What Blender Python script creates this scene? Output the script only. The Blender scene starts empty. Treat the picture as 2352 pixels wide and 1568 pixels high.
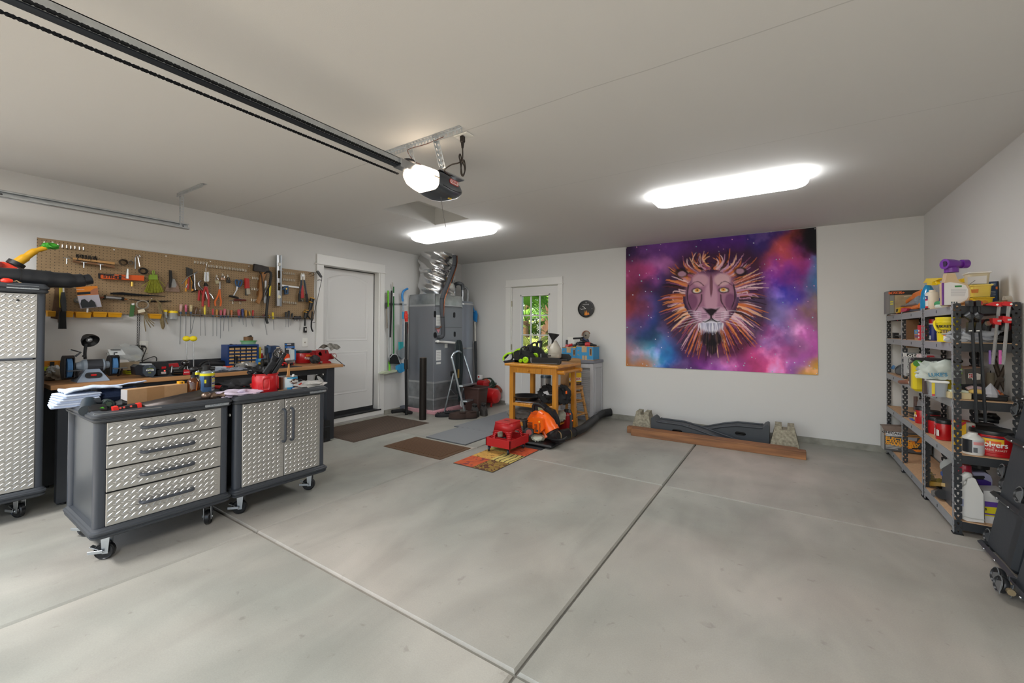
import bpy,math,random
import numpy as np
from mathutils import Matrix,Vector
random.seed(7)
SC=bpy.context.scene
C=SC.collection
PI=math.pi
#--------------------------------------------------------------- camera, world, light, exp
CAM_F,CAM_YAW,CAM_HY,CAM_PITCH,CAM_ROLL,EYE=951.983,33.3239,747.3372,0.6,0.35,1.36
H,XL,XR,YB,YF=2.638,-5.304,1.275,6.247,-1.75
def cam_axes():
 t,a,b=(math.radians(k)for k in(CAM_YAW,CAM_PITCH,CAM_ROLL))
 r=Vector((math.cos(t),math.sin(t),0));d=Vector((-math.sin(t),math.cos(t),0));u=Vector((0,0,1))
 d2=d*math.cos(a)+u*math.sin(a);u2=u*math.cos(a)-d*math.sin(a)
 return r*math.cos(b)+u2*math.sin(b),u2*math.cos(b)-r*math.sin(b),d2
AR,AU,AD=cam_axes()
cd=bpy.data.cameras.new('camera');cam=bpy.data.objects.new('camera',cd);C.objects.link(cam)
cam.matrix_world=Matrix(((AR.x,AU.x,-AD.x,0),(AR.y,AU.y,-AD.y,0),(AR.z,AU.z,-AD.z,EYE),(0,0,0,1)))
cd.sensor_fit='HORIZONTAL';cd.sensor_width=36;cd.lens=CAM_F/2352*36
cd.shift_y=-(784-CAM_HY)/2352;cd.clip_start=.05;cd.clip_end=200
SC.camera=cam
W=bpy.data.worlds.new('sky');SC.world=W;W.use_nodes=True
nt=W.node_tree;sky=nt.nodes.new('ShaderNodeTexSky');sky.sky_type='NISHITA'
sky.sun_elevation=math.radians(48);sky.sun_rotation=math.radians(200);sky.sun_intensity=.25;sky.sun_size=math.radians(3)
nt.links.new(sky.outputs[0],nt.nodes['Background'].inputs[0]);nt.nodes['Background'].inputs[1].default_value=.22
def area(name,loc,rot,sx,sy,power,col=(1,1,1)):
 l=bpy.data.lights.new(name,'AREA');l.shape='RECTANGLE';l.size=sx;l.size_y=sy;l.energy=power;l.color=col
 o=bpy.data.objects.new(name,l);o.location=loc;o.rotation_euler=rot;C.objects.link(o);return o
CEILING_FILL_POWER,LED_GLOW,DOORWAY_FILL_POWER=66,10,72
area('added_doorway_fill',(-2.0,YF+.12,1.15),(PI/2,0,PI),5.2,2.1,DOORWAY_FILL_POWER,(.97,.985,1))  # added soft fill behind the camera, where no daylight source is seen
for lx,ly in((-3.72,.1-.9),(-.45,-.8)):
 area('added_ceiling_fill',(lx,ly,H-.09),(0,0,0),1.2,.28,CEILING_FILL_POWER)  # added unseen ceiling fill behind the camera, no fixtures modelled
SC.view_settings.view_transform='Standard';SC.view_settings.look='None'
SC.view_settings.gamma=1;SC.view_settings.exposure=0.6;SC.view_settings.use_curve_mapping=False
SC.cycles.max_bounces=10;SC.cycles.diffuse_bounces=6;SC.cycles.glossy_bounces=4;SC.cycles.transmission_bounces=6
SC.cycles.sample_clamp_indirect=4
#--------------------------------------------------------------- where a sight line meets 
def ray(x,y):
 v=AR*((x-1176)/CAM_F)+AU*((CAM_HY-y)/CAM_F)+AD
 return v
def onX(x,y,X):d=ray(x,y);t=X/d.x;return Vector((X,d.y*t,EYE+d.z*t))
def onY(x,y,Y):d=ray(x,y);t=Y/d.y;return Vector((d.x*t,Y,EYE+d.z*t))
def onZ(x,y,Z):d=ray(x,y);t=(Z-EYE)/d.z;return Vector((d.x*t,d.y*t,Z))
#--------------------------------------------------------------- materials
def lin(hx):
 c=[int(hx[i:i+2],16)/255 for i in(1,3,5)]
 return[((k+.055)/1.055)**2.4 if k>.04045 else k/12.92 for k in c]+[1]
_mats={}
def M(hx,rough=.5,metal=0,var=0,scale=18,bump=0,bscale=90,trans=0,emit=0,alpha=1,coat=0,stretch=None,second=None,detail=3):
 key=(hx,rough,metal,var,scale,bump,bscale,trans,emit,alpha,coat,stretch,second)
 if key in _mats:return _mats[key]
 m=bpy.data.materials.new('paint_'+hx[1:]);m.use_nodes=True;t=m.node_tree;n=t.nodes;L=t.links
 p=n['Principled BSDF'];p.inputs['Roughness'].default_value=rough;p.inputs['Metallic'].default_value=metal
 p.inputs['Base Color'].default_value=lin(hx)
 if trans:p.inputs['Transmission Weight'].default_value=trans;p.inputs['IOR'].default_value=1.3
 if alpha<1:p.inputs['Alpha'].default_value=alpha
 if coat:p.inputs['Coat Weight'].default_value=coat
 if emit:p.inputs['Emission Color'].default_value=lin(hx);p.inputs['Emission Strength'].default_value=emit
 if var or bump or second:
  tc=n.new('ShaderNodeTexCoord');src=tc.outputs['Object']
  if stretch:
   mp=n.new('ShaderNodeMapping');mp.inputs['Scale'].default_value=stretch;L.new(src,mp.inputs[0]);src=mp.outputs[0]
 if var or second:
  nz=n.new('ShaderNodeTexNoise');nz.inputs['Scale'].default_value=scale;nz.inputs['Detail'].default_value=detail;L.new(src,nz.inputs['Vector'])
  rp=n.new('ShaderNodeValToRGB');c=lin(hx);e=rp.color_ramp.elements
  e[0].position=.3;e[1].position=.7
  e[0].color=lin(second)if second else[k*(1-var)for k in c[:3]]+[1];e[1].color=c if second else[min(1,k*(1+var))for k in c[:3]]+[1]
  L.new(nz.outputs['Fac'],rp.inputs[0]);L.new(rp.outputs[0],p.inputs['Base Color'])
 if bump:
  nb=n.new('ShaderNodeTexNoise');nb.inputs['Scale'].default_value=bscale;nb.inputs['Detail'].default_value=4;L.new(src,nb.inputs['Vector'])
  bp=n.new('ShaderNodeBump');bp.inputs['Strength'].default_value=bump;bp.inputs['Distance'].default_value=.004
  L.new(nb.outputs['Fac'],bp.inputs['Height']);L.new(bp.outputs[0],p.inputs['Normal'])
 _mats[key]=m;return m
 #--------------------------------------------------------------- shape builder
def ax(d):
 d=Vector(d).normalized();a=Vector((0,0,1))if abs(d.z)<.9 else Vector((1,0,0))
 x=a.cross(d).normalized();return x,d.cross(x),d
class B:
 def __init__(s):s.v=[];s.f=[]
 def add(s,vs,fs,m=None):
  o=len(s.v);s.v+=[tuple(m@Vector(q))if m else tuple(q)for q in vs];s.f+=[[i+o for i in q]for q in fs];return s
 def box(s,cx,cy,cz,sx,sy,sz,b=0,R=None):
  x,y,z=sx/2,sy/2,sz/2;m=Matrix.Translation((cx,cy,cz))@(R.to_4x4()if R else Matrix())
  if b<=0:
   vs=[(i*x,j*y,k*z)for i in(-1,1)for j in(-1,1)for k in(-1,1)]
   return s.add(vs,[(0,1,3,2),(4,6,7,5),(0,4,5,1),(2,3,7,6),(0,2,6,4),(1,5,7,3)],m)
  b=min(b,x*.98,y*.98,z*.98);vs=[];ix={}
  for i in(-1,1):
   for j in(-1,1):
    for k in(-1,1):
     for a in range(3):
      q=[i*(x-b),j*(y-b),k*(z-b)];q[a]=(i*x,j*y,k*z)[a];ix[i,j,k,a]=len(vs);vs.append(q)
  f=[]
  for a in range(3):
   u,w=[q for q in range(3)if q!=a]
   for sg in(-1,1):
    c=[]
    for p,q in((-1,-1),(1,-1),(1,1),(-1,1)):
     t=[0,0,0];t[a]=sg;t[u]=p;t[w]=q;c.append(ix[t[0],t[1],t[2],a])
    f.append(c)
  for a in range(3):
   u,w=[q for q in range(3)if q!=a]
   for p in(-1,1):
    for q in(-1,1):
     t0=[0]*3;t0[a]=-1;t0[u]=p;t0[w]=q;t1=list(t0);t1[a]=1
     f.append([ix[(*t0,u)],ix[(*t1,u)],ix[(*t1,w)],ix[(*t0,w)]])
  for i in(-1,1):
   for j in(-1,1):
    for k in(-1,1):f.append([ix[i,j,k,0],ix[i,j,k,1],ix[i,j,k,2]])
  return s.add(vs,f,m)
 def bx(s,x0,x1,y0,y1,z0,z1,b=0):return s.box((x0+x1)/2,(y0+y1)/2,(z0+z1)/2,abs(x1-x0),abs(y1-y0),abs(z1-z0),b)
 def cyl(s,a,b,r,r2=None,n=16,cap=True):
  a,b=Vector(a),Vector(b);r2=r if r2 is None else r2;x,y,d=ax(b-a);vs=[]
  for p,q in((a,r),(b,r2)):
   vs+=[p+(x*math.cos(2*PI*i/n)+y*math.sin(2*PI*i/n))*q for i in range(n)]
  f=[(i,(i+1)%n,n+(i+1)%n,n+i)for i in range(n)]
  if cap:f+=[list(range(n))[::-1],list(range(n,2*n))]
  return s.add(vs,f)
 def tube(s,pts,r,n=8,closed=False,cap=True,sq=None):
  P=[Vector(p)for p in pts];k=len(P);rs=r if isinstance(r,(list,tuple))else[r]*k
  vs=[];up=None
  for i,p in enumerate(P):
   d=(P[(i+1)%k]-P[i-1])if closed else(P[min(i+1,k-1)]-P[max(i-1,0)])
   d.normalize()
   if up is None:up=ax(d)[0]
   up=(up-d*up.dot(d));up=up.normalized()if up.length>1e-6 else ax(d)[0]
   w=d.cross(up);e=sq or 1
   vs+=[p+(up*math.cos(2*PI*j/n)+w*math.sin(2*PI*j/n)*e)*rs[i]for j in range(n)]
  f=[(i*n+j,i*n+(j+1)%n,((i+1)%k)*n+(j+1)%n,((i+1)%k)*n+j)for i in range(k if closed else k-1)for j in range(n)]
  if cap and not closed:f+=[list(range(n))[::-1],list(range((k-1)*n,k*n))]
  return s.add(vs,f)
 def lathe(s,prof,c=(0,0,0),axis=(0,0,1),n=24,sx=1,sy=1,cap=True):
  x,y,d=ax(axis)
  if tuple(axis)==(0,0,1):x,y=Vector((1,0,0)),Vector((0,1,0))
  c=Vector(c);vs=[]
  for r,z in prof:vs+=[c+d*z+(x*math.cos(2*PI*i/n)*sx+y*math.sin(2*PI*i/n)*sy)*r for i in range(n)]
  k=len(prof);f=[(i*n+j,i*n+(j+1)%n,(i+1)*n+(j+1)%n,(i+1)*n+j)for i in range(k-1)for j in range(n)]
  if cap:f+=[list(range(n))[::-1],list(range((k-1)*n,k*n))]
  return s.add(vs,f)
 def prism(s,poly,z0,z1,m=None,top=1):
  n=len(poly);cx=sum(p[0]for p in poly)/n;cy=sum(p[1]for p in poly)/n
  vs=[(p[0],p[1],z0)for p in poly]+[(cx+(p[0]-cx)*top,cy+(p[1]-cy)*top,z1)for p in poly]
  return s.add(vs,[list(range(n))[::-1],list(range(n,2*n))]+[(i,(i+1)%n,n+(i+1)%n,n+i)for i in range(n)],m)
 def ball(s,c,r,n=14,k=8,m=None):
  r=r if isinstance(r,(list,tuple))else(r,r,r);vs=[(0,0,-r[2])]
  for i in range(1,k):
   a=PI*i/k-PI/2;vs+=[(math.cos(a)*math.cos(2*PI*j/n)*r[0],math.cos(a)*math.sin(2*PI*j/n)*r[1],math.sin(a)*r[2])for j in range(n)]
  vs.append((0,0,r[2]));f=[(0,1+(j+1)%n,1+j)for j in range(n)]
  f+=[(1+i*n+j,1+i*n+(j+1)%n,1+(i+1)*n+(j+1)%n,1+(i+1)*n+j)for i in range(k-2)for j in range(n)]
  e=1+(k-2)*n;f+=[(e+j,e+(j+1)%n,len(vs)-1)for j in range(n)]
  return s.add(vs,f,Matrix.Translation(c)@(m.to_4x4()if m else Matrix()))
 def grid(s,fn,nu,nv,wrap=False):
  vs=[fn(i/(nu if wrap else nu-1),j/(nv-1))for j in range(nv)for i in range(nu)]
  w=nu if wrap else nu-1
  return s.add(vs,[(j*nu+i,j*nu+(i+1)%nu,(j+1)*nu+(i+1)%nu,(j+1)*nu+i)for j in range(nv-1)for i in range(w)])
 def perf(s,o,u,w,L,wid,pitch,hole,margin=0):
  """a strip along u (length L), width wid along w, with one hole (8 points, unit square -.5...5) per pitch"""
  o,u,w=Vector(o),Vector(u).normalized(),Vector(w).normalized();k=max(1,int(L/pitch));p=L/k
  for i in range(k):
   c=o+u*(p*(i+.5));rim=[];inn=[]
   for a,b in hole:
    q=max(abs(a),abs(b))or 1;rim.append(c+u*(a/q*.5*p)+w*(b/q*.5*wid));inn.append(c+u*a*pitch+w*b*wid)
   s.add(rim+inn,[(j,(j+1)%8,8+(j+1)%8,8+j)for j in range(8)])
  return s
ROUND=[(.3*math.cos(PI/4*i),.3*math.sin(PI/4*i))for i in range(8)]
ROUND=[(a,b)for a,b in ROUND]
def mesh(name,b,m,smooth=35,solid=0):
 me=bpy.data.meshes.new(name);me.from_pydata(b.v,[],b.f);me.update()
 for q in(m if isinstance(m,(list,tuple))else[m]):me.materials.append(q)
 if smooth:me.shade_smooth();me.set_sharp_from_angle(angle=math.radians(smooth))
 return me
def P(par,name,b,m,smooth=35,solid=0,label=None,kind=None):
 o=bpy.data.objects.new(name,mesh(name,b,m,smooth));C.objects.link(o)
 if par:o.parent=par
 if label:o['label']=label
 if kind:o['kind']=kind
 if solid:
  md=o.modifiers.new('thickness','SOLIDIFY');md.thickness=solid;md.offset=0
 return o
def T(name,label,cat,loc=(0,0,0),rz=0,group=None,fr=None):
 o=bpy.data.objects.new(name,None);o.empty_display_size=.05;C.objects.link(o)
 o.matrix_world=Matrix.Translation(loc)@(fr.to_4x4()if fr else Matrix.Rotation(rz,4,'Z'))
 o['label']=label;o['category']=cat
 if group:o['group']=group
 return o
def TM(name,label,cat,b,m,loc=(0,0,0),rz=0,group=None,fr=None,smooth=35,solid=0):
 o=P(None,name,b,m,smooth,solid);o.matrix_world=Matrix.Translation(loc)@(fr.to_4x4()if fr else Matrix.Rotation(rz,4,'Z'))
 o['label']=label;o['category']=cat
 if group:o['group']=group
 return o
def S(name,b,m,par=None,smooth=35,solid=0):
 o=P(par,name,b,m,smooth,solid)
 if not par:o['kind']='structure'
 return o
def dup(root,label=None,**kw):
 r=root.copy();C.objects.link(r)
 for ch in root.children:
  c=ch.copy();C.objects.link(c);c.parent=r
  for g in ch.children:
   d=g.copy();C.objects.link(d);d.parent=c
 if label:r['label']=label
 return r
def cols(x,y,z):return Matrix((x,y,z)).transposed()
FL=cols((0,1,0),(0,0,1),(1,0,0))
FB=cols((1,0,0),(0,0,1),(0,-1,0))
FR=cols((0,-1,0),(0,0,1),(-1,0,0))
def TX(par,s,loc,size,m,fr=None,sx=1,bend=0,name='lettering',bold=0,align='CENTER',ext=.0003):
 """flat print: letters in the xy plane of fr (right, up, out); bend = radius of the can it is printed on"""
 cu=bpy.data.curves.new('t','FONT');cu.body=s;cu.size=size;cu.align_x=align;cu.align_y='CENTER';cu.extrude=ext;cu.offset=bold
 cu.resolution_u=3
 o=bpy.data.objects.new('t',cu);C.objects.link(o);bpy.context.view_layer.update()
 me=bpy.data.meshes.new_from_object(o);bpy.data.objects.remove(o);bpy.data.curves.remove(cu)
 me.name=name
 me.transform(Matrix.Diagonal((sx,1,1,1)))
 if bend:
  for v in me.vertices:
   a=v.co.x/bend;r=bend+v.co.z;v.co.x,v.co.z=r*math.sin(a),r*math.cos(a)-bend
 me.materials.clear();me.materials.append(m)
 ob=bpy.data.objects.new(name,me);C.objects.link(ob);ob.parent=par
 ob.matrix_local=Matrix.Translation(loc)@((fr or Matrix.Identity(3)).to_4x4())
 return ob
def arc(cx,cy,r,a0,a1,n=12,ry=None):
 return[(cx+r*math.cos(math.radians(a0+(a1-a0)*i/n)),cy+(ry or r)*math.sin(math.radians(a0+(a1-a0)*i/n)))for i in range(n+1)]
def rrect(x0,x1,y0,y1,r,n=4):
 return arc(x1-r,y1-r,r,0,90,n)+arc(x0+r,y1-r,r,90,180,n)+arc(x0+r,y0+r,r,180,270,n)+arc(x1-r,y0+r,r,270,360,n)
def spline(pts,n=6):
 P_=[Vector(p)for p in pts];out=[]
 for i in range(len(P_)-1):
  p0,p1,p2,p3=P_[max(i-1,0)],P_[i],P_[i+1],P_[min(i+2,len(P_)-1)]
  for k in range(n):
   t=k/n;out.append(.5*((2*p1)+(p2-p0)*t+(2*p0-5*p1+4*p2-p3)*t*t+(3*p1-p0-3*p2+p3)*t**3))
 return out+[P_[-1]]
BLK=M('#17181a',.45);BLKR=M('#1b1c1e',.7);CHAR=M('#2c3036',.4);STEEL=M('#b9bcc0',.3,1);GALV=M('#c3c8cc',.35,1,var=.12,scale=14)
CHROME=M('#e0e2e4',.12,1);DKST=M('#4a4b4d',.4,.9);WHT=M('#e9e9e6',.45);WPL=M('#e6e6e0',.4);RED=M('#c01a1e',.4);REDP=M('#b4121a',.32,coat=.15)
YEL=M('#f0cf1e',.4);ORG=M('#f2650f',.35);BRASS=M('#b99a4e',.3,1);RUB=M('#141414',.8);INK=M('#16181c',.6);GRYP=M('#8b8e92',.5)
#  the room
WALL=M('#d3d3d1',.75,bump=.15,bscale=260);CEIL=M('#d2d2d0',.85,bump=.12,bscale=240);TRIM=M('#e2e2df',.4)
def concrete(name,base,dark,seed):
 m=bpy.data.materials.new(name);m.use_nodes=True;t=m.node_tree;n=t.nodes;L=t.links;p=n['Principled BSDF']
 tc=n.new('ShaderNodeTexCoord');mp=n.new('ShaderNodeMapping');mp.inputs['Location'].default_value=(seed,seed*2,0);L.new(tc.outputs['Object'],mp.inputs[0])
 def noise(sc,det,dist=0,st=None):
  q=n.new('ShaderNodeTexNoise');q.inputs['Scale'].default_value=sc;q.inputs['Detail'].default_value=det;q.inputs['Distortion'].default_value=dist
  if st:
   k=n.new('ShaderNodeMapping');k.inputs['Scale'].default_value=st;L.new(mp.outputs[0],k.inputs[0]);L.new(k.outputs[0],q.inputs['Vector'])
  else:L.new(mp.outputs[0],q.inputs['Vector'])
  return q.outputs['Fac']
 def ramp(src,a,b,ca,cb):
  r=n.new('ShaderNodeValToRGB');e=r.color_ramp.elements;e[0].position=a;e[1].position=b;e[0].color=ca;e[1].color=cb;L.new(src,r.inputs[0]);return r.outputs[0]
 def mix(f,a,b,mode='MIX'):
  x=n.new('ShaderNodeMix');x.data_type='RGBA';x.blend_type=mode
  for k,v in((0,f),(6,a),(7,b)):
   if hasattr(v,'links'):L.new(v,x.inputs[k])
   else:x.inputs[k].default_value=v
  return x.outputs[2]
 c1=ramp(noise(1.1,5,.6),.32,.7,lin(dark),lin(base))
 tint=ramp(noise(.55,3,.3),.38,.66,(.86,.9,.86,1),(1.06,1.0,.95,1))
 c2=mix(1.0,c1,tint,'MULTIPLY')
 trowel=ramp(noise(2.2,7,1.6,(1,.35,1)),.35,.62,(.86,.86,.86,1),(1.04,1.04,1.04,1))
 c3=mix(.8,c2,trowel,'MULTIPLY')
 spots=ramp(noise(14,4,.4),.26,.34,(.62,.6,.58,1),(1,1,1,1))
 c4=mix(.55,c3,spots,'MULTIPLY')
 grain=ramp(noise(160,2),.3,.7,(.93,.93,.93,1),(1.05,1.05,1.05,1))
 L.new(mix(.8,c4,grain,'MULTIPLY'),p.inputs['Base Color'])
 L.new(ramp(noise(3,4),.3,.7,(.42,.42,.42,1),(.62,.62,.62,1)),p.inputs['Roughness'])
 bp=n.new('ShaderNodeBump');bp.inputs['Strength'].default_value=.12;bp.inputs['Distance'].default_value=.004;L.new(noise(55,5),bp.inputs['Height']);L.new(bp.outputs[0],p.inputs['Normal'])
 return m
CONC=[concrete('concrete_%d'%i,'#aeaba5','#9a9791',i*3.7)for i in range(3)]
KERB=M('#8d8c83',.8,var=.25,scale=9,bump=.5)
JX=[XL-.02,-2.966,-.894,XR+.02];JY=[YF-.6,-.98,1.397,3.792,YB+.02]
fb=B().bx(XL-.1,XR+.1,YF-.6,YB+.1,-.12,-.022)
floor=S('floor',fb,M('#6d6a64',.9,var=.15))
def slab(x0,x1,y0,y1,ga,k):
 g=.006;b=B();e=.011 if ga else.008;d=.012
 a=[(x0+g,y0+g),(x1-g,y0+g),(x1-g,y1-g),(x0+g,y1-g)];c=[(x0+g+e,y0+g+e),(x1-g-e,y0+g+e),(x1-g-e,y1-g-e),(x0+g+e,y1-g-e)]
 b.add([(x,y,-.024)for x,y in a]+[(x,y,-d)for x,y in a]+[(x,y,0)for x,y in c],[(8,9,10,11)]+[(i,(i+1)%4,4+(i+1)%4,4+i)for i in range(4)]+[(4+i,4+(i+1)%4,8+(i+1)%4,8+i)for i in range(4)])
 P(floor,'concrete_slab',b,CONC[k%3],smooth=0)
k=0
for i in range(3):
 for j in range(4):slab(JX[i],JX[i+1],JY[j],JY[j+1],j<2,k);k+=1
HX0,HX1,HY0,HY1=-3.585,-3.035,2.915,3.715
cb=B();t=.05
for x0,x1,y0,y1 in((XL-.1,HX0,YF-.1,YB+.1),(HX1,XR+.1,YF-.1,YB+.1),(HX0,HX1,YF-.1,HY0),(HX0,HX1,HY1,YB+.1)):cb.bx(x0,x1,y0,y1,H,H+t)
def ceiling_mat():
 m=CEIL.copy();m.name='ceiling_paint';t=m.node_tree;n=t.nodes;L=t.links;p=n['Principled BSDF']
 tc=n.new('ShaderNodeTexCoord');sp=n.new('ShaderNodeSeparateXYZ');L.new(tc.outputs['Object'],sp.inputs[0])
 nz=n.new('ShaderNodeTexNoise');nz.inputs['Scale'].default_value=1.5;L.new(tc.outputs['Object'],nz.inputs[0])
 fac=None
 for yy,w in((2.06,.0035),(3.3,.002)):
  a=n.new('ShaderNodeMath');a.operation='MULTIPLY_ADD';a.inputs[1].default_value=.03;L.new(nz.outputs['Fac'],a.inputs[0]);L.new(sp.outputs['Y'],a.inputs[2])
  s_=n.new('ShaderNodeMath');s_.operation='SUBTRACT';s_.inputs[1].default_value=yy;L.new(a.outputs[0],s_.inputs[0])
  q=n.new('ShaderNodeMath');q.operation='ABSOLUTE';L.new(s_.outputs[0],q.inputs[0])
  c=n.new('ShaderNodeMath');c.operation='LESS_THAN';c.inputs[1].default_value=w;L.new(q.outputs[0],c.inputs[0])
  if fac is None:fac=c.outputs[0]
  else:
   mx=n.new('ShaderNodeMath');mx.operation='MAXIMUM';L.new(fac,mx.inputs[0]);L.new(c.outputs[0],mx.inputs[1]);fac=mx.outputs[0]
 x=n.new('ShaderNodeMix');x.data_type='RGBA';x.inputs[6].default_value=lin('#d2d2d0');x.inputs[7].default_value=lin('#bdbdbb');L.new(fac,x.inputs[0]);L.new(x.outputs[2],p.inputs['Base Color'])
 return m
ceiling=S('ceiling',cb,ceiling_mat(),smooth=0)
hb=B()
hb.bx(HX0,HX0+.008,HY0,HY1,H+.001,H+.2).bx(HX1-.008,HX1,HY0,HY1,H+.001,H+.2).bx(HX0,HX1,HY0,HY0+.008,H+.001,H+.2).bx(HX0,HX1,HY1-.008,HY1,H+.001,H+.2)
P(ceiling,'hatch_shaft',hb,M('#c9c9c6',.7));P(ceiling,'hatch_panel',B().bx(HX0-.03,HX1+.03,HY0-.03,HY1+.03,H+.2,H+.22),M('#c4c4c1',.7))
D1Y0,D1Y1,D1Z0,D1Z1=3.326,4.285,.107,2.25
wb=B();o=XL-.16;KZ=.035
wb.bx(o,XL,YF-.1,D1Y0,-.02,H).bx(o,XL,D1Y1,YB,-.02,H).bx(o,XL,D1Y0,D1Y1,D1Z1,H).bx(o,XL,D1Y0,D1Y1,-.02,D1Z0)
S('wall_left',wb,WALL,smooth=0)
D2X0,D2X1,D2Z0,D2Z1=-4.125,-3.18,.05,2.135
wb=B();o=YB+.16
wb.bx(XL-.16,D2X0,YB,o,-.02,H).bx(D2X1,XR+.16,YB,o,-.02,H).bx(D2X0,D2X1,YB,o,D2Z1,H).bx(D2X0,D2X1,YB,o,-.02,D2Z0)
S('wall_back',wb,WALL,smooth=0)
S('wall_right',B().bx(XR,XR+.12,YF-.1,YB,-.02,H),WALL,smooth=0)
wb=B();wb.bx(XL-.16,-4.65,YF-.12,YF,-.02,H).bx(.65,XR+.12,YF-.12,YF,-.02,H).bx(-4.65,.65,YF-.12,YF,2.25,H)  # unseen wall; opening left doorless so sky light fills the room
S('wall_front',wb,WALL,smooth=0)
S('baseboard_left',B().bx(XL-.001,XL+.012,YF,D1Y0-.1,0,.075).bx(XL-.001,XL+.012,D1Y1+.1,YB,0,.075),KERB)
S('baseboard_back',B().bx(XL,D2X0-.11,YB-.014,YB+.001,0,.072).bx(D2X1+.11,XR,YB-.014,YB+.001,0,.072),KERB)
S('baseboard_right',B().bx(XR-.014,XR+.001,YF,YB,0,.072),KERB)
XS=XL-.11
tb=B();tb.bx(XL,XL+.02,D1Y0-.098,D1Y0,0.03,D1Z1-.01).bx(XL,XL+.02,D1Y1,D1Y1+.085,0.03,D1Z1-.01)
tr1=S('trim_1',tb,TRIM);P(tr1,'head_casing',B().bx(XL,XL+.024,D1Y0-.1,D1Y1+.085,D1Z1-.005,D1Z1+.125,.003).bx(XL,XL+.036,D1Y0-.125,D1Y1+.1,D1Z1-.014,D1Z1-.002,.002),TRIM)
P(tr1,'jamb',B().bx(XS-.05,XL+.003,D1Y1-.02,D1Y1,D1Z0,D1Z1).bx(XS-.05,XL+.003,D1Y0,D1Y0+.012,D1Z0,D1Z1).bx(XS-.05,XL+.003,D1Y0,D1Y1,D1Z1-.015,D1Z1),TRIM)
P(tr1,'weatherstrip',B().bx(XS-.002,XS+.008,D1Y1-.03,D1Y1-.02,D1Z0+.05,D1Z1-.02).bx(XS-.002,XS+.008,D1Y0,D1Y1,D1Z1-.026,D1Z1-.015),M('#3a3a3a',.7))
P(tr1,'threshold',B().bx(XS-.05,XL+.03,D1Y0,D1Y1+.03,D1Z0-.012,D1Z0+.006,.003),M('#1d1f21',.5));P(tr1,'step_board',B().bx(XL,XL+.022,D1Y0-.05,D1Y1+.03,.03,D1Z0-.012),TRIM)
def panel_door(name,w,h,panels,m,mat_,lites=None):
 """door leaf in xy, front at z=0, recessed moulded panels (x0,x1,y0,y1,arch)"""
 b=B();b.box(w/2,h/2,-.0225,w,h,.045,.002);o=S(name,b,mat_);o.matrix_world=m
 for x0,x1,y0,y1,arch in panels:
  def ol(d):
   pts=[(x0+d,y0+d),(x1-d,y0+d)]
   if arch:
    n=14;pts+=[(x1-d+(x0-x1+2*d)*i/n,y1-d-arch+arch*(1-(2*i/n-1)**2))for i in range(n+1)]
   else:pts+=[(x1-d,y1-d),(x0+d,y1-d)]
   return pts
  rings=[(ol(0),.0004),(ol(.006),.005),(ol(.014),.001),(ol(.03),.0008),(ol(.045),.006),(ol(.05),.0062)]
  q=B();n=len(rings[0][0])
  for r,z in rings:q.v+=[(px_,py_,z)for px_,py_ in r]
  for a in range(len(rings)-1):q.f+=[[a*n+i,a*n+(i+1)%n,(a+1)*n+(i+1)%n,(a+1)*n+i]for i in range(n)]
  q.f.append(list(range((len(rings)-1)*n,len(rings)*n)))
  P(o,'door_panel',q,mat_,smooth=50)
 return o
DOORP=M('#dadad8',.42)
w1=D1Y1-D1Y0-.034
d1=panel_door('door_1',w1,D1Z1-D1Z0-.075,[(.115,w1-.115,1.02,2.0,.09),(.115,w1-.115,.24,.86,0)],Matrix.Translation((XS,D1Y0+.012,D1Z0+.055))@FL.to_4x4(),DOORP)
P(d1,'door_sweep',B().bx(0,w1,-.05,.004,-.04,.004),M('#202224',.6));P(d1,'latch_bore',B().lathe([(.0,.0005),(.014,.0005),(.014,.002),(.0,.002)],(.03,.96,0),n=16),INK)
tb=B();tb.bx(D2X0-.11,D2X0,YB-.02,YB,.03,D2Z1).bx(D2X1,D2X1+.088,YB-.02,YB,.03,D2Z1)
tr2=S('trim_2',tb,TRIM);P(tr2,'head_casing',B().bx(D2X0-.11,D2X1+.088,YB-.024,YB,D2Z1+.005,D2Z1+.125,.003).bx(D2X0-.128,D2X1+.105,YB-.036,YB,D2Z1-.004,D2Z1+.008,.002),TRIM)
P(tr2,'jamb',B().bx(D2X0,D2X0+.012,YB-.003,YB+.16,D2Z0,D2Z1).bx(D2X1-.012,D2X1,YB-.003,YB+.16,D2Z0,D2Z1).bx(D2X0,D2X1,YB-.003,YB+.16,D2Z1-.012,D2Z1).bx(D2X0,D2X1,YB,YB+.2,D2Z0-.02,D2Z0+.012),TRIM)
GX0,GX1,GZ0,GZ1=-3.905,-3.372,.93,1.955
w2=D2X1-D2X0-.03;ox=D2X0+.015;oz=D2Z0+.016;YD=YB+.012;hh=D2Z1-.018-oz
b=B()
for x0,x1,z0,z1 in((ox,GX0,oz,oz+hh),(GX1,ox+w2,oz,oz+hh),(GX0,GX1,oz,GZ0),(GX0,GX1,GZ1,oz+hh)):b.bx(x0,x1,YD,YD+.045,z0,z1)
d2=S('door_2',b,DOORP,smooth=0)
lb=B();f=.03
lb.bx(GX0-f,GX1+f,YD-.012,YD+.05,GZ1,GZ1+f,.004).bx(GX0-f,GX1+f,YD-.012,YD+.05,GZ0-f,GZ0,.004).bx(GX0-f,GX0,YD-.012,YD+.05,GZ0-f,GZ1+f,.004).bx(GX1,GX1+f,YD-.012,YD+.05,GZ0-f,GZ1+f,.004)
P(d2,'lite_frame',lb,TRIM)
mb=B()
for i in(1,2):x=GX0+(GX1-GX0)*i/3;P(d2,'glazing_bar',B().bx(x-.011,x+.011,YD+.003,YD+.03,GZ0,GZ1,.004),TRIM)
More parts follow.
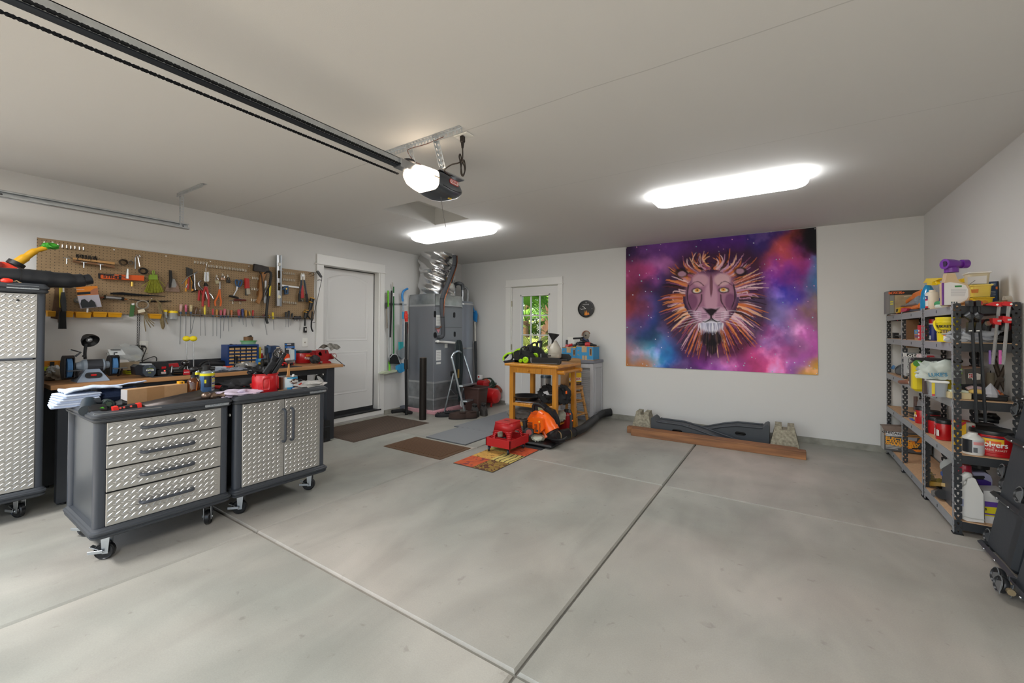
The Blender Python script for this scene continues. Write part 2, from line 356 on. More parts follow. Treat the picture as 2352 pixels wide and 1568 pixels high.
for i in(1,2):z=GZ0+(GZ1-GZ0)*i/3;P(d2,'glazing_bar',B().bx(GX0,GX1,YD+.004,YD+.029,z-.011,z+.011,.004),TRIM)
GLASS=M('#f4f8f6',.0,trans=1.0)
GLASS.node_tree.nodes['Principled BSDF'].inputs['IOR'].default_value=1.02
for i in range(3):
 for j in range(3):
  x=GX0+(GX1-GX0)*i/3;z=GZ0+(GZ1-GZ0)*j/3;P(d2,'pane',B().bx(x+.011,x+(GX1-GX0)/3-.011,YD+.015,YD+.018,z+.011,z+(GZ1-GZ0)/3-.011),GLASS)
for x0,x1 in((GX0-.02,(GX0+GX1)/2-.05),((GX0+GX1)/2+.05,GX1+.02)):
 q=B();rr=[(0,.0),(.008,-.005),(.03,.002),(.045,-.004)]
 for a,(d_,y_)in enumerate(rr):q.v+=[(x0+d_,YD+y_,.2+d_),(x1-d_,YD+y_,.2+d_),(x1-d_,YD+y_,.76-d_),(x0+d_,YD+y_,.76-d_)]
 for a in range(3):q.f+=[[a*4+i,a*4+(i+1)%4,a*4+4+(i+1)%4,a*4+4+i]for i in range(4)]
 q.f.append([12,13,14,15]);P(d2,'door_panel',q,DOORP,smooth=0)
for z in(1.83,1.05,.3):
 P(d2,'hinge',B().bx(ox-.012,ox+.004,YB-.014,YB+.012,z-.05,z+.05,.002).cyl((ox-.006,YB-.012,z-.052),(ox-.006,YB-.012,z+.052),.006,n=8),M('#a8a596',.35,.9))
 #  on the ceiling
LEDM=M('#ffffff',.4,emit=LED_GLOW)
def strip_light(x0,x1,y0,y1,label):
 t=T('ceiling_light',label,'ceiling light',((x0+x1)/2,(y0+y1)/2,H),group='wraparound strip lights on the ceiling')
 w,d=(x1-x0)/2,(y1-y0)/2
 P(t,'base_plate',B().box(0,0,-.006,2*w-.06,2*d-.05,.012),WHT)
 b=B();n=None
 for ix_,iy_,z in((0,0,-.014),(0,0,-.03),(.006,.004,-.05),(.025,.018,-.07),(.05,.04,-.082),(.085,.07,-.087)):
  r=rrect(-w+ix_,w-ix_,-d+iy_,d-iy_,.055,5);n=len(r);b.v+=[(p,q,z)for p,q in r]
 for a in range(5):b.f+=[[a*n+i,(a+1)*n+i,(a+1)*n+(i+1)%n,a*n+(i+1)%n]for i in range(n)]
 b.f+=[list(range(n)),list(range(5*n,6*n))[::-1]]
 P(t,'diffuser',b,LEDM,smooth=60)
strip_light(-1.06,.17,3.915,4.235,'long glowing strip light on the ceiling in front of the lion tapestry')
strip_light(-4.25,-2.99,3.915,4.235,'glowing strip light on the ceiling beyond the attic hatch, above the furnace')
#--- garage door opener: rail, chain, motor, hangers
op=T('garage_door_opener','charcoal garage door opener with lit bulb cover on a long chain rail','garage opener',(-2.05,2.0,2.4))
RX=-2.05;zr=.015;yE=-.14
def rbox(x0,x1,z0,z1):return B().bx(x0,x1,YF-1.9,yE,z0,z1)
rl=P(op,'rail',rbox(.012,.016,-.005,.045).bx(-.016,.016,YF-1.9,yE,.041,.045).bx(-.016,-.012,YF-1.9,yE,-.005,.045),GALV)
P(rl,'rail_lip',rbox(-.022,.02,-.009,-.004).bx(-.014,.014,YF-1.9,yE,.0,.041),M('#3a4048',.45,.7))
lk=B()
for s_ in(-1,1):
 for k_ in(0,.013):lk.cyl((s_*.0035-.0008,k_,0),(s_*.0035+.0008,k_,0),.0062,n=8)
 lk.box(s_*.0035,.0065,0,.0016,.013,.006)
for k_ in(0,.013):lk.cyl((-.006,k_,0),(.006,k_,0),.0028,n=6)
lk.box(-.0055,.0195,0,.0014,.013,.008).box(.0055,.0195,0,.0014,.013,.008)
lkm=mesh('chain_link',lk,M('#1d2024',.45,.6))
def link(x,y,z):
 o=bpy.data.objects.new('chain_link',lkm);C.objects.link(o);o.parent=op;o.location=(x,y,z)
for i in range(74):
 y=yE-.05-.026*i;link(.03,y,.0,);link(-.05,y,-.03)
P(op,'sprocket_bracket',B().box(0,-.16,.015,.075,.12,.05,.004).box(.03,-.2,-.012,.02,.05,.012),STEEL)
P(op,'sprocket',B().cyl((0,-.12,.05),(0,-.12,.062),.038,n=14),DKST)
def hull(rows,m,name,par):
 """body swept along y from rounded cross sections (y, x half width, z bottom, z top, corner)"""
 b=B();n=None
 for y,hw,z0,z1,r in rows:
  q=rrect(-hw,hw,z0,z1,min(r,hw*.95,(z1-z0)*.48),5);n=len(q);b.v+=[(p,y,k_)for p,k_ in q]
 k_=len(rows)
 for a in range(k_-1):b.f+=[[a*n+i,a*n+(i+1)%n,(a+1)*n+(i+1)%n,(a+1)*n+i]for i in range(n)]
 b.f+=[list(range(n)),list(range((k_-1)*n,k_*n))[::-1]]
 return P(par,name,b,m,smooth=40)
OPS=.86
def hull2(rows,*a):return hull([(y*OPS,hw*OPS,z0*OPS,z1*OPS,r*OPS)for y,hw,z0,z1,r in rows],*a)
hull2([(.06,.125,-.105,.05,.05),(.12,.128,-.118,.052,.05),(.2,.128,-.128,.05,.055),(.28,.12,-.122,.042,.06),(.35,.1,-.098,.025,.06),(.4,.07,-.06,.0,.05),(.42,.03,-.03,-.01,.02)],M('#3b4047',.35,coat=.3),'motor_housing',op)
hull2([(-.13,.045,-.035,.028,.03),(-.115,.09,-.062,.04,.05),(-.07,.115,-.086,.048,.06),(0,.124,-.1,.05,.06),(.059,.126,-.106,.05,.055)],M('#ffe9cf',.4,emit=3.2),'bulb_lens',op)
P(op,'housing_seam',B().tube([(.11,.09,-.055),(.1115,.17,-.066),(.105,.24,-.06),(.086,.305,-.043)],.0025,6),M('#25282d',.4))
P(op,'lens_latch',B().box(.109,.03,-.02,.004,.05,.006),M('#c9b28a',.5))
fr_=cols((0,1,0),(0,0,1),(1,0,0))
bg=P(op,'brand_badge',B().prism(rrect(-.05,.05,-.018,.018,.014),0,.002,Matrix.Translation((.109,.2,-.008))@Matrix.Rotation(.06,4,'Z')@fr_.to_4x4()),M('#c23a34',.4))
P(bg,'badge_face',B().prism(rrect(-.044,.044,-.012,.012,.01),0,.003,Matrix.Translation((.109,.2,-.008))@Matrix.Rotation(.06,4,'Z')@fr_.to_4x4()),WHT)
TX(bg,'GENIE',(.1125,.2,-.008),.022,M('#c23a34',.4),Matrix.Rotation(.06,3,'Z')@fr_,1.15,bold=.0008)
for y_ in(.2,.22):P(op,'button',B().ball((.06,y_,-.107),.008),M('#d8b13a',.4))
ST=M('#cdd1d4',.35,.9)
def angle(par,name,o,u,L,legs,w=.032,pitch=.03):
 b=B()
 for lg in legs:b.perf(Vector(o)+Vector(lg)*w/2,u,lg,L,w,pitch,ROUND)
 return P(par,name,b,ST,smooth=0,solid=.0025)
angle(op,'ceiling_angle',(-.37,0,.236),(1,0,0),.72,[(0,0,-1),(0,-1,0)])
angle(op,'hanger_strap',(.115,.0,.23),(.08,.3,-1),.2,[(1,0,0),(0,-1,0)],.03)
angle(op,'hanger_strap',(-.135,.0,.23),(.06,.3,-1),.2,[(1,0,0),(0,-1,0)],.03)
P(op,'motor_top_plate',B().box(0,.2,.05,.2,.25,.012,.004),STEEL)
P(op,'pull_cord',B().tube([(.05,.13,-.12),(.052,.15,-.22),(.055,.18,-.33)],.0015,5),M('#5a5a58',.7))
P(op,'sensor_wire',B().tube(spline([(.2,-.01,.21),(.05,-.012,.2),(-.1,-.012,.205),(-.13,-.012,.19),(-.12,.03,.14),(-.06,.06,.1),(-.04,.08,.05)]),.0022,6),M('#5b3326',.6))
ot=T('ceiling_outlet','white outlet plate on the ceiling beside the opener bracket','outlet',(-1.765,2.09,H))
P(ot,'cover_plate',B().box(0,0,-.004,.115,.075,.008,.003),WPL);P(ot,'socket_face',B().box(.0,0,-.009,.034,.028,.004,.002).box(-.038,0,-.009,.03,.028,.004,.002),WHT)
pc=T('bundled_cable','bundled black power cord hanging from the ceiling outlet','cord',(-1.765,2.06,2.6))
P(pc,'plug',B().box(0,0.02,0.008,.03,.03,.045,.006).cyl((0,.02,-.012),(0,.02,-.05),.012,.007,n=10),M('#2b241f',.5))
cx=[(0,.02,-.04),(.002,.02,-.1),(0,.02,-.14)]
P(pc,'cord',B().tube(spline(cx+[(.015,.02,-.17),(.02,.02,-.21),(.005,.02,-.235),(-.012,.02,-.21),(-.008,.02,-.16),(.008,.02,-.13),(.02,.02,-.15),(.024,.02,-.2),(.0,.02,-.225),(-.02,.02,-.13),(-.028,.02,-.1),(-.02,.02,-.085),(-.01,.02,-.12),(-.02,.01,-.145),(-.08,.0,-.15),(-.14,.0,-.175),(-.15,.07,-.185)],5),.0045,7),M('#2b241f',.5))
P(pc,'cord_tie',B().box(.003,.02,-.14,.03,.012,.01,.003),M('#3a332c',.6))
#--- side track of the garage door
tk=T('garage_door_track','galvanised garage door side track with angle hanger along the left wall','door track',(-4.8,1.6,2.33))
P(tk,'track_channel',B().bx(-.002,.0,-3.0,.01,-.027,.027).bx(.0,.03,-3.0,.01,.025,.027).bx(.0,.045,-3.0,.01,-.027,-.025).bx(.043,.045,-3.0,.01,-.027,-.012).bx(.028,.03,-3.0,.01,.016,.027),GALV)
angle(tk,'hanger_strap',(-.0,-.06,.3),(0,.0,-1),.3,[(1,0,0),(0,1,0)],.035,.025)
angle(tk,'ceiling_angle',(-.02,-.075,.304),(1,0.02,0),.54,[(0,0,-1),(0,1,0)],.035,.025)
for i in(0,1):P(tk,'bolt',B().cyl((.0,-.03-i*1.1,0),(.006,-.03-i*1.1,0),.007,n=8),DKST)
#  tool cabinets (local frame: x across the front, y up, z out of the front)
TREADM=M('#c6c5c2',.36,.92,var=.06,scale=5);SIDEM=M('#82878d',.36,.9);TRAYM=M('#33373c',.55);POSTM=M('#3a3f47',.38)
def treads(par,x0,x1,y0,y1,z,L=.019,w=.0038,h=.0023,p=.034,skip=None):
 b=B();ny=int((y1-y0)/(p*.5));nx=int((x1-x0)/p)+1;r=random.Random(3)
 for j in range(ny+1):
  for i in range(nx+1):
   x=x0+(i+.5*(j%2))*p;y=y0+.009+j*p*.5
   a=PI/4-.1 if j%2 else-PI/4+.25
   c,s_=math.cos(a),math.sin(a)
   if x-L*abs(c)<x0 or x+L*abs(c)>x1 or y-L*abs(s_)<y0 or y+L*abs(s_)>y1:continue
   b.add([(x+u*c-v*s_,y+u*s_+v*c,z+q)for u,v,q in((-L,0,0),(-L*.3,-w,0),(L*.3,-w,0),(L,0,0),(L*.3,w,0),(-L*.3,w,0),(-L*.45,0,h),(L*.45,0,h))],[(0,1,6),(1,2,7,6),(2,3,7),(3,4,7),(4,5,6,7),(5,0,6)])
 return P(par,'tread_pattern',b,TREADM,smooth=0,kind='stuff')
def tray(par,name,x0,x1,z0,z1,y0,y1,top=False):
 b=B();h=y1-y0;o_=0
 pr=[(.012,0),(.002,.12),(0,.3),(.004,.34),(.004,.42),(-.004,.5),(-.004,.68),(.004,.76),(.006,.86),(.016,1.0)]
 if top:pr+=[(.05,1.0),(.056,.8)]
 n=None
 for d,t_ in pr:
  q=rrect(x0+d,x1-d,z0+d,z1-d,.035,4);n=len(q);b.v+=[(a,y0+t_*h,c)for a,c in q]
 k_=len(pr)
 for a in range(k_-1):b.f+=[[a*n+(i+1)%n,a*n+i,(a+1)*n+i,(a+1)*n+(i+1)%n]for i in range(n)]
 b.f+=[list(range(n)),list(range((k_-1)*n,k_*n))[::-1]]
 return P(par,name,b,TRAYM,smooth=30)
def caster(par,x,y,z,rz,r=.05,brake=True):
 """x, z = swivel pivot on the plan, y = underside of the tray"""
 q=T('c','','');o=bpy.data.objects.new('caster',None);bpy.data.objects.remove(q);C.objects.link(o);o.parent=par
 o.location=(x,0,z);o.rotation_euler=(0,rz,0)
 cz=-.03
 P(o,'wheel',B().lathe([(.0,-.016),(r*.45,-.016),(r*.5,-.012),(r*.82,-.012),(r*.9,-.016),(r,-.01),(r,.01),(r*.9,.016),(r*.82,.012),(r*.5,.012),(r*.45,.016),(0,.016)],(0,r,cz),(1,0,0),20),M('#18191b',.3))
 f=B()
 for s_ in(-1,1):f.prism([(-.014,r-.012),(.014,r-.012),(.022,y-.02),(-.022,y-.02)],s_*.021-.0015,s_*.021+.0015,cols((0,0,1),(0,1,0),(-1,0,0)).to_4x4()@Matrix.Translation((cz+.01,0,0)))
 f.box(0,y-.018,-.012,.046,.005,.05).cyl((0,y-.016,0),(0,y,0),.022,n=12).box(0,y-.003,0,.07,.006,.07,.002).cyl((-.026,r,cz),(.026,r,cz),.006,n=8)
 P(o,'fork',f,GALV)
 if brake:P(o,'brake_lever',B().box(0,r+.02,cz-.045,.034,.006,.05,.002,Matrix.Rotation(.5,3,'X')).box(-.034,r+.006,cz-.03,.004,.018,.07,.001),GALV)
 return o
def pull(par,pts,r=.0095):return P(par,'handle',B().tube(spline(pts,5),r,10),POSTM)
def hdl(par,x0,x1,y,z):
 return pull(par,[(x0,y,z-.002),(x0,y,z+.016),(x0+.012,y,z+.032),(x0+.05,y,z+.036),(x1-.05,y,z+.036),(x1-.012,y,z+.032),(x1,y,z+.016),(x1,y,z-.002)])
def vdl(par,x,y0,y1,z):
 return pull(par,[(x,y0,z-.002),(x,y0,z+.018),(x,y0+.012,z+.034),(x,y0+.04,z+.037),(x,y1-.04,z+.037),(x,y1-.012,z+.034),(x,y1,z+.018),(x,y1,z-.002)])
def badge(par,x,y,z,w=.12):
 b_=P(par,'brand_badge',B().prism(rrect(x-w/2,x+w/2,y-.012,y+.012,.005),z-.004,z+.0015),M('#b9bfc4',.35,.8))
 TX(b_,'FORGE',(x,y,z+.002),.021,M('#6f7a86',.4),None,1.25)
def cabinet(name,label,X0,Y0,Y1,depth,ztray,zbody0,zbody1,ztop):
 t=T(name,label,'tool cabinet',(X0,Y0,0),fr=FL);w=Y1-Y0
 P(t,'body',B().box(w/2,(zbody0+zbody1)/2,-depth/2-.03,w-.05,zbody1-zbody0+.02,depth-.07),SIDEM)
 for x in(.03,w-.03):
  for z in(-.03,-depth+.03):P(t,'corner_post',B().prism(rrect(x-.028,x+.028,z-.028,z+.028,.02,4),0,zbody1-zbody0+.012,cols((1,0,0),(0,0,1),(0,1,0)).to_4x4()@Matrix.Translation((0,0,zbody0-.006))),POSTM)
 tray(t,'base_tray',-.012,w+.012,-depth,.03,ztray,zbody0)
 tray(t,'top_tray',-.012,w+.012,-depth,.03,zbody1,ztop,True)
 return t,w
c4,w=cabinet('drawer_cabinet','four-drawer rolling cabinet with silver tread plate fronts and dark trays',-3.235,.662,1.338,.625,.165,.222,.82,.878)
dz=[(.224,.41),(.418,.546),(.553,.68),(.686,.815)]
for i,(a,b_)in enumerate(dz):
 d=P(c4,'drawer',B().bx(.052,w-.05,a,b_,-.02,.004,.002),TREADM)
 treads(d,.054,w-.052,a+.002,b_-.002,.004)
 hdl(d,.205,.465,(a+b_)/2-.002 if i<3 else.762,.004)
P(c4,'lock',B().lathe([(0,0),(.009,0),(.009,.008),(.006,.009),(0,.009)],(.335,.775,.004),n=12),CHROME)
badge(c4,w-.085,.845,.031,.14)
for x,z,a in((.1,-.09,.9),(w-.09,-.09,-.6),(.1,-depth if False else-.55,.5),(w-.1,-.55,2.4)):caster(c4,x,.165,z,a)
c2,w=cabinet('door_cabinet','two-door rolling cabinet with silver tread plate doors and vertical handles',-3.235,1.372,2.062,.625,.165,.222,.822,.88)
for x0,x1,hx in((.052,.347,.337),(.352,.642,.398)):
 d=P(c2,'door',B().bx(x0,x1,.224,.816,-.02,.004,.002),TREADM)
 treads(d,x0+.002,x1-.002,.226,.814,.004);vdl(d,hx,.492,.738,.004)
badge(c2,w-.085,.847,.031,.14)
P(c2,'side_bolt',B().ball((-.001,.74,-.07),(.006,.011,.011)),WHT)
for x,z,a in((.11,-.09,.8),(w-.045,-.1,.7),(.1,-.55,.5),(w-.1,-.55,2.4)):caster(c2,x,.165,z,a)
ct,w=cabinet('tall_cabinet','tall rolling locker with tread plate doors beside the workbench',-4.47,-.02,.655,.6,.15,.212,1.6,1.668)
for a,b_ in((.216,1.128),(1.14,1.595)):
 d=P(ct,'door',B().bx(.05,w-.045,a,b_,-.02,.004,.002),TREADM);treads(d,.052,w-.047,a+.002,b_-.002,.004)
P(ct,'door_rail',B().bx(.2,w-.06,1.126,1.142,.0,.018,.005),POSTM);P(ct,'lock',B().lathe([(0,0),(.008,0),(.008,.004),(0,.004)],(w-.135,1.545,.004),n=10),INK)
badge(ct,w-.115,1.637,.031,.15)
for x,z,a in((w-.09,-.08,.4),(.1,-.08,.5),(w-.1,-.5,.5),(.1,-.5,.5)):caster(ct,x,.15,z,a)
#  workbench
BY0,BY1,BXF,BZ=.70,3.16,-4.585,.922
wbn=T('workbench','long workbench with oak edged top, dark mat and black steel frame','workbench',(-4.93,1.93,0))
def bw(b,*a):return b.bx(a[0]+4.93,a[1]+4.93,a[2]-1.93,a[3]-1.93,*a[4:])
OAK=M('#a87b50',.5,var=.16,scale=7,stretch=(1,.12,6),detail=5)
P(wbn,'worktop',bw(B(),XL+.03,BXF,BY0,BY1,BZ-.036,BZ,.003),OAK)
P(wbn,'back_rail',bw(B(),XL+.01,XL+.035,BY0,BY1-.35,BZ,BZ+.1,.002),M('#2c2e32',.5))
for y0,y1,x0,x1 in((2.955,3.055,BXF-.09,BXF-.02),(2.955,3.055,XL+.04,XL+.11),(.74,.83,BXF-.09,BXF-.02),(.74,.83,XL+.04,XL+.11)):
 lg=P(wbn,'leg',bw(B(),x0,x1,y0,y1,.02,BZ-.037,.003),CHAR);P(lg,'leveling_foot',B().cyl(((x0+x1)/2+4.93,(y0+y1)/2-1.93,0),((x0+x1)/2+4.93,(y0+y1)/2-1.93,.022),.016,n=10),BLKR)
P(wbn,'apron',bw(bw(bw(B(),BXF-.05,BXF-.03,.83,2.955,BZ-.1,BZ-.037),XL+.05,XL+.07,.83,2.955,BZ-.1,BZ-.037),XL+.11,BXF-.09,2.985,3.025,BZ-.1,BZ-.037),M('#1a1c1f',.5))
P(wbn,'stretcher',bw(bw(B(),XL+.11,BXF-.09,2.98,3.03,.09,.14,.002),XL+.05,XL+.09,.83,2.955,.1,.15,.002),CHAR)
bm_=TM('bench_mat','thin black rubber mat covering most of the workbench top','mat',B().box(0,0,.002,.56,1.35,.004,.0015),M('#2e2f31',.75,bump=.2),(-4.9,1.98,BZ+.0005))
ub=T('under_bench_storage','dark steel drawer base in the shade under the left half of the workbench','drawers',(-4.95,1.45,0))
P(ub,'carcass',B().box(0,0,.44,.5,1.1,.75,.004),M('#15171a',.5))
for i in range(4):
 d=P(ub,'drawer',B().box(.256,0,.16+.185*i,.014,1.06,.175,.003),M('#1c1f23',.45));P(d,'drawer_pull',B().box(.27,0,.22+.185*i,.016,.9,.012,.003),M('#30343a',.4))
 #  pegboard and wall plates
PX=XL+.022
PY0,PY1,PZ0,PZ1=onX(85,545,PX).y,onX(722,622,PX).y,onX(722,733,PX).z,onX(85,545,PX).z
def pegmat():
 m=bpy.data.materials.new('pegboard_brown');m.use_nodes=True;t=m.node_tree;n=t.nodes;L=t.links;p=n['Principled BSDF'];p.inputs['Roughness'].default_value=.6
 tc=n.new('ShaderNodeTexCoord');sp=n.new('ShaderNodeSeparateXYZ');L.new(tc.outputs['Object'],sp.inputs[0]);d=[]
 for a in('X','Y'):
  q=n.new('ShaderNodeMath');q.operation='MULTIPLY_ADD';q.inputs[1].default_value=1/.0254;q.inputs[2].default_value=.4;L.new(sp.outputs[a],q.inputs[0])
  f=n.new('ShaderNodeMath');f.operation='FRACT';L.new(q.outputs[0],f.inputs[0])
  s_=n.new('ShaderNodeMath');s_.operation='SUBTRACT';s_.inputs[1].default_value=.5;L.new(f.outputs[0],s_.inputs[0])
  r=n.new('ShaderNodeMath');r.operation='POWER';r.inputs[1].default_value=2;L.new(s_.outputs[0],r.inputs[0]);d.append(r.outputs[0])
 a_=n.new('ShaderNodeMath');L.new(d[0],a_.inputs[0]);L.new(d[1],a_.inputs[1])
 c=n.new('ShaderNodeMath');c.operation='LESS_THAN';c.inputs[1].default_value=.014;L.new(a_.outputs[0],c.inputs[0])
 nz=n.new('ShaderNodeTexNoise');nz.inputs['Scale'].default_value=45;nz.inputs['Detail'].default_value=6;L.new(tc.outputs['Object'],nz.inputs[0])
 rp=n.new('ShaderNodeValToRGB');rp.color_ramp.elements[0].color=lin('#8a7253');rp.color_ramp.elements[1].color=lin('#a48a67');L.new(nz.outputs['Fac'],rp.inputs[0])
 x=n.new('ShaderNodeMix');x.data_type='RGBA';L.new(c.outputs[0],x.inputs[0]);L.new(rp.outputs[0],x.inputs[6]);x.inputs[7].default_value=lin('#2a2119');L.new(x.outputs[2],p.inputs['Base Color'])
 return m
pg=T('pegboard','long brown pegboard hung with hand tools above the workbench','pegboard',(XL+.001,PY0,PZ0),fr=FL)
pm=pegmat();PW=PY1-PY0;PH=PZ1-PZ0
xs=onX(481,600,PX).y-PY0
P(pg,'board_panel',B().bx(0,xs-.001,0,PH,.016,.022,.001),pm);P(pg,'board_panel',B().bx(xs+.001,PW,0,PH,.016,.022,.001),pm)
P(pg,'furring_strip',B().bx(.01,PW-.01,.02,.06,0,.016).bx(.01,PW-.01,PH-.06,PH-.02,0,.016),M('#7a6045',.7))
for i in range(7):P(pg,'screw_head',B().lathe([(0,.022),(.007,.022),(.004,.026),(0,.026)],(.09+i*(PW-.12)/6,PH-.025,0),n=8),WHT)
def plate(label,px_,py_,kind):
 p=onX(px_,py_,XL);t=T('wall_outlet' if kind!='switch' else 'wall_switch',label,'outlet' if kind!='switch' else 'switch',p,fr=FL)
 P(t,'cover_plate',B().box(0,0,.003,.075 if kind!='double' else.12,.12,.006,.002),WPL)
 if kind=='switch':P(t,'toggle',B().box(0,0,.009,.01,.022,.016,.003),WHT)
 elif kind=='jack':P(t,'jack',B().lathe([(.004,.006),(.011,.006),(.008,.01),(.004,.01)],(0,0,0),n=10),M('#a9a396',.4))
 else:
  for y in(-.026,.026):P(t,'socket_face',B().box(0,y,.007,.034,.03,.004,.002),WHT)
 return t
plate('white wall plate with a round jack near the left door casing',700,786,'jack')
bs=T('black_wall_switch','small black rocker switch on the wall below the pegboard end','switch',onX(700,757,XL),fr=FL)
P(bs,'housing',B().box(0,0,.009,.042,.075,.018,.004),BLK);P(bs,'rocker',B().box(.004,.004,.019,.018,.032,.006,.002),WHT)
plate('white wall outlet with power adapters behind the hanging chain',329,797,'socket')
#  helper: outline an object in a real plane
Z1,Z2,ZA,ZB,ZC=(0,520,5.345),(400,560,5.6),(0,540,6.535),(400,580,11.2),(560,580,7.84)
class K:
 """a thing whose front lies in a plane of the room (X = const facing +x or, with r, -x; Y = const facing -y); outlines are read on that plane"""
 def __init__(s,name,label,cat,Z,c,X=None,Y=None,on=None,group=None,r=False):
  s.Z=Z;s.r=r
  if on is not None:
   p=onZ(*s.p(*c),on)
   if Y=='y':X,Y=None,p.y
   else:X=p.x
  s.X,s.Y=X,Y;s.o=s.w(*c);s.fr=(FR if r else FL)if X is not None else FB
  s.t=T(name,label,cat,s.o,fr=s.fr,group=group)
 def p(s,x,y):return s.Z[0]+x/s.Z[2],s.Z[1]+y/s.Z[2]
 def w(s,x,y):return onX(*s.p(x,y),s.X)if s.X is not None else onY(*s.p(x,y),s.Y)
 def l(s,x,y,z=0):
  q=s.p(x,y);v=(onY(*q,s.Y-z)if s.X is None else onX(*q,s.X+(-z if s.r else z)))-s.o;return((v.x if s.X is None else(-v.y if s.r else v.y)),v.z,z)
 def plate(s,name,pts,z0,z1,m,par=None,top=1,smooth=35):
  return P(par or s.t,name,B().prism([s.l(*q,z1)[:2]for q in pts],z0,z1,None,top),m,smooth)
 def rod(s,name,pts,r,m,par=None,n=8,sp=0,sq=None):
  q=[s.l(*p)for p in pts]
  return P(par or s.t,name,B().tube(spline(q,sp)if sp else q,r if not sp or not isinstance(r,list)else r,n,sq=sq),m)
 def can(s,name,x0,x1,ybot,ytop,m,prof=None,par=None,zc=None,n=24):
  """upright round body: from pixel silhouette to radius; the axis stands a radius behind the front plane"""
  xm=(x0+x1)/2;r=abs(x1-x0)/s.Z[2]/2*AD.dot(s.w(xm,ybot)-Vector((0,0,EYE)))/CAM_F;zc=-r if zc is None else zc;cx=s.l(xm,ybot,zc)[0];h0,h1=s.l(xm,ybot)[1],s.l(xm,ytop,zc)[1]
  prof=prof or[(.9,0),(1,.03),(1,.97),(.95,1)]
  o=P(par or s.t,name,B().lathe([(r*u,h0+(h1-h0)*v)for u,v in prof],(cx,0,zc),(0,1,0),n),m)
  return o,(cx,r,h0,h1)
def hook_mesh():
 return mesh('peg_hook',B().tube([(0,.013,-.003),(0,.013,.005),(0,-.014,.005),(0,-.017,.012),(0,-.014,.03),(0,.006,.036)],.0026,6),M('#c9c7bf',.3,.9))
HKM=hook_mesh()
def hook(x,y,Z,label,grp):
 p=onX(Z[0]+x/Z[2],Z[1]+y/Z[2],PX);o=bpy.data.objects.new('peg_hook',HKM);C.objects.link(o)
 o.matrix_world=Matrix.Translation(p)@FL.to_4x4();o['label']=label;o['category']='hook';o['group']=grp
rows=[('empty steel peg hook in the row at the top left of the pegboard','top left peg hooks',ZA,[(661,118),(866,155),(932,165),(997,172),(1060,180),(1122,187),(1187,197),(1248,203)]),('empty steel peg hook in the top row around the pegboard seam','peg hooks at the seam',ZB,[(512,240),(585,245),(663,255),(738,262),(815,268),(885,340),(945,345),(1015,355),(1085,362),(1150,370),(1215,380),(1285,388),(1350,398),(1415,405),(1485,415),(1550,420),(1615,428),(1680,435),(1745,442)]),('empty steel peg hook in the top row just before the axe','peg hooks before the axe',Z2,[(808,330),(840,333),(875,337),(910,342)]),('empty steel peg hook in the upper block between level and bolt cutter','upper peg hooks right of the level',ZC,[(712,365),(745,370),(783,372),(820,375),(858,378),(895,382)]),('empty steel peg hook in the second row between level and bolt cutter','second row peg hooks right of the level',ZC,[(708,480),(745,485),(783,490),(818,492),(855,495),(898,497)]),('empty steel peg hook in the low row between level and bolt cutter','low peg hooks right of the level',ZC,[(705,885),(738,890),(778,893),(818,897),(852,900),(890,905),(930,908)]),('small bright peg hook left of the hatchet handle','peg hooks left of the axe handle',ZC,[(155,455),(195,458),(238,465),(145,650),(187,655),(230,660),(140,850),(180,855),(218,860)])]
for lb_,gp,Z,ps in rows:
 for x,y in ps:hook(x,y,Z,lb_,gp)
WOODD=M('#5a4028',.6,var=.25,scale=25);WOOD=M('#9a6a38',.5,var=.2,scale=14);WOODL=M('#b98b55',.55,var=.15,scale=12);DKM=M('#3b3a38',.45,.8,var=.2);BLU=M('#23507e',.45);ORGD=M('#d9591a',.5)
#--- tools, left to right
k=K('club_hammer','brown wooden hammer handle hanging left-most under the blower tube','hammer',ZA,(850,900),X=PX)
k.plate('handle',[(835,760),(895,760),(893,1100),(865,1260),(768,1245),(790,1100),(815,930)],.025,.05,WOODD);k.plate('head',[(770,700),(940,700),(940,762),(770,762)],.01,.06,DKM)
k=K('claw_hammer','hammer with yellow shaft and worn dark handle, half hidden behind the black one','hammer',ZA,(910,900),X=PX)
k.plate('shaft',[(893,760),(925,760),(932,1085),(895,1085)],.055,.075,M('#b8a530',.5));k.plate('grip',[(872,1090),(930,1090),(925,1320),(878,1310)],.05,.08,WOODD);k.plate('head',[(870,720),(975,720),(975,762),(870,762)],.05,.085,DKM)
k=K('rubber_hammer','hammer with steel neck and fat black rubber grip, hanging lowest','hammer',ZA,(950,900),X=PX)
k.plate('neck',[(938,750),(962,750),(968,860),(940,860)],.095,.115,CHROME);k.plate('upper_grip',[(930,855),(975,855),(995,980),(998,1140),(935,1140),(918,980)],.088,.125,M('#20262c',.35));k.plate('grip',[(898,1140),(988,1140),(1000,1405),(890,1405),(897,1250)],.085,.13,RUB);k.plate('head',[(880,715),(1030,715),(1030,752),(880,752)],.085,.125,DKM)
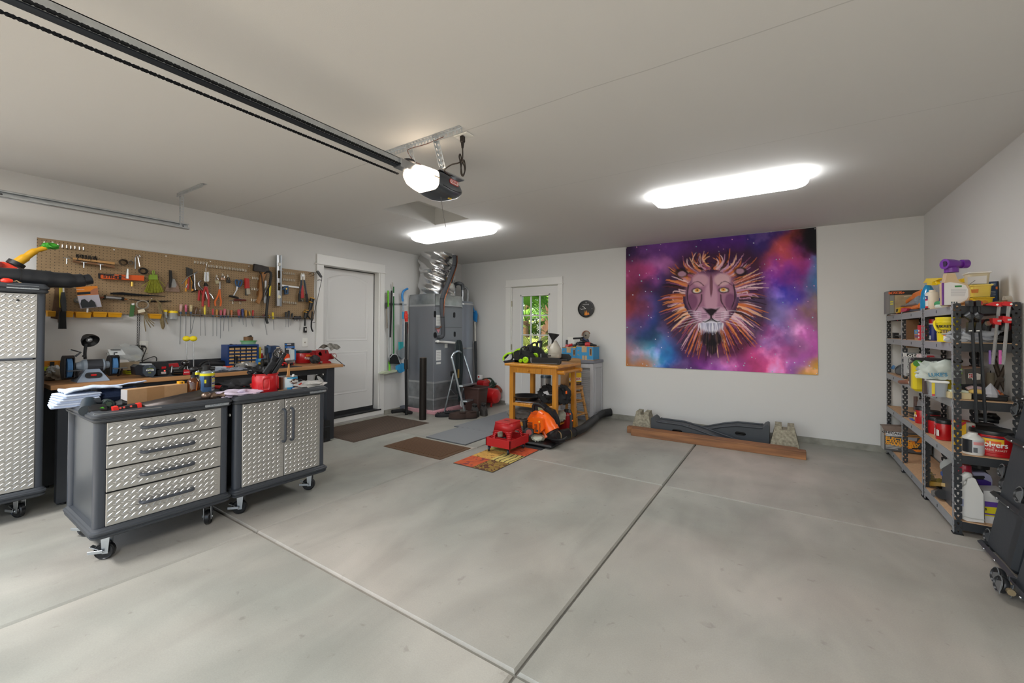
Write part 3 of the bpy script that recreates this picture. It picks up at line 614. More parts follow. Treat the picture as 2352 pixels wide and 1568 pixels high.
for i,(d,lb_)in enumerate(((0,'upper wire brush with black bristles on two long peg hooks'),(75,'lower wooden wire brush lying under another brush on long hooks'))):
 k=K('wire_brush',lb_,'brush',ZA,(1300,330+d*.8),X=PX,group='wire brushes on the pegboard')
 k.plate('handle',[(1105,335+d*.55),(1460,375+d*.55),(1722,405+d*.7),(1722,440+d*.7),(1460,405+d*.55),(1105,362+d*.55)],.03,.055,WOODL if i==0 else M('#7a5535',.55))
 b=B();r=random.Random(i)
 for q in range(110):
  x=1140+r.random()*320;y=335+(x-1140)*.11+d*.55;a=k.l(x,y,.03+r.random()*.025);c=k.l(x+r.uniform(-8,8),y-(45 if i==0 else 30)-r.random()*12,.03+r.random()*.03);b.cyl(a,c,.0013,n=3)
 P(k.t,'bristles',b,M('#161514',.8),kind='stuff')
for x,y in((960,360),(1215,420),(1463,450)):
 p=onX(ZA[0]+x/6.535,540+y/6.535,PX);TM('long_peg_hook','long T-ended steel peg hook carrying the wire brushes' if x>1000 else 'bare T-ended steel peg hook left of the wire brushes','hook',B().tube([(.03,.03,0),(0,0,.1),(0,-.05,.1)],.003,6).cyl((-.02,0,.1),(.02,0,.1),.003,n=6),M('#c9d3da',.25,.9),p,fr=FL,group='long peg hooks' if x>1000 else None)
def coil(label,Z,cx,cy,r,m,turns=9,thick=.0022,ry=None,seed=1,zs=.03):
 k=K('wire_coil',label,'wire',Z,(cx,cy),X=PX);rr=random.Random(seed);b=B();R=abs(k.l(cx+r,cy)[0]);RY=R*(ry or 1)
 for t in range(turns):
  ox,oy,s_=rr.uniform(-.1,.1)*R,rr.uniform(-.12,.12)*R,rr.uniform(.78,1)
  b.tube([(ox+R*s_*math.cos(2*PI*i/22),oy+RY*s_*math.sin(2*PI*i/22),.012+zs*rr.random()*.3+.006*t/turns*4)for i in range(22)],thick,5,closed=True)
 P(k.t,'wire_turns',b,m,kind='stuff');return k
coil('brown wire coil right of the wire brushes',Z1,1505,445,52,M('#4a3f33',.5,.5),ry=.95)
coil('small bundle of thin steel wire beside a coil',Z1,1590,450,30,M('#8c867c',.4,.7),6,.002,1.2,2)
coil('dark wire coil hanging above the orange pouch',Z1,1745,550,55,M('#241d17',.6),9,.003,.9,3)
k=K('wrench_bunch','two small bright wrenches on one hook near the top of the pegboard','wrench',Z1,(1690,360),X=PX)
k.rod('wrench',[(1690,370,.02),(1712,490,.02)],.004,CHROME);k.rod('wrench',[(1660,380,.012),(1660,520,.012)],.006,M('#8b8c8d',.35,.9));k.rod('ring_end',[(1665,375,.02),(1680,352,.02),(1710,352,.02),(1718,372,.02),(1695,380,.02)],.006,CHROME)
k=K('file_pouch','orange fabric tool pouch with black strap lying on two hooks','pouch',Z1,(1500,620),X=PX)
k.plate('pouch_body',[(1225,580),(1780,602),(1778,668),(1240,640),(1215,610)],.02,.05,ORGD,top=.97);k.plate('flap',[(1212,574),(1405,585),(1400,600),(1235,590),(1232,640),(1215,632)],.03,.053,INK);k.plate('strap',[(1460,595),(1492,597),(1490,650),(1458,648)],.045,.055,INK)
TX(k.t,'STIHL',k.l(1365,622,.0505),.034,INK,Matrix.Rotation(-.05,3,'Z'),1.25,bold=.0012)
k.rod('chrome_file',[(1290,588,.056),(1535,622,.056)],.0035,CHROME);k.rod('brass_fitting',[(1620,680,.03),(1618,735,.03)],.012,BRASS);k.rod('valve',[(1565,520,.06),(1560,640,.06)],[.007,.013],M('#a9aca9',.3,.9))
k=K('whisk_broom','small yellow-green whisk broom with lime cap','broom',Z1,(1885,600),X=PX)
b=B();r=random.Random(5)
for q in range(260):
 u=r.uniform(-1,1);a=k.l(1887+u*44,640,.02+r.random()*.02);c=k.l(1888+u*118+r.uniform(-6,6),800+14*(1-u*u)+r.uniform(-12,6),.012+r.random()*.04);b.cyl(a,c,.0016,n=3)
P(k.t,'bristles',b,M('#a3a43a',.75,var=.2,scale=60),kind='stuff')
k.plate('cap',[(1843,590),(1932,590),(1938,652),(1835,650)],.01,.05,M('#7d9a2c',.45));k.rod('hanging_loop',[(1880,590,.03),(1872,560,.03),(1885,540,.03),(1897,562,.03),(1890,590,.03)],.005,M('#7d9a2c',.5),sp=4)
k.rod('stray_bristle',[(1845,660,.03),(1790,700,.03),(1735,735,.03)],.002,M('#a3a43a',.7),sp=3);k.rod('stray_bristle',[(1935,655,.03),(1990,690,.03),(2025,730,.03)],.002,M('#a3a43a',.7),sp=3)
k=K('wall_scraper','wide paint scraper with black handle and rusty blade','scraper',Z1,(2110,700),X=PX)
k.plate('blade',[(2085,640),(2145,645),(2180,700),(2210,805),(2020,795),(2050,720)],.015,.02,M('#8f7768',.5,.6,var=.3,scale=30));k.plate('blade_tape',[(2110,640),(2145,645),(2170,720),(2155,748),(2105,745)],.02,.022,M('#a9a9a7',.4,.5));k.plate('handle',[(2082,535),(2112,540),(2118,650),(2095,755),(2082,750),(2085,650)],.02,.045,BLK)
def pliers(label,Z,joint,jaw,hl,hr,mg,ms,z=.03,hw=.009,jw=.008,group=None):
 k=K('pliers',label,'pliers',Z,joint,X=PX,group=group)
 k.rod('jaw',[(*joint,z),(*jaw,z)],[jw*1.3,jw*.5],ms);k.rod('jaw',[(*joint,z+.008),(jaw[0]+6,jaw[1]+2,z+.008)],[jw*1.2,jw*.45],ms)
 o_,w_=joint;k.rod('pivot',[(o_,w_,z-.004),(o_,w_,z+.016)],.008,M('#77787a',.3,.9))
 for h,nm in((hl,'handle'),(hr,'handle')):k.rod(nm,[(*joint,z+.003)]+[(*q,z+.003)for q in h],hw,mg,sp=5)
 return k
REDG=M('#a9231f',.4);CHR2=M('#b8babd',.25,.95)
pliers('bright steel tongue pliers hanging askew with long splayed handles',ZB,(520,545),(595,490),[(440,580),(320,660),(190,805)],[(530,700),(530,860),(548,965)],CHR2,CHR2,.06,.006)
for i,(x,x2,c,y2)in enumerate(((285,300,M('#d8931d',.4),1000),(400,300,CHR2,905),(345,355,REDG,945),(440,470,M('#cf8a1c',.4),985),(465,480,INK,930))):
 k=K('pliers',['pliers with amber grips, farthest left of the pliers cluster','thin chrome pliers handle pointing down left within the pliers cluster','dark red handled pliers inside the first pliers cluster','amber handled pliers at the right of the first pliers cluster','black handled pliers behind the bright tongue pliers'][i],'pliers',ZB,(x+40,480),X=PX)
 k.rod('jaw',[(330+i*32,380+i*12,.02+.006*i),(345+i*22,620,.02+.006*i)],[.009,.012],DKM);k.rod('handle',[(345+i*22,620,.022+.006*i),(x+(x2-x)*.5+20,760,.022+.006*i),(x2,y2,.022+.006*i)],[.006,.008,.009],c)
k=K('garden_fork','small hand fork with broad steel tines hanging upside down','hand fork',ZB,(835,600),X=PX)
k.rod('hook_loop',[(825,290,.02),(835,340,.02),(815,400,.02),(818,480,.02)],.003,CHR2,sp=4);k.plate('tines',[(770,490),(905,485),(915,720),(880,750),(780,750),(755,690)],.02,.028,M('#b7ae94',.35,.8))
for x in(790,815,850,880):k.rod('tine',[(x,500,.03),(x,740,.03)],.004,CHR2)
pliers('large fence pliers with long red handles and dark head',ZB,(820,860),(800,770),[(780,960),(745,1120),(735,1385)],[(850,960),(885,1150),(890,1395)],REDG,DKM,.045,.011,.02)
k=K('locking_pliers','chrome locking pliers with curved jaw left of the red fence pliers','pliers',ZB,(700,800),X=PX)
k.rod('jaw',[(690,725,.03),(630,770,.03),(640,850,.03),(700,910,.03),(750,960,.03)],.01,CHR2,sp=4);k.rod('handle',[(770,960,.025),(830,1080,.025),(860,1200,.025)],[.008,.012,.008],CHR2);k.rod('release_lever',[(890,1040,.03),(960,1110,.03),(1000,1190,.03)],.007,CHR2)
k=K('tin_snips','snips with dark blades and bright red grips, left of fence pliers','snips',ZB,(660,950),X=PX)
k.rod('blade',[(600,965,.015),(520,985,.015),(450,1025,.015)],[.008,.006,.003],DKM);k.rod('handle',[(650,970,.018),(640,1100,.018),(630,1230,.018)],.01,M('#b01c26',.4));k.rod('handle',[(690,970,.018),(760,1100,.018),(775,1240,.018)],.008,M('#b01c26',.4))
pliers('long needle-nose pliers with curved orange handles',ZB,(1170,930),(1175,740),[(1150,1040),(1110,1150),(1055,1260),(1065,1370)],[(1180,1040),(1185,1130),(1210,1260),(1190,1380)],M('#d5641a',.4),CHR2,.03,.009,.008)
for i,(lab,bx_,by_,w_,h_,c,open_)in enumerate((('cream padlock hanging open, leftmost of three locks',1085,760,95,90,'#b3aa8a',True),('tan padlock with closed shackle, middle of three locks',1235,680,110,65,'#b3947c',False),('black padlock, rightmost of three locks',1372,740,95,80,'#2b2b2c',False))):
 k=K('padlock',lab,'padlock',ZB,(bx_,by_),X=PX);a=.35 if open_ else 0;W_,H_=abs(k.l(bx_+w_,by_)[0])/2,abs(k.l(bx_,by_+h_)[1])/2
 P(k.t,'lock_body',B().box(0,0,.022,2*W_,2*H_,.022,.004,Matrix.Rotation(a,3,'Z')),M(c,.4,.3))
 s_=[(-W_*.6,H_*.8),(-W_*.6,H_*1.9),(-W_*.2,H_*2.5),(W_*.25,H_*2.5),(W_*.6,H_*1.9),(W_*.6,H_*(1.3 if open_ else.8))]
 P(k.t,'shackle',B().tube(spline([(Matrix.Rotation(a,3,'Z')@Vector((x+(W_*.4 if open_ else 0),y,.022)))for x,y in s_],4),.0042,7),CHR2 if i<2 else DKM)
 hook(bx_-5,by_-h_*1.75,ZB,'steel peg hook carrying one of the three padlocks','padlock peg hooks')
k=K('scissors','blue-handled scissors hanging handle up','scissors',ZB,(1650,860),X=PX)
k.rod('finger_ring',[(1605,870,.02),(1575,760,.02),(1590,705,.02),(1640,715,.02),(1650,780,.02),(1630,880,.02)],.007,BLU,sp=4);k.rod('finger_ring',[(1640,870,.024),(1670,770,.024),(1715,705,.024),(1745,740,.024),(1720,830,.024),(1660,885,.024)],.007,BLU,sp=4)
k.plate('blade',[(1600,870),(1650,870),(1625,960),(1540,1110),(1515,1100),(1590,960)],.018,.026,CHR2)
k=K('cold_chisel_brush','old paint brush with bright red handle and worn bristles','brush',ZC,(70,640),X=PX)
k.plate('handle',[(28,458),(95,470),(108,640),(30,645)],.015,.04,M('#b3241f',.45));k.plate('bristles',[(52,640),(108,645),(120,745),(60,755)],.018,.035,M('#a9a08f',.7));k.plate('second_brush',[(25,645),(60,645),(85,770),(25,765)],.008,.017,M('#4a4a46',.7))
k=K('putty_knife','black-handled knife lying on two hooks under the scissors','knife',ZB,(1520,1140),X=PX)
k.rod('handle',[(1415,1110,.03),(1530,1135,.03),(1650,1165,.03)],[.01,.014,.011],BLK);k.rod('blade',[(1650,1165,.03),(1750,1200,.03)],.005,CHR2)
k=K('screwdriver','dark red screwdriver lying flat under the black knife','screwdriver',ZB,(1560,1220),X=PX)
k.rod('shaft',[(1400,1240,.025),(1540,1220,.025)],.0035,CHR2);k.rod('handle',[(1540,1220,.025),(1690,1215,.025),(1850,1225,.025)],.009,M('#5e1c1c',.4))
hook(1495,1285,ZB,'peg hook under the flat-lying knife','knife peg hooks');hook(1690,1295,ZB,'peg hook under the flat-lying knife','knife peg hooks')
k=K('hatchet','hatchet with dark iron head and curved wooden handle','axe',ZC,(310,500),X=PX)
k.plate('head',[(180,320),(195,200),(330,228),(450,262),(465,335),(400,350),(300,340),(210,335)],.02,.05,M('#3f3c3a',.5,.7,var=.25));k.plate('handle',[(345,350),(420,350),(385,430),(345,560),(345,780),(275,925),(225,885),(270,790),(290,600),(300,450)],.022,.046,WOOD)
k.rod('leather_thong',[(280,345,.05),(320,410,.05),(335,560,.05),(350,740,.05),(335,850,.05)],.005,BLK,sp=4)
k=K('wood_block_plane','dark wooden paddle handle hanging behind the hatchet','handle',ZC,(270,650),X=PX)
k.plate('paddle',[(285,400),(310,395),(290,600),(275,770),(235,770),(250,600)],.005,.02,M('#6f4a2a',.5))
k=K('keyhole_saw','narrow white steel keyhole saw hanging left of the pry bar','saw',ZC,(395,700),X=PX)
k.plate('blade',[(378,505),(412,505),(405,790),(375,800)],.02,.024,M('#d5d8da',.3,.8));k.plate('saw_handle',[(375,795),(415,785),(425,900),(380,915),(362,870)],.015,.035,M('#c5c8ca',.35,.6))
k=K('pry_bar','long black pry bar with bent top and yellow label','pry bar',ZC,(450,600),X=PX)
k.rod('bar',[(330,400,.05),(400,355,.05),(470,350,.05),(485,400,.05),(470,560,.05),(440,800,.05),(415,1000,.05),(403,1180,.05),(430,1275,.05)],[.006]*6+[.012]*6+[.016]*30+[.01]*7,M('#1d1f21',.45),sp=6,sq=.6)if False else k.rod('bar',[(470,345,.05),(488,400,.05),(470,560,.05),(440,800,.05),(415,1000,.05),(403,1180,.05),(430,1275,.05)],.015,M('#1d1f21',.45),sp=6)
k.rod('claw',[(470,345,.05),(420,345,.05),(370,380,.05)],[.014,.011,.006],M('#1d1f21',.45),sp=0);k.rod('yellow_label',[(468,595,.05),(452,780,.05)],.0165,M('#d6c21e',.45),n=10);k.rod('lower_claw',[(470,590,.06),(400,720,.06),(405,770,.06)],.008,M('#1d1f21',.45),sp=3)
k=K('spirit_level','two-foot aluminium spirit level hanging upright','level',ZC,(640,500),X=PX)
for a,b_ in((45,320),(460,540),(680,960)):k.plate('web',[(600,a),(672,a+2),(672,b_+2),(600,b_)],.022,.03,M('#d8dadb',.3,.6))
k.plate('side_rail',[(595,42),(612,43),(612,962),(595,960)],.008,.045,M('#b3b6b8',.3,.9));k.plate('side_rail',[(660,45),(684,46),(684,966),(660,964)],.008,.045,M('#8f9396',.35,.9));k.plate('mid_web',[(655,320),(672,320),(672,680),(655,680)],.022,.03,M('#d8dadb',.3,.6))
k.rod('vial',[(610,600,.03),(655,600,.03)],.012,M('#4d4a3a',.3));k.rod('vial',[(635,795,.015),(635,795,.05)],.022,M('#d9d3b8',.3));k.rod('vial_ring',[(638,210,.02),(638,210,.04)],.022,WHT)
k=K('combination_square','combination square with blue head and white steel rule','square',ZC,(770,620),X=PX)
k.plate('rule',[(690,575),(1000,615),(1000,642),(690,605)],.02,.024,M('#c8cacb',.4,.5));k.plate('head',[(685,660),(740,600),(805,600),(805,745),(740,752),(735,660),(690,672)],.015,.034,M('#1f4566',.4));k.rod('knob',[(770,650,.03),(770,650,.046)],.01,BRASS);k.plate('slot',[(758,680),(780,680),(778,728),(760,728)],.034,.0355,INK)
k=K('bolt_cutter','bolt cutter with white jaws, red linkage and black grips','bolt cutter',ZC,(1060,600),X=PX)
k.plate('jaw',[(1030,400),(1045,362),(1062,395),(1055,490),(1030,490)],.03,.045,M('#d9d7cf',.4));k.plate('jaw',[(1068,395),(1082,362),(1104,410),(1100,490),(1072,490)],.03,.045,M('#d9d7cf',.4));k.rod('pivot_bolt',[(1066,410,.02),(1066,410,.055)],.015,CHR2)
k.rod('arm',[(1040,480,.035),(1030,600,.035),(1005,740,.035)],.01,M('#2f3f50',.4));k.rod('arm',[(1085,480,.035),(1105,600,.035),(1125,740,.035)],.01,M('#2f3f50',.4));k.rod('grip',[(1005,740,.035),(1000,880,.035)],.016,BLK);k.rod('grip',[(1125,740,.035),(1138,890,.035)],.016,BLK)
k.plate('red_linkage',[(1040,590),(1068,590),(1088,815),(1020,822),(1030,740)],.012,.03,M('#b3201f',.4));k.rod('spring',[(1050,850,.02),(1050,880,.02)],.02,M('#77736a',.4,.8))
for i,(lab,pts,tip)in enumerate((('black and yellow bar clamp hanging at the pegboard end, upper one',[(1235,820,.05),(1190,1030,.05)],[(1235,1060,.05),(1215,1330,.05),(1245,1420,.05)]),('black and yellow bar clamp hanging lower at the pegboard end',[(1140,1040,.03),(1105,1180,.03)],[(1103,1180,.03),(1098,1320,.03)]))):
 k=K('bar_clamp',lab,'clamp',ZC,pts[0][:2],X=PX)
 k.rod('grip',pts,[.03,.02],BLK,n=12);k.rod('bar',tip,.01,M('#1e1f20',.4),sp=4);x,y,z=pts[0]
 k.rod('yellow_band',[(x,y-2,z),(x-3,y+10,z)],.031,M('#d69a1c',.4),n=12);k.rod('yellow_band',[(x-22,y+70-40*i,z),(x-26,y+82-40*i,z)],.0275,M('#d69a1c',.4),n=12);k.rod('trigger',[(x-10,y+170-i*100,z+.01),(x-90+i*150,y+270-i*110,z+.01)],.009,BLK)
k=K('reach_wire','thin wire grabber with black handle hanging on the door casing edge','grabber',ZC,(1370,370),X=PX)
k.rod('loop_wire',[(1170,390,.02),(1230,360,.03),(1300,360,.05),(1250,410,.04),(1190,430,.02)],.0022,M('#3a3a38',.4,.6),sp=5);k.plate('grip',[(1315,340),(1340,322),(1365,345),(1415,430),(1400,450),(1375,430)],.04,.06,BLK);k.rod('trigger',[(1330,500,.05),(1360,488,.05),(1400,500,.05)],.005,BLK,sp=3);k.rod('shaft',[(1405,440,.05),(1400,500,.05),(1330,820,.05),(1235,1230,.03)],.0035,M('#4a4a49',.4,.6));k.rod('tip',[(1240,1262,.03),(1285,1255,.03)],.003,BLK)
#--- screwdrivers in the rail along the lower edge
SD=[(Z2,88,775,870,75,1290,'#b98f84',22,1),(Z2,153,782,872,150,1180,'#b8466a',18,1),(Z2,218,785,870,210,1160,'#b3a173',22,1),(Z2,290,812,905,220,1145,'#54361f',16,0),(Z2,332,832,935,340,1180,'#54361f',13,0),(Z2,393,790,912,400,1180,'#e0c81a',15,0),(Z2,500,835,915,500,1185,'#b3202a',14,1),(Z2,550,842,940,548,1185,'#b07a2a',15,0),(Z2,602,850,925,595,1215,'#b04a5a',16,1),(Z2,652,835,920,633,1120,'#b8606a',18,1),(Z2,692,840,920,702,1125,'#8c7058',16,1),(Z2,738,850,935,742,1065,'#b5622a',14,0),(Z2,832,843,920,836,1000,'#a83848',20,1),(Z2,878,835,950,888,1040,'#1c2c6a',17,0),(Z2,922,852,940,928,1065,'#b07a1c',16,0),(Z2,965,865,920,1005,1050,'#b08a2a',12,0),(Z2,1015,852,925,1013,1065,'#a52a28',14,1),(Z2,1148,905,940,1195,1170,'#6a3a34',14,0),(Z2,1222,915,955,1235,990,'#c89a1c',12,0),(Z2,1268,880,965,1285,1105,'#d8c020',15,0),(Z2,1437,875,945,1438,1070,'#2b2d30',13,0),(Z2,1475,860,955,1468,1070,'#2b2d30',15,0),(Z2,1520,892,950,1497,1050,'#2b2d30',12,0)]
cname={'#b98f84':'pink-clear','#b8466a':'magenta','#b3a173':'clear amber','#54361f':'brown wooden','#e0c81a':'bright yellow','#b3202a':'red','#b07a2a':'amber','#b04a5a':'rose red','#b8606a':'faded red','#8c7058':'smoky','#b5622a':'orange','#a83848':'crimson','#1c2c6a':'navy blue','#b07a1c':'ochre','#b08a2a':'small tilted amber','#a52a28':'dark red','#6a3a34':'maroon short','#c89a1c':'stubby gold','#d8c020':'yellow chunky','#2b2d30':'black'}
cnt={}
for Z,x,y0,y1,tx,ty,c,w_,collar in SD:
 n_=cname[c];cnt[n_]=cnt.get(n_,0)+1
 extra='' if n_ not in('brown wooden','black')else{('brown wooden',1):', slanting left',('brown wooden',2):', standing straight',('black',1):', first of three in a row',('black',2):', tallest of three in a row',('black',3):', last and shortest of three'}[(n_,cnt[n_])]
 k=K('screwdriver','screwdriver with %s handle in the pegboard rail%s'%(n_,extra),'screwdriver',Z,(x,(y0+y1)/2),X=PX+.035,group='screwdrivers in the pegboard rail')
 R=abs(k.l(x+w_,y0)[0]);dx=(tx-x)/(ty-y0);bx_=x+dx*(y1-y0)
 k.rod('handle',[(x,y0,0),(x+dx*8,y0+8,0),(x+dx*(y1-y0)*.6,y0+(y1-y0)*.6,0),(bx_,y1,0)],[R*.8,R,R,R*.75],M(c,.25,coat=.4),n=8)
 if collar:k.rod('collar',[(bx_,y1-2,0),(x+dx*(y1+28-y0),y1+28,0)],R*.72,M('#24405e',.35),n=8)
 k.rod('shaft',[(bx_,y1,0),(tx,ty,0)],max(.0028,R*.27),M('#a9adb0',.28,.95),n=6)
rl_=T('tool_rail','bent wire rail holding screwdrivers along the pegboard bottom edge','rail',(PX,2.3,PZ0),fr=FL)
P(rl_,'rail_wire',B().cyl((-.95,.02,.05),(.68,.02,.05),.003,n=6).cyl((-.95,.02,.02),(.68,.02,.02),.003,n=6)+0 if False else B().cyl((-.5,.015,.058),(.7,.015,.058),.003,n=6).cyl((-.5,.015,.012),(.7,.015,.012),.003,n=6),M('#8f9194',.3,.9))
for i in range(13):P(rl_,'rail_bracket',B().box(-.5+i*.1,.012,.03,.006,.012,.056),M('#77797b',.35,.9))
k=K('hex_key_set','folding black hex key set hanging at the end of the screwdriver rail','hex keys',ZC,(960,1175),X=PX+.03)
k.plate('body',[(895,1200),(925,1140),(985,1150),(1030,1135),(1030,1195),(960,1205)],0,.025,BLK)
for i in range(4):k.rod('hex_key',[(920+i*28,1200,.012),(915+i*27,1235-i*3,.012)],.003,CHR2)
#--- blister pack, tape reel, grease gun, files
k=K('tape_reel','grey measuring tape reel half hidden behind the orange package','tape',Z1,(950,905),X=PX);b=B();R=abs(k.l(1000,905)[0])
P(k.t,'reel',B().lathe([(0,.005),(R,.005),(R*1.05,.015),(R,.03),(R*.3,.032),(0,.03)],axis=(0,0,1),n=20),M('#6f6a60',.5));P(k.t,'hub',B().lathe([(0,.03),(R*.5,.03),(R*.45,.036),(0,.036)],n=16),M('#a39c8c',.5))
k=K('blister_pack','retail pack with orange card header and black parts in a clear bag','package',Z1,(1085,870),X=PX)
k.plate('header_card',[(932,742),(1195,728),(1212,835),(952,850)],.075,.079,M('#d9801c',.5));k.plate('black_band',[(945,808),(1205,792),(1210,822),(950,840)],.079,.0795,INK);k.plate('photo_patch',[(1110,790),(1150,762),(1198,755),(1210,832),(1112,836)],.0795,.08,M('#a5694a',.5))
k.plate('poly_bag',[(952,850),(1212,835),(1250,985),(990,1008)],.07,.085,M('#c9c6d2',.25,alpha=.75));k.plate('black_part',[(1000,900),(1040,890),(1090,930),(1120,895),(1165,930),(1185,985),(1010,1000),(990,950)],.084,.092,M('#20262a',.5));k.rod('white_tab',[(1075,1005,.08),(1072,1055,.08)],.006,WHT)
TX(k.t,'OREGON',k.l(985,775,.0795),.011,WHT,Matrix.Rotation(.05,3,'Z'),1.1)
k=K('grease_gun','small chrome-barrelled grease gun lying on hooks','grease gun',Z1,(1385,875),X=PX)
k.rod('barrel',[(1290,870,.04),(1485,885,.04)],.019,CHR2,n=14);k.rod('end_cap',[(1275,868,.04),(1292,870,.04)],.022,DKM,n=14);k.rod('end_cap',[(1485,885,.04),(1520,890,.04)],.016,DKM,n=12);k.rod('copper_nozzle',[(1520,890,.04),(1560,893,.04)],.007,M('#b5713a',.4,.6));k.rod('rear_rod',[(1225,875,.04),(1275,868,.04)],.007,M('#8a4a30',.4))
for lab,pts,r_ in(('upper round file with blue-black handle and long thin tip',[(1355,822,.03),(1500,822,.03),(1660,838,.03),(2030,858,.03)],[.008,.013,.011,.0025]),('lower dark file lying level above the yellow bins',[(1585,895,.02),(1800,915,.02),(2000,918,.02),(2110,915,.02)],[.003,.007,.008,.003])):
 k=K('round_file',lab,'file',Z1,pts[1][:2],X=PX);k.rod('file_blade',pts,r_,M('#23262a',.4,.5))
 #--- yellow parts bins along the lower edge
BIN=M('#d99a14',.45)
def bin_(lab,Z,x0,x1,y0,y1,X=PX):
 k=K('parts_bin',lab,'bin',Z,((x0+x1)/2,y1),X=X);a=k.l(x0,y0);c=k.l(x1,y1);w_=(c[0]-a[0])/2;h_=a[1];D=.075
 q=B();t=.004
 q.add([(-w_,h_*1.0,0),(w_,h_,0),(w_*.88,0,0),(-w_*.88,0,0),(-w_*1.0,h_*.8,D),(w_,h_*.8,D),(w_*.88,0,D*.85),(-w_*.88,0,D*.85)],[(0,1,2,3),(4,7,6,5),(0,3,7,4),(1,5,6,2),(3,2,6,7)])
 P(k.t,'bin_shell',q,BIN,smooth=0,solid=.004);P(k.t,'contents',B().box(0,h_*.45,D*.45,w_*1.6,h_*.3,D*.7,.004),M('#5a5348',.7,var=.4,scale=60,bump=.8));P(k.t,'front_lip',B().box(0,h_*.8,D+.002,w_*1.96,.01,.006,.002),BIN);return k
bin_('yellow bin behind the hammer handles',Z1,565,660,1030,1105);bin_('yellow bin just right of the black hammer grip',Z1,790,875,1035,1112)
bin_('yellow bin with a small black part poking out',Z1,905,1095,1042,1118);bin_('yellow bin, third full one from the hammers',Z1,1118,1285,1042,1110);bin_('yellow bin left of the hanging chain',Z1,1302,1468,1052,1112);bin_('yellow bin behind the brown cords',Z1,1815,1950,1068,1130)
#--- green pack, jars, chain hank, cord loops
k=K('seed_packet','small green packet beside the chain','package',Z1,(1620,1025),X=PX);k.plate('packet',[(1605,955),(1660,945),(1640,1105),(1590,1108)],.03,.04,M('#3f6a3a',.5));k.plate('white_clip',[(1615,945),(1650,940),(1650,965),(1620,965)],.04,.045,WHT)
for lab,x0,x1,y0,y1 in(('slim jar with yellow lid and bits inside',2000,2050,1022,1120),('wide jar of screws with yellow lid',2075,2172,1035,1140)):
 k=K('screw_jar',lab,'jar',Z1,((x0+x1)/2,y1),X=PX+.05);o_,(cx,r_,h0,h1)=k.can('glass',x0+4,x1-4,y1,y0+24,M('#dfe3e0',.05,alpha=.35));k.can('lid',x0,x1,y0+28,y0,YEL,par=None);k.can('contents',x0+10,x1-10,y1-3,y0+(70 if x1>2100 else 55),M('#8f9296',.4,.6,bump=1,bscale=200))
CH=M('#3d3f41',.4,.85)
ln=B();ln.tube([(.0042*math.cos(a)*1.0,.0075*math.sin(a),0)for a in[2*PI*i/10 for i in range(10)]],.0016,5,closed=True);lnm=mesh('hanging_chain_link',ln,CH)
k=K('chain_hank','two dark steel chain strands hanging from a coiled cable over the bench','chain',Z1,(1740,960),X=PX+.04)
for s_,(x0,x1)in enumerate(((1690,1685),(1712,1700))):
 a=Vector(k.l(x0,1075));c=Vector(k.l(x1,1495 if s_ else 1480));n_=int((a-c).length/.0118)
 for i in range(n_):
  o=bpy.data.objects.new('chain_link',lnm);C.objects.link(o);o.parent=k.t;o.location=a+(c-a)*i/n_+Vector((0,0,.006*s_));o.rotation_euler=(0,PI/2*(i%2)+.3,0)
b=B();rr=random.Random(2);R=abs(k.l(1815,960)[0])
for t in range(8):
 ox,oy=rr.uniform(-.12,.12)*R,rr.uniform(-.1,.1)*R;b.tube([(ox+R*math.cos(2*PI*i/20)*rr.uniform(.9,1),oy+R*.85*math.sin(2*PI*i/20),.01+.003*t)for i in range(20)],.0032,5,closed=True)
P(k.t,'cable_coil',b,M('#a49d90',.45,.4),kind='stuff');k.plate('paper_tag',[(1690,1025),(1770,1010),(1785,1045),(1700,1065)],.03,.033,M('#d8cfb6',.7))
k=K('cord_hank','doubled tan cord with frayed ends hanging below the pegboard','cord',Z1,(1870,900),X=PX)
TAN=M('#7c6c4c',.75,var=.2,scale=80)
for i in range(5):k.rod('cord_strand',[(1830-i*5,940+i*6,.05),(1860,895,.06),(1910,900,.06),(1950+i*7,960,.055+.003*i),(1965+i*8,1120,.05),(1985+i*8,1230-i*5,.05),(2005,1250-i*4,.055),(2000-i*5,1120,.06),(1955-i*4,960,.065)],.0055,TAN,sp=4,n=6)
for i,(x,y)in enumerate(((1790,1290),(1850,1240),(1890,1225),(1895,1190),(2060,1200))):k.rod('frayed_end',[(1790 if i<4 else 2000,1030,.05),(1770+18*i if i<4 else 2030,1130,.055),(x,y,.055)],.004,TAN,sp=4,n=5)
k.rod('peg',[(1860,890,0),(1860,885,.07)],.003,CHR2)
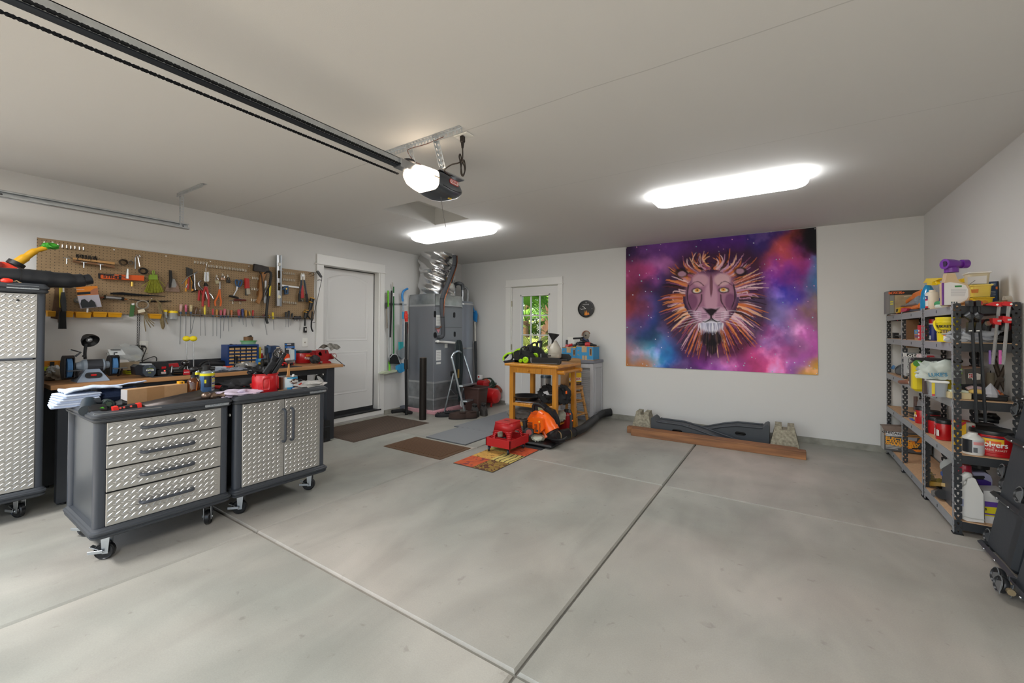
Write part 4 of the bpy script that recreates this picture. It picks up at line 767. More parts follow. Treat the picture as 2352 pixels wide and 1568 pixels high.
#  on the workbench
Z3,Z4,ZG,ZH,ZI,Z7,Z8=(80,760,5.88),(440,740,6.19),(100,780,11.76),(270,780,10.226),(580,770,10.69),(120,880,3.734),(500,860,4.613)
YZ=cols((0,0,1),(0,1,0),(1,0,0)).to_4x4()
XZ=cols((1,0,0),(0,0,1),(0,1,0)).to_4x4()
def mx(x):return Matrix.Translation((x,0,0))@YZ
def cloth(par,name,fn,nu,nv,m,amp=.006,seed=1,solid=.003):
 r=random.Random(seed);ph=[(r.uniform(8,45),r.uniform(8,45),r.uniform(0,6))for _ in range(7)]
 def g(u,v):
  p=Vector(fn(u,v));p.y+=sum(math.sin(a*p.x*2+b*p.z*2+c)for a,b,c in ph)*amp/3;return p
 return P(par,name,B().grid(g,nu,nv),m,70,solid)
def lump(par,name,c,r,m,seed=1,amp=.2,n=20,k=12,kind=None):
 """a soft crumpled bag or bundle"""
 q=random.Random(seed);ph=[(q.uniform(1,5),q.uniform(1,5),q.uniform(1,5),q.uniform(0,6))for _ in range(8)]
 b=B().ball((0,0,0),1,n,k);o=[]
 for x,y,z in b.v:
  d=1+amp*sum(math.sin(a*x*2+e*y*2+f*z*2+g)for a,e,f,g in ph)/4;y2=max(y,-.75)
  yy=c[1]+y2*r[1]*d;o.append((c[0]+x*r[0]*d,max(yy,.0015)if abs(c[1])<r[1]*1.6 and c[1]>0 else yy,c[2]+z*r[2]*d))
 b.v=o;return P(par,name,b,m,40,kind=kind)
k=K('level_case','orange plastic case standing at the back of the bench beside the locker','case',ZG,(300,1000),X=XL+.2)
k.plate('case_body',[(20,580),(560,562),(560,715),(20,728)],-.05,0,M('#d98a12',.45));k.plate('black_latch',[(178,600),(295,597),(295,722),(178,725)],0,.008,INK);k.plate('groove',[(418,570),(430,570),(430,718),(418,718)],0,.003,M('#8d560a',.5))
k=K('lime_tool_box','lime green tool box under the orange case behind the grinder','box',ZG,(300,950),X=XL+.21)
k.plate('box_body',[(10,735),(545,715),(545,950),(10,960)],-.07,0,M('#b8c91a',.45));k.plate('grey_latch',[(188,755),(325,748),(325,830),(188,835)],0,.008,M('#a9a9aa',.5))
k=K('red_tray','small red plastic tray at the locker end of the workbench','tray',ZG,(180,1095),on=BZ);k.plate('tray_shell',[(30,960),(290,948),(250,1095),(30,1100)],-.2,0,M('#a01518',.45))
k=K('paper_bag','crumpled brown paper and clear plastic bag beside the grinder','bag',ZG,(380,1105),on=BZ);c=Vector(k.l(380,985));lump(k.t,'crumpled_paper',(c.x,.045,-.05),(.075,.055,.06),M('#8f8577',.8,var=.2,scale=30),4,.35);lump(k.t,'clear_film',(c.x-.02,.085,-.03),(.035,.035,.03),M('#d9dde0',.15,alpha=.7),6,.4)
k=K('bench_grinder','grey bench grinder with blue wheels, eye shields and gooseneck lamp','bench grinder',ZG,(1350,1130),on=BZ-.0)
CASTG=M('#8d9aa8',.45,var=.06);D=-.10
q=[k.l(*p_,D)for p_ in((850,745),(1800,690))];xa,xb=q[0][0],q[1][0];ym=k.l(1350,690,D)[1];rm=(k.l(1350,530,D)[1]-k.l(1350,860,D)[1])/2*1.0
xl,xr_=k.l(1150,690,D)[0],k.l(1575,690,D)[0]
P(k.t,'motor_shell',B().lathe([(rm*.98,xl),(rm*.98,xr_)],(0,ym,D),(1,0,0),28)if False else B().cyl((xl,ym,D),(xr_,ym,D),rm,n=28),M('#3f434a',.45,.4,var=.3,scale=60,stretch=(.1,3,3)))
for s_,x0,x1,x2 in((1,xl,k.l(990,690,D)[0],xa),(-1,xr_,k.l(1660,690,D)[0],xb)):
 P(k.t,'end_bell',B().cyl((x0,ym,D),(x0+(x1-x0)*.6,ym,D),rm*1.03,rm*.98,28).cyl((x0+(x1-x0)*.6,ym,D),(x1,ym,D),rm*.98,rm*.7,28).cyl((x1,ym,D),(x2,ym,D),rm*.7,rm*.52,28),CASTG)
bs_=[k.l(*p_)for p_ in((905,1165),(1790,1110),(1560,830),(1180,850))]
b=B();lo=min(bs_[0][1],bs_[1][1]);hi=ym-rm*.55
X0,X1,X2,X3=bs_[0][0],bs_[1][0],bs_[3][0],bs_[2][0]
b.add([(X0,0,0),(X1,0,0),(X1,0,-.2),(X0,0,-.2),(X0+.004,.012,-.004),(X1-.004,.012,-.004),(X1-.004,.012,-.196),(X0+.004,.012,-.196),(X2,hi,-.05),(X3,hi,-.05),(X3,hi,-.15),(X2,hi,-.15)],[(0,3,2,1),(8,9,10,11)]+[(i,(i+1)%4,4+(i+1)%4,4+i)for i in range(4)]+[(4+i,4+(i+1)%4,8+(i+1)%4,8+i)for i in range(4)])
P(k.t,'pedestal_base',b,M('#8e9cae',.45))
tilt=Matrix.Translation(((X2+X3)/2,hi*.5,-.022))@Matrix.Rotation(-.38,4,'X')
sw=P(k.t,'switch_plate',B().prism(rrect(-.05,.05,-.024,.024,.023),0,.007,tilt),INK);P(sw,'red_switch',B().box(0,0,0.009,.034,.014,.008,.002).v and B().add(*(lambda z:(z.v,z.f))(B().box(0,0,.009,.034,.014,.008,.002)),tilt),M('#c2181c',.35))
for nm,gx,yy,ry in(('left',690,750,335),('right',1915,690,285)):
 cx_,cy_=k.l(gx-30,yy,D)[:2];R=(k.l(gx,yy-ry,D)[1]-k.l(gx,yy+ry,D)[1])/2*.97;hw=.026
 P(k.t,'grinding_wheel',B().cyl((cx_-.014,cy_,D),(cx_+.014,cy_,D),R*.9,n=28),M('#3f6d9c',.8,bump=.5))
 pts=[(R*math.cos(math.radians(a)),R*math.sin(math.radians(a)))for a in range(52,309,8)]
 g=B();
 for s_ in(-1,1):g.prism([(a+D,b_+cy_)for a,b_ in pts],cx_+s_*hw-.003,cx_+s_*hw+.003,YZ)
 n_=len(pts)
 g.add([(cx_+s_*hw,b_+cy_,a+D)for a,b_ in pts for s_ in(-1,1)],[(2*i,2*i+1,2*i+3,2*i+2)for i in range(n_-1)])
 P(k.t,'wheel_guard',g,M('#1f1f22',.5));P(k.t,'tool_rest',B().box(cx_+.02,cy_-.02,D+R+.015,.085,.006,.045,.001),M('#6f7376',.35,.8));P(k.t,'rest_arm',B().tube([(cx_+.035,cy_-.02,D+R),(cx_+.04,cy_-.075,D+R*.5),(cx_+.03,cy_-.09,D)],.007,6),BLK)
P(k.t,'spark_arm',B().tube([k.l(850,455,D+.09),k.l(1005,340,D+.1),k.l(745,268,D+.12)],.008,6,sq=.5),M('#25282c',.4));k.plate('eye_shield',[(660,255),(1010,305),(1015,330),(760,310)],.0,.004,M('#b9bcbc',.1,alpha=.5))
k.plate('eye_shield',[(1735,265),(2115,258),(2225,405),(1800,408)],-.03,-.026,M('#dfe3e4',.08,alpha=.35));k.plate('shield_frame',[(1815,258),(2080,258),(2080,290),(1815,290)],-.03,-.022,M('#3a3d40',.4));k.rod('shield_arm',[(1910,430,-.03),(1905,350,-.03),(1990,345,-.03)],.006,M('#3a3d40',.4))
k.rod('lamp_neck',[(1125,520,D),(1118,360,D),(1135,200,D),(1150,110,D)],.0105,BLK,sp=4,n=10);k.rod('lamp_clip',[(1080,470,D),(1110,440,D)],.014,BLK)
c=Vector(k.l(1255,20,D));c2=Vector(k.l(1190,60,D))
lm=P(k.t,'lamp_shade',B().lathe([(.014,-.06),(.028,-.055),(.05,-.02),(.058,.01),(.056,.014),(.046,-.012),(.02,-.035),(0,-.037)],c,(.25,-.55,.8),24),BLK);P(lm,'bulb',B().ball(c-Vector((.25,-.55,.8))*.012,.022),M('#b9bcc0',.15,.6))
k=K('tan_box','tan cardboard box with a clear bag on it behind the chargers','box',ZH,(250,660),X=XL+.28);k.plate('box_body',[(45,540),(515,515),(515,700),(45,720)],-.12,0,M('#a99b82',.7));c=Vector(k.l(250,400,-.05));
k2=K('clear_plastic_bag','big clear plastic bag slumped against the wall by the outlet','bag',ZH,(250,530),X=XL+.26);lump(k2.t,'film',(0,.06,-.06),(.12,.09,.05),M('#dfe5e6',.1,alpha=.45),8,.35);k2.plate('white_sheet',[(20,470),(230,470),(290,530),(40,545)],-.02,.0,WHT)
k=K('lime_charger','lime green battery charger with dark sticker','charger',ZH,(250,820),on=BZ+.004)
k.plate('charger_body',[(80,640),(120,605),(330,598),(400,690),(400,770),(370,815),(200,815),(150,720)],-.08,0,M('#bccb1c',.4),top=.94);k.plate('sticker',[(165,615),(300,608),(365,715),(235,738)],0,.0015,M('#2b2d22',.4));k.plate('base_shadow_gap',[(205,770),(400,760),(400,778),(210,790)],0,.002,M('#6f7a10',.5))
k=K('battery_charger_dark','large dark grey battery on charger with white and lime print','battery',ZH,(720,875),on=BZ+.004);GRB=M('#3b444d',.4)
k.plate('side_block',[(400,640),(480,585),(640,600),(640,840),(430,830)],-.13,-.012,M('#1d2026',.35));k.plate('front_cap',[(590,640),(660,590),(850,575),(915,660),(912,790),(840,875),(665,875),(590,800)],-.11,.0,GRB,top=.93);k.plate('terminal_top',[(560,565),(810,560),(812,590),(575,598)],-.09,-.02,M('#aeb2b5',.4))
TX(k.t,'RYOBI',k.l(765,715,.001),.017,WHT,None,1.15,bold=.0006);TX(k.t,'40V',k.l(760,640,.001),.011,M('#9aa0a5',.5));TX(k.t,'6Ah',k.l(755,775,.001),.012,M('#c9d82a',.4));k.rod('lime_line',[(690,683,.0),(835,676,.0)],.0015,M('#b9c91e',.4))
k=K('red_charger','black battery charger with red label and red indicator light','charger',ZH,(1080,845),on=BZ+.004)
k.plate('charger_base',[(925,720),(1050,690),(1200,700),(1220,790),(1180,840),(940,840)],-.12,0,BLK,top=.96);k.plate('battery',[(860,525),(1190,512),(1205,640),(1140,690),(890,690)],-.11,-.03,M('#202124',.4));k.plate('red_label',[(1040,632),(1142,625),(1138,672),(1040,685)],-.03,-.022,REDP);k.rod('indicator',[(1107,728,-.002),(1107,728,.004)],.006,M('#ff4a3a',.3,emit=1.2));k.plate('spec_sticker',[(1020,755),(1140,750),(1140,798),(1030,800)],0,.001,M('#b9a9a4',.5))
k=K('orbital_cutter','small red and silver rotary tool lying between charger and hitch','power tool',ZH,(1350,740),X=-4.95)
k.plate('red_body',[(1205,570),(1420,545),(1450,635),(1215,645)],-.04,0,M('#b5242c',.4));k.plate('metal_guard',[(1290,660),(1500,632),(1560,680),(1420,720),(1300,730)],-.03,.01,M('#aeb0b2',.3,.9));k.rod('spindle',[(1275,610,.01),(1275,740,.01)],.008,CHR2)
k=K('hitch_ball_mount','black trailer hitch with shiny tow balls and red tag','hitch',ZH,(1600,825),on=BZ+.004);GB=M('#0d0d0f',.12,coat=.6);D=-.03
c=Vector(k.l(1600,548,D));r_=(k.l(1600,490,D)[1]-k.l(1600,610,D)[1])/2*1.2;P(k.t,'tow_ball',B().ball(c,(r_*1.15,r_,r_*1.15),20,12),GB);h=k.l(1600,760,D)[1]
P(k.t,'ball_neck',B().lathe([(r_*.6,c.y-r_*1.5),(r_*.55,c.y-r_*.8),(r_*1.2,h+.01),(r_*1.6,h-.01)][1:],(c.x,0,c.z),(0,1,0)),GB);k.rod('shank',[(1290,760,D),(1480,755,D),(1600,770,D),(1880,755,D)],[.028,.034,.036,.03],GB,n=14);k.rod('neck_bend',[(1450,730,D),(1530,660,D),(1570,610,D)],[.02,.018,.016],GB,n=10)
c=Vector(k.l(1830,735,D));P(k.t,'tow_ball',B().ball(c,.028,18,10),GB);k.plate('red_tag',[(1560,700),(1708,702),(1695,825),(1545,825)],.012,.018,M('#b3202a',.4));TX(k.t,'REESE',k.l(1625,765,.0182),.014,WHT,None,1.1)
k.rod('hitch_pin',[(1260,770,.02),(1280,640,.02)],.006,CHR2)
for i,(bx_,by_,ex,ey,lab)in enumerate(((2048,102,2055,470,'yellow ball on a telescoping rod over the hitch, left one'),(2142,102,2144,520,'yellow ball on a telescoping rod over the hitch, right one'))):
 k=K('alignment_rod',lab,'rod',Z3,(ex,ey),X=-4.86+.02*i,group='yellow ball alignment rods');c=Vector(k.l(bx_,by_));r_=abs(k.l(bx_+52,by_)[0]-c.x)
 P(k.t,'foam_ball',B().ball(c,(r_,r_*.86,r_),20,12),M('#ead414',.6));k.rod('rod',[(bx_,by_+30,0),((bx_+ex)/2,(by_+ey)/2,0),(ex,ey,0)],[.003,.0038,.006],CHR2);k.rod('magnet_base',[(ex,ey-12,0),(ex,ey+30,0)],.012,GB)
k=K('power_adapter','cluster of black plugs and a grey adapter in the wall outlet','adapter',ZH,(600,170),X=XL+.012)
k.plate('grey_adapter',[(525,120),(610,120),(610,200),(525,200)],0,.045,M('#a7a79f',.5));k.plate('black_plug',[(575,135),(655,135),(655,182),(575,182)],.045,.075,BLK);k.plate('black_plug',[(525,200),(605,200),(600,240),(530,240)],0,.05,BLK);k.plate('black_plug',[(290,130),(470,125),(470,175),(300,165)],.01,.05,BLK)
for pts in([(300,148,.03),(200,175,.05),(110,260,.06),(75,370,.06),(68,470,.05)],[(600,240,.03),(580,320,.04),(510,395,.06),(440,420,.08)],[(655,160,.06),(672,220,.05),(620,350,.05),(580,460,.06),(600,560,.08)],[(490,488,.1),(600,490,.08),(740,430,.06),(860,395,.05),(915,430,.05),(912,500,.06)]):
 k.rod('cord',pts,.0042,BLK,sp=5)
k.plate('yellow_plug_tag',[(410,345),(525,400),(490,475),(385,395)],.085,.095,M('#c9b41e',.5));k.rod('bundled_cord',[(330,420,.09),(370,405,.1),(410,440,.09),(340,470,.1),(345,430,.11),(420,470,.1)],.006,BLK,sp=4)
k=K('tool_roll','black rolled tool pouch lying by the back rail','pouch',Z4,(330,660),X=-5.1);c=Vector(k.l(310,600));P(k.t,'rolled_fabric',B().tube(spline([k.l(130,640,.0),k.l(220,590,.0),k.l(350,590,.0),k.l(480,600,.0)],4),[.03,.033,.036,.038,.04,.042,.043,.043,.043,.042,.042,.041,.04],14),M('#1b1c1f',.5,bump=.8,bscale=30));k.rod('strap',[(240,560,.045),(260,610,.05),(255,650,.045)],.006,M('#303236',.5));k.rod('webbing_loop',[(110,640,.02),(150,575,.03),(230,548,.02)],.007,M('#131416',.6),sp=4)
k=K('small_parts_case','flat clear parts case on the bench mat','case',Z4,(390,695),on=BZ+.004);k.plate('clear_case',[(265,640),(495,637),(500,695),(270,700)],-.12,0,M('#c2cbd8',.15,alpha=.75));k.plate('lid_rim',[(265,632),(495,630),(495,640),(265,643)],-.12,.002,M('#d8dde4',.2))
k=K('orange_knife','bright orange handled utility knife lying by the flashlight','knife',Z4,(510,640),X=-4.85);k.rod('handle',[(450,635,0),(520,640,0),(575,632,0)],[.012,.014,.012],M('#e0471a',.4),n=10)
k=K('flashlight','black flashlight standing on its head before the drawer organiser','flashlight',Z4,(630,650),on=BZ+.004);k.can('barrel',607,655,650,480,BLK,[(.95,0),(1,.05),(1,.3),(.75,.4),(.75,.8),(.85,.85),(.85,1)]);k.rod('clip',[(660,500,.0),(662,610,.0)],.004,DKST)
k=K('zip_bags','loose small clear bags of hardware on the mat','bags',Z4,(630,685),on=BZ+.004);lump(k.t,'bag_pile',(0,.006,-.05),(.13,.02,.06),M('#9ea3ae',.2,alpha=.8,bump=1,bscale=60),3,.5)
k=K('parts_organizer','blue metal parts cabinet with rows of small tan-labelled drawers','parts cabinet',Z4,(720,660),X=-5.02);a=Vector(k.l(527,345));e=Vector(k.l(928,640));ww=e.x-a.x;y0=BZ-k.o.z;y1=a.y
BLUM=M('#143a78',.4);b=B();dp=-.15
b.bx(a.x-.012,a.x,y0,y1+.018,dp,.008).bx(e.x,e.x+.014,y0,y1+.018,dp,.008).bx(a.x,e.x,y1,y1+.018,dp,.008).bx(a.x,e.x,y0,y0+.01,dp,.008).bx(a.x,e.x,y0,y1,dp,dp+.004)
P(k.t,'cabinet_shell',b,BLUM);nr,nc=6,5;rh=(y1-y0-.012)/nr
for i in range(nr):
 P(k.t,'shelf_strip',B().bx(a.x,e.x,y0+.01+i*rh-.006,y0+.01+i*rh+.001,dp,.006),BLUM)
 for j in range(nc):
  x0=a.x+ww*j/nc+.003;x1=a.x+ww*(j+1)/nc-.003;z0_=y0+.012+i*rh;d=P(k.t,'small_drawer',B().bx(x0,x1,z0_,z0_+rh-.01,dp+.01,.002,.001),M('#3a3a3c',.35));P(d,'label_card',B().bx(x0+.004,x1-.004,z0_+.003,z0_+rh*.5,.002,.004),M('#d9ad72',.6));P(d,'pull_lip',B().bx(x0+.004,x1-.004,z0_+rh*.6,z0_+rh*.68,.002,.012),M('#5a5a5c',.3))
k=K('green_tub','translucent green plastic tub on top of the parts cabinet','tub',Z4,(810,318),X=-5.06);k.can('tub_body',712,905,318,272,M('#8fbf95',.25,alpha=.85),[(.9,0),(.97,.9),(1,1)]);k.can('rim',702,917,276,258,M('#4f9a58',.3))
k=K('twine_roll','brown wood-grain tin sitting in the green tub','tin',Z4,(806,265),X=-5.08);k.can('tin_body',747,866,268,205,M('#6b4b2c',.6,var=.35,scale=30,stretch=(1,.1,1)));k.plate('rag',[(790,205),(850,183),(862,200),(850,212)],-.05,-.03,M('#262626',.7))
k=K('cable_on_cabinet','small black cable lying on the parts cabinet top','cable',Z4,(590,325),X=-5.06);k.rod('cable',[(535,325,0),(560,312,0),(600,322,0),(640,318,.01),(600,328,.02),(560,326,.01)],.006,BLK,sp=4)
k=K('foil_bag','crumpled silver foil bag in front of the parts cabinet','bag',Z4,(830,640),on=BZ+.004);lump(k.t,'foil',(0,.025,-.06),(.14,.034,.06),M('#c4c2bd',.25,.5),5,.5,26,14)
for lab,x0,x1,y0,y1,c,c2 in(('fat yellow marker with pencils behind it',946,985,515,398,'#e2cd1c','#e2cd1c'),('red marker with white cap beside the yellow one',985,1012,512,440,'#c01f22','#e8e8e6')):
 k=K('marker',lab,'marker',Z4,((x0+x1)/2,y0),X=-5.05);k.can('barrel',x0,x1,y0,y1,M(c,.4));k.can('cap',x0+3,x1-3,y1,y1-45,M(c2,.4))
k=K('pencils','a few dark-tipped pencils standing behind the markers','pencils',Z4,(975,400),X=-5.08)
for x,t_ in((960,355),(985,350),(1000,375)):k.rod('pencil',[(x+6,420,0),(x,t_,0)],.004,M('#a9702a',.5))
k=K('tape_rolls','stack of grey tape rolls beside the markers','tape',ZI,(300,560),X=-5.05);k.can('tape_roll',248,355,562,490,M('#77706a',.5));
k=K('cyan_box','small box with cyan, blue and yellow stripes','box',Z4,(1010,590),X=-4.95);k.plate('box_body',[(948,520),(1075,515),(1075,592),(948,596)],-.08,-.002,M('#2a6fb0',.5));k.plate('cyan_stripe',[(948,520),(1075,515),(1075,542),(948,546)],-.002,0,M('#5bb8d8',.5));k.plate('yellow_stripe',[(948,568),(1075,562),(1075,592),(948,596)],-.002,0,M('#d9b51e',.5))
k=K('black_reel','black round reel lying before the cyan box','reel',ZI,(320,735),X=-4.85);k.rod('reel_body',[(240,665,.02),(390,660,.02)],.042,M('#151515',.35),n=22);k.rod('reel_face',[(232,665,.02),(245,665,.02)],.03,M('#2c2a26',.4),n=18)
k=K('orbital_sander','blue palm sander standing behind the chrome vent','sander',ZI,(570,560),X=-5.0)
k.plate('sander_body',[(440,290),(470,258),(660,250),(695,300),(690,560),(450,570)],-.1,0,M('#243a5c',.45),top=.95);k.plate('white_label',[(585,285),(665,282),(665,312),(585,315)],0,.002,M('#c9c4b0',.5));k.rod('blue_pipe',[(350,265,-.02),(415,300,.0),(420,420,.0)],.018,M('#2c4566',.4),sp=4)
k=K('clear_blade_pack','clear pack of dark blades leaning left of the blue sander','package',ZI,(340,540),X=-5.06);k.plate('pack',[(310,265),(415,260),(420,560),(315,570)],-.02,0,M('#4a5560',.2,alpha=.9))
k=K('chrome_vent','round chrome vent grille with radial slots','vent',ZI,(635,530),X=-4.86);c=Vector(k.l(638,425));R=abs(k.l(748,425)[0]-c.x)
P(k.t,'rim',B().tube([(c.x+R*math.cos(2*PI*i/28),c.y+R*math.sin(2*PI*i/28),0)for i in range(28)],.004,6,closed=True),CHROME);P(k.t,'dark_backing',B().lathe([(0,-.012),(R*.97,-.012),(R*.97,-.006),(0,-.006)],c,(0,0,1),24),M('#3a3a38',.5))
for i in range(14):a=2*PI*i/14;P(k.t,'spoke',B().cyl((c.x+.006*math.cos(a),c.y+.006*math.sin(a),0),(c.x+R*math.cos(a+.25),c.y+R*math.sin(a+.25),0),.0026,n=5),CHROME)
for s_ in(-1,1):P(k.t,'ear',B().ball((c.x+s_*R*1.1,c.y-.02,0),(.016,.02,.008)),CHROME)
k=K('hardware_card','carded package with blue band and black parts leaning on the wall','package',ZI,(915,420),X=-5.18);k.plate('card',[(795,190),(1030,185),(1035,560),(800,570)],-.01,0,M('#3b3d42',.5));k.plate('blue_band',[(800,268),(1042,268),(1038,305),(803,308)],0,.004,M('#1f6fc0',.45));k.plate('white_text_strip',[(850,205),(950,203),(950,225),(850,228)],0,.002,WHT);k.plate('blue_logo',[(800,205),(850,205),(850,240),(800,240)],0,.002,M('#2a78c8',.4));k.plate('white_part',[(835,325),(955,320),(955,345),(835,348)],0,.012,WHT);TX(k.t,'HILLMAN',k.l(920,288,.0045),.013,WHT,None,1.2)
k=K('orange_bag','small orange and white bag standing by the tray of bits','bag',ZI,(865,625),X=-4.84);k.plate('bag_body',[(795,500),(830,450),(905,450),(930,600),(800,625)],-.05,0,M('#dc4a1c',.4),top=.9);k.plate('white_panel',[(795,575),(925,545),(925,605),(798,620)],0,.003,M('#d9d0cc',.5))
k=K('glue_bottle','white glue bottle with blue side standing left of the red coffee can','bottle',ZI,(1000,615),X=-4.82);k.plate('bottle_body',[(950,350),(1030,340),(1035,605),(948,612)],-.05,0,M('#c4d0d2',.3),top=.92);k.plate('blue_side',[(1030,345),(1070,345),(1065,610),(1032,612)],-.04,-.01,M('#2b78b8',.4))
def coffee(k,x0,x1,yb,yt,lid=True,grip=None,big=True):
 """ribbed red plastic coffee can, black lid, moulded grip"""
 o_,(cx,r_,h0,h1)=k.can('can_body',x0,x1,yb,yt,REDP,[(.93,0),(.97,.02),(.97,.14),(1,.17),(1,.84),(.97,.87),(.97,.96),(.99,.97),(.99,1)],n=32)
 if lid:P(k.t,'lid',B().lathe([(r_*1.03,h1-.012),(r_*1.05,h1-.004),(r_*1.03,h1+.012),(r_*.98,h1+.016),(r_*.9,h1+.012),(0,h1+.012)],(cx,0,-r_),(0,1,0),32),M('#202326',.35))
 return cx,r_,h0,h1
def wrap(par,name,cx,r_,y0,y1,a0,a1,m,off=.0012,zc=None):
 b=B();n_=12;rr=r_+off
 b.grid(lambda u,v:(cx+rr*math.sin(a0+(a1-a0)*u),y0+(y1-y0)*v,(-r_ if zc is None else zc)+rr*math.cos(a0+(a1-a0)*u)),n_,2);return P(par,name,b,m)
def roty(a):return Matrix.Rotation(a,3,'Y')
def oncan(par,s_,cx,r_,y,a,size,m,sx=1,bold=0,zc=None):
 return TX(par,s_,(cx+(r_+.002)*math.sin(a),y,(-r_ if zc is None else zc)+(r_+.002)*math.cos(a)),size,m,roty(a),sx,bend=r_+.002,bold=bold)
k=K('coffee_can','red coffee can with black lid and orange band on the bench beside the vise','coffee can',ZI,(1250,695),on=BZ)
cx,r_,h0,h1=coffee(k,1062,1440,690,400);hh_=h1-h0;wrap(k.t,'orange_band',cx,r_,h0+hh_*.6,h0+hh_*.76,-.25,.75,M('#d9741a',.4));oncan(k.t,'Folgers',cx,r_,h0+hh_*.47,.12,.036,WHT,.95,.0008);oncan(k.t,'Classic Roast',cx,r_,h0+hh_*.34,.12,.015,M('#e8c9c0',.5))
P(k.t,'grip_recess',B().box(cx+r_*.86,h0+hh_*.5,-r_*.5,.012,hh_*.6,.03,.005),M('#8e0f14',.4))
k=K('bit_tray','scatter of red and black tool bits before the coffee can','tool bits',ZI,(870,735),X=-4.72);r=random.Random(4)
for i in range(26):
 x=r.uniform(690,1000);y=740-r.uniform(5,60);p_=k.l(x,y,r.uniform(-.06,.02));P(k.t,'bit',B().box(p_[0],max(p_[1],.008),p_[2],r.uniform(.02,.05),.014,.016,.003,Matrix.Rotation(r.uniform(-1,1),3,'Y')@Matrix.Rotation(r.uniform(-.6,.6),3,'Z')),M('#c91a1a',.35)if r.random()<.45 else BLK)
k.rod('black_tape',[(690,700,-.02),(790,720,-.02)],.02,BLKR)
k=K('bench_vise','dark red bench vise with a rag on its jaw at the bench end','vise',ZI,(1800,690),on=BZ);VR=M('#8c161c',.35,coat=.2)
k.plate('vise_base',[(1650,690),(1665,640),(1900,625),(1935,660),(1930,690)],-.16,0,M('#a51a20',.35));k.plate('vise_body',[(1600,440),(1680,350),(1850,345),(1890,450),(2005,440),(2010,580),(1880,600),(1850,650),(1700,660),(1650,560)],-.12,-.02,VR,top=.94)
k.plate('slide_bar',[(1480,420),(1700,410),(1700,480),(1480,490)],-.1,-.04,VR);k.plate('rear_jaw',[(1560,375),(1640,370),(1700,440),(1700,500),(1560,480)],-.11,-.02,VR);k.plate('jaw_gap',[(1790,370),(1815,370),(1815,440),(1790,440)],-.019,-.017,INK)
k.rod('screw_boss',[(1960,505,-.03),(2010,502,.03)],.03,VR,n=16);k.rod('screw_end',[(1990,502,.01),(2010,502,.05)],.022,CHROME,n=14);k.rod('handle_bar',[(1950,470,.05),(2010,540,.05),(2255,735,.05)],.008,CHROME);k.rod('handle_knob',[(2240,725,.05),(2262,742,.05)],.011,CHROME);k.rod('clamp_nut',[(1690,670,.01),(1690,650,.02)],.014,CHR2)
k2=K('vise_rag','grey oil-stained rag draped over the vise jaw','rag',ZI,(1850,340),X=k.X-.02)
pts=[(1585,340),(1640,280),(1700,240),(1780,250),(1850,320),(1870,370)];q=[Vector(k2.l(*p_))for p_ in pts]
def rg(u,v):
 i=min(int(u*5),4);t_=u*5-i;p_=q[i].lerp(q[i+1],t_);return(p_.x+v*.17+.02*u,p_.y+.004+.015*v+.008*math.sin(5*u+9*v),p_.z+.02-.05*v)
P(k2.t,'rag_cloth',B().grid(lambda u,v:rg(u,v),18,14),M('#9a968d',.85,second='#4a4844',scale=26,bump=.4),70,.004)
k=K('black_pouch','black fabric pouch slumped between coffee can and vise','pouch',ZI,(1580,700),X=-4.7);lump(k.t,'pouch_body',(0,.05,-.04),(.06,.055,.05),M('#1c1c1e',.7),9,.25)
k=K('hanging_cable','coil of black cable hanging under the bench end','cable',ZI,(1660,930),X=-5.1);r=random.Random(8)
k.rod('cable_lead',[(1608,790,0),(1610,870,0),(1640,940,0)],.005,BLK,sp=3);k.plate('plug',[(1640,930),(1710,920),(1710,950),(1640,960)],0,.025,BLK)
c=Vector(k.l(1650,1085));R=abs(k.l(1765,1085)[0]-c.x)
P(k.t,'cable_loops',B().tube([(c.x+R*(1-.05*t)*math.cos(2*PI*i/20+.3*t),c.y+R*1.12*(1-.06*t)*math.sin(2*PI*i/20),.006*t)for t in range(4)for i in range(20)],.0055,6),BLK)
#  on top of the rolling cabinets
CZ=.868
k=K('folded_towels','stack of folded white and pale blue towels on the drawer cabinet corner','towels',Z3,(600,1040),on=CZ-.003)
for i in range(6):P(k.t,'towel_fold',B().box(-.01+.004*i,.012+i*.013,-.115,.2-.006*i,.013,.2,.006,Matrix.Rotation(.05*i-.1,3,'Y')),M(['#aab8d2','#c2ccdd'][i%2],.9,bump=.6,bscale=200))
c=Vector(k.l(700,930,-.1));cloth(k.t,'top_towel',lambda u,v:(c.x-.11+.26*u,.098+.02*math.sin(3*u)*(1-v),-.02-.19*v),16,12,M('#c4d2e6',.9,bump=.4,bscale=160),.006,3,.012)
k.rod('hanging_tip',[(385,905,-.05),(430,915,-.05),(480,960,-.04)],[.006,.012,.014],M('#cfc8c4',.9))
k=K('blue_shop_cloth','dark and light blue shop cloth folded beside the cardboard box','cloth',Z3,(930,990),on=CZ-.003);c=Vector(k.l(930,930,-.1))
cloth(k.t,'light_side',lambda u,v:(c.x-.05+.25*u,.105+.02*u-.015*v,-.03-.13*v),14,10,M('#b5c5e0',.85),.004,5,.006);P(k.t,'dark_folds',B().box(c.x+.07,.05,-.1,.22,.085,.14,.03),M('#1e2e4c',.85,bump=.6,bscale=60))
k=K('cordless_trimmer','black and green cordless tool heads with a bright lime battery latch','power tool',Z3,(850,1095),on=CZ-.003)
k.rod('motor_barrel',[(700,1080,0),(720,1020,-.06),(735,950,-.1)],[.034,.036,.034],M('#1d2a33',.45),n=18);k.rod('battery_body',[(715,1080,.0),(830,1065,.0),(950,1060,.0)],[.03,.034,.032],BLK,n=14);k.plate('lime_latch',[(830,1050),(925,1020),(965,1055),(960,1100),(835,1108)],-.01,.03,M('#59c232',.4),top=.9)
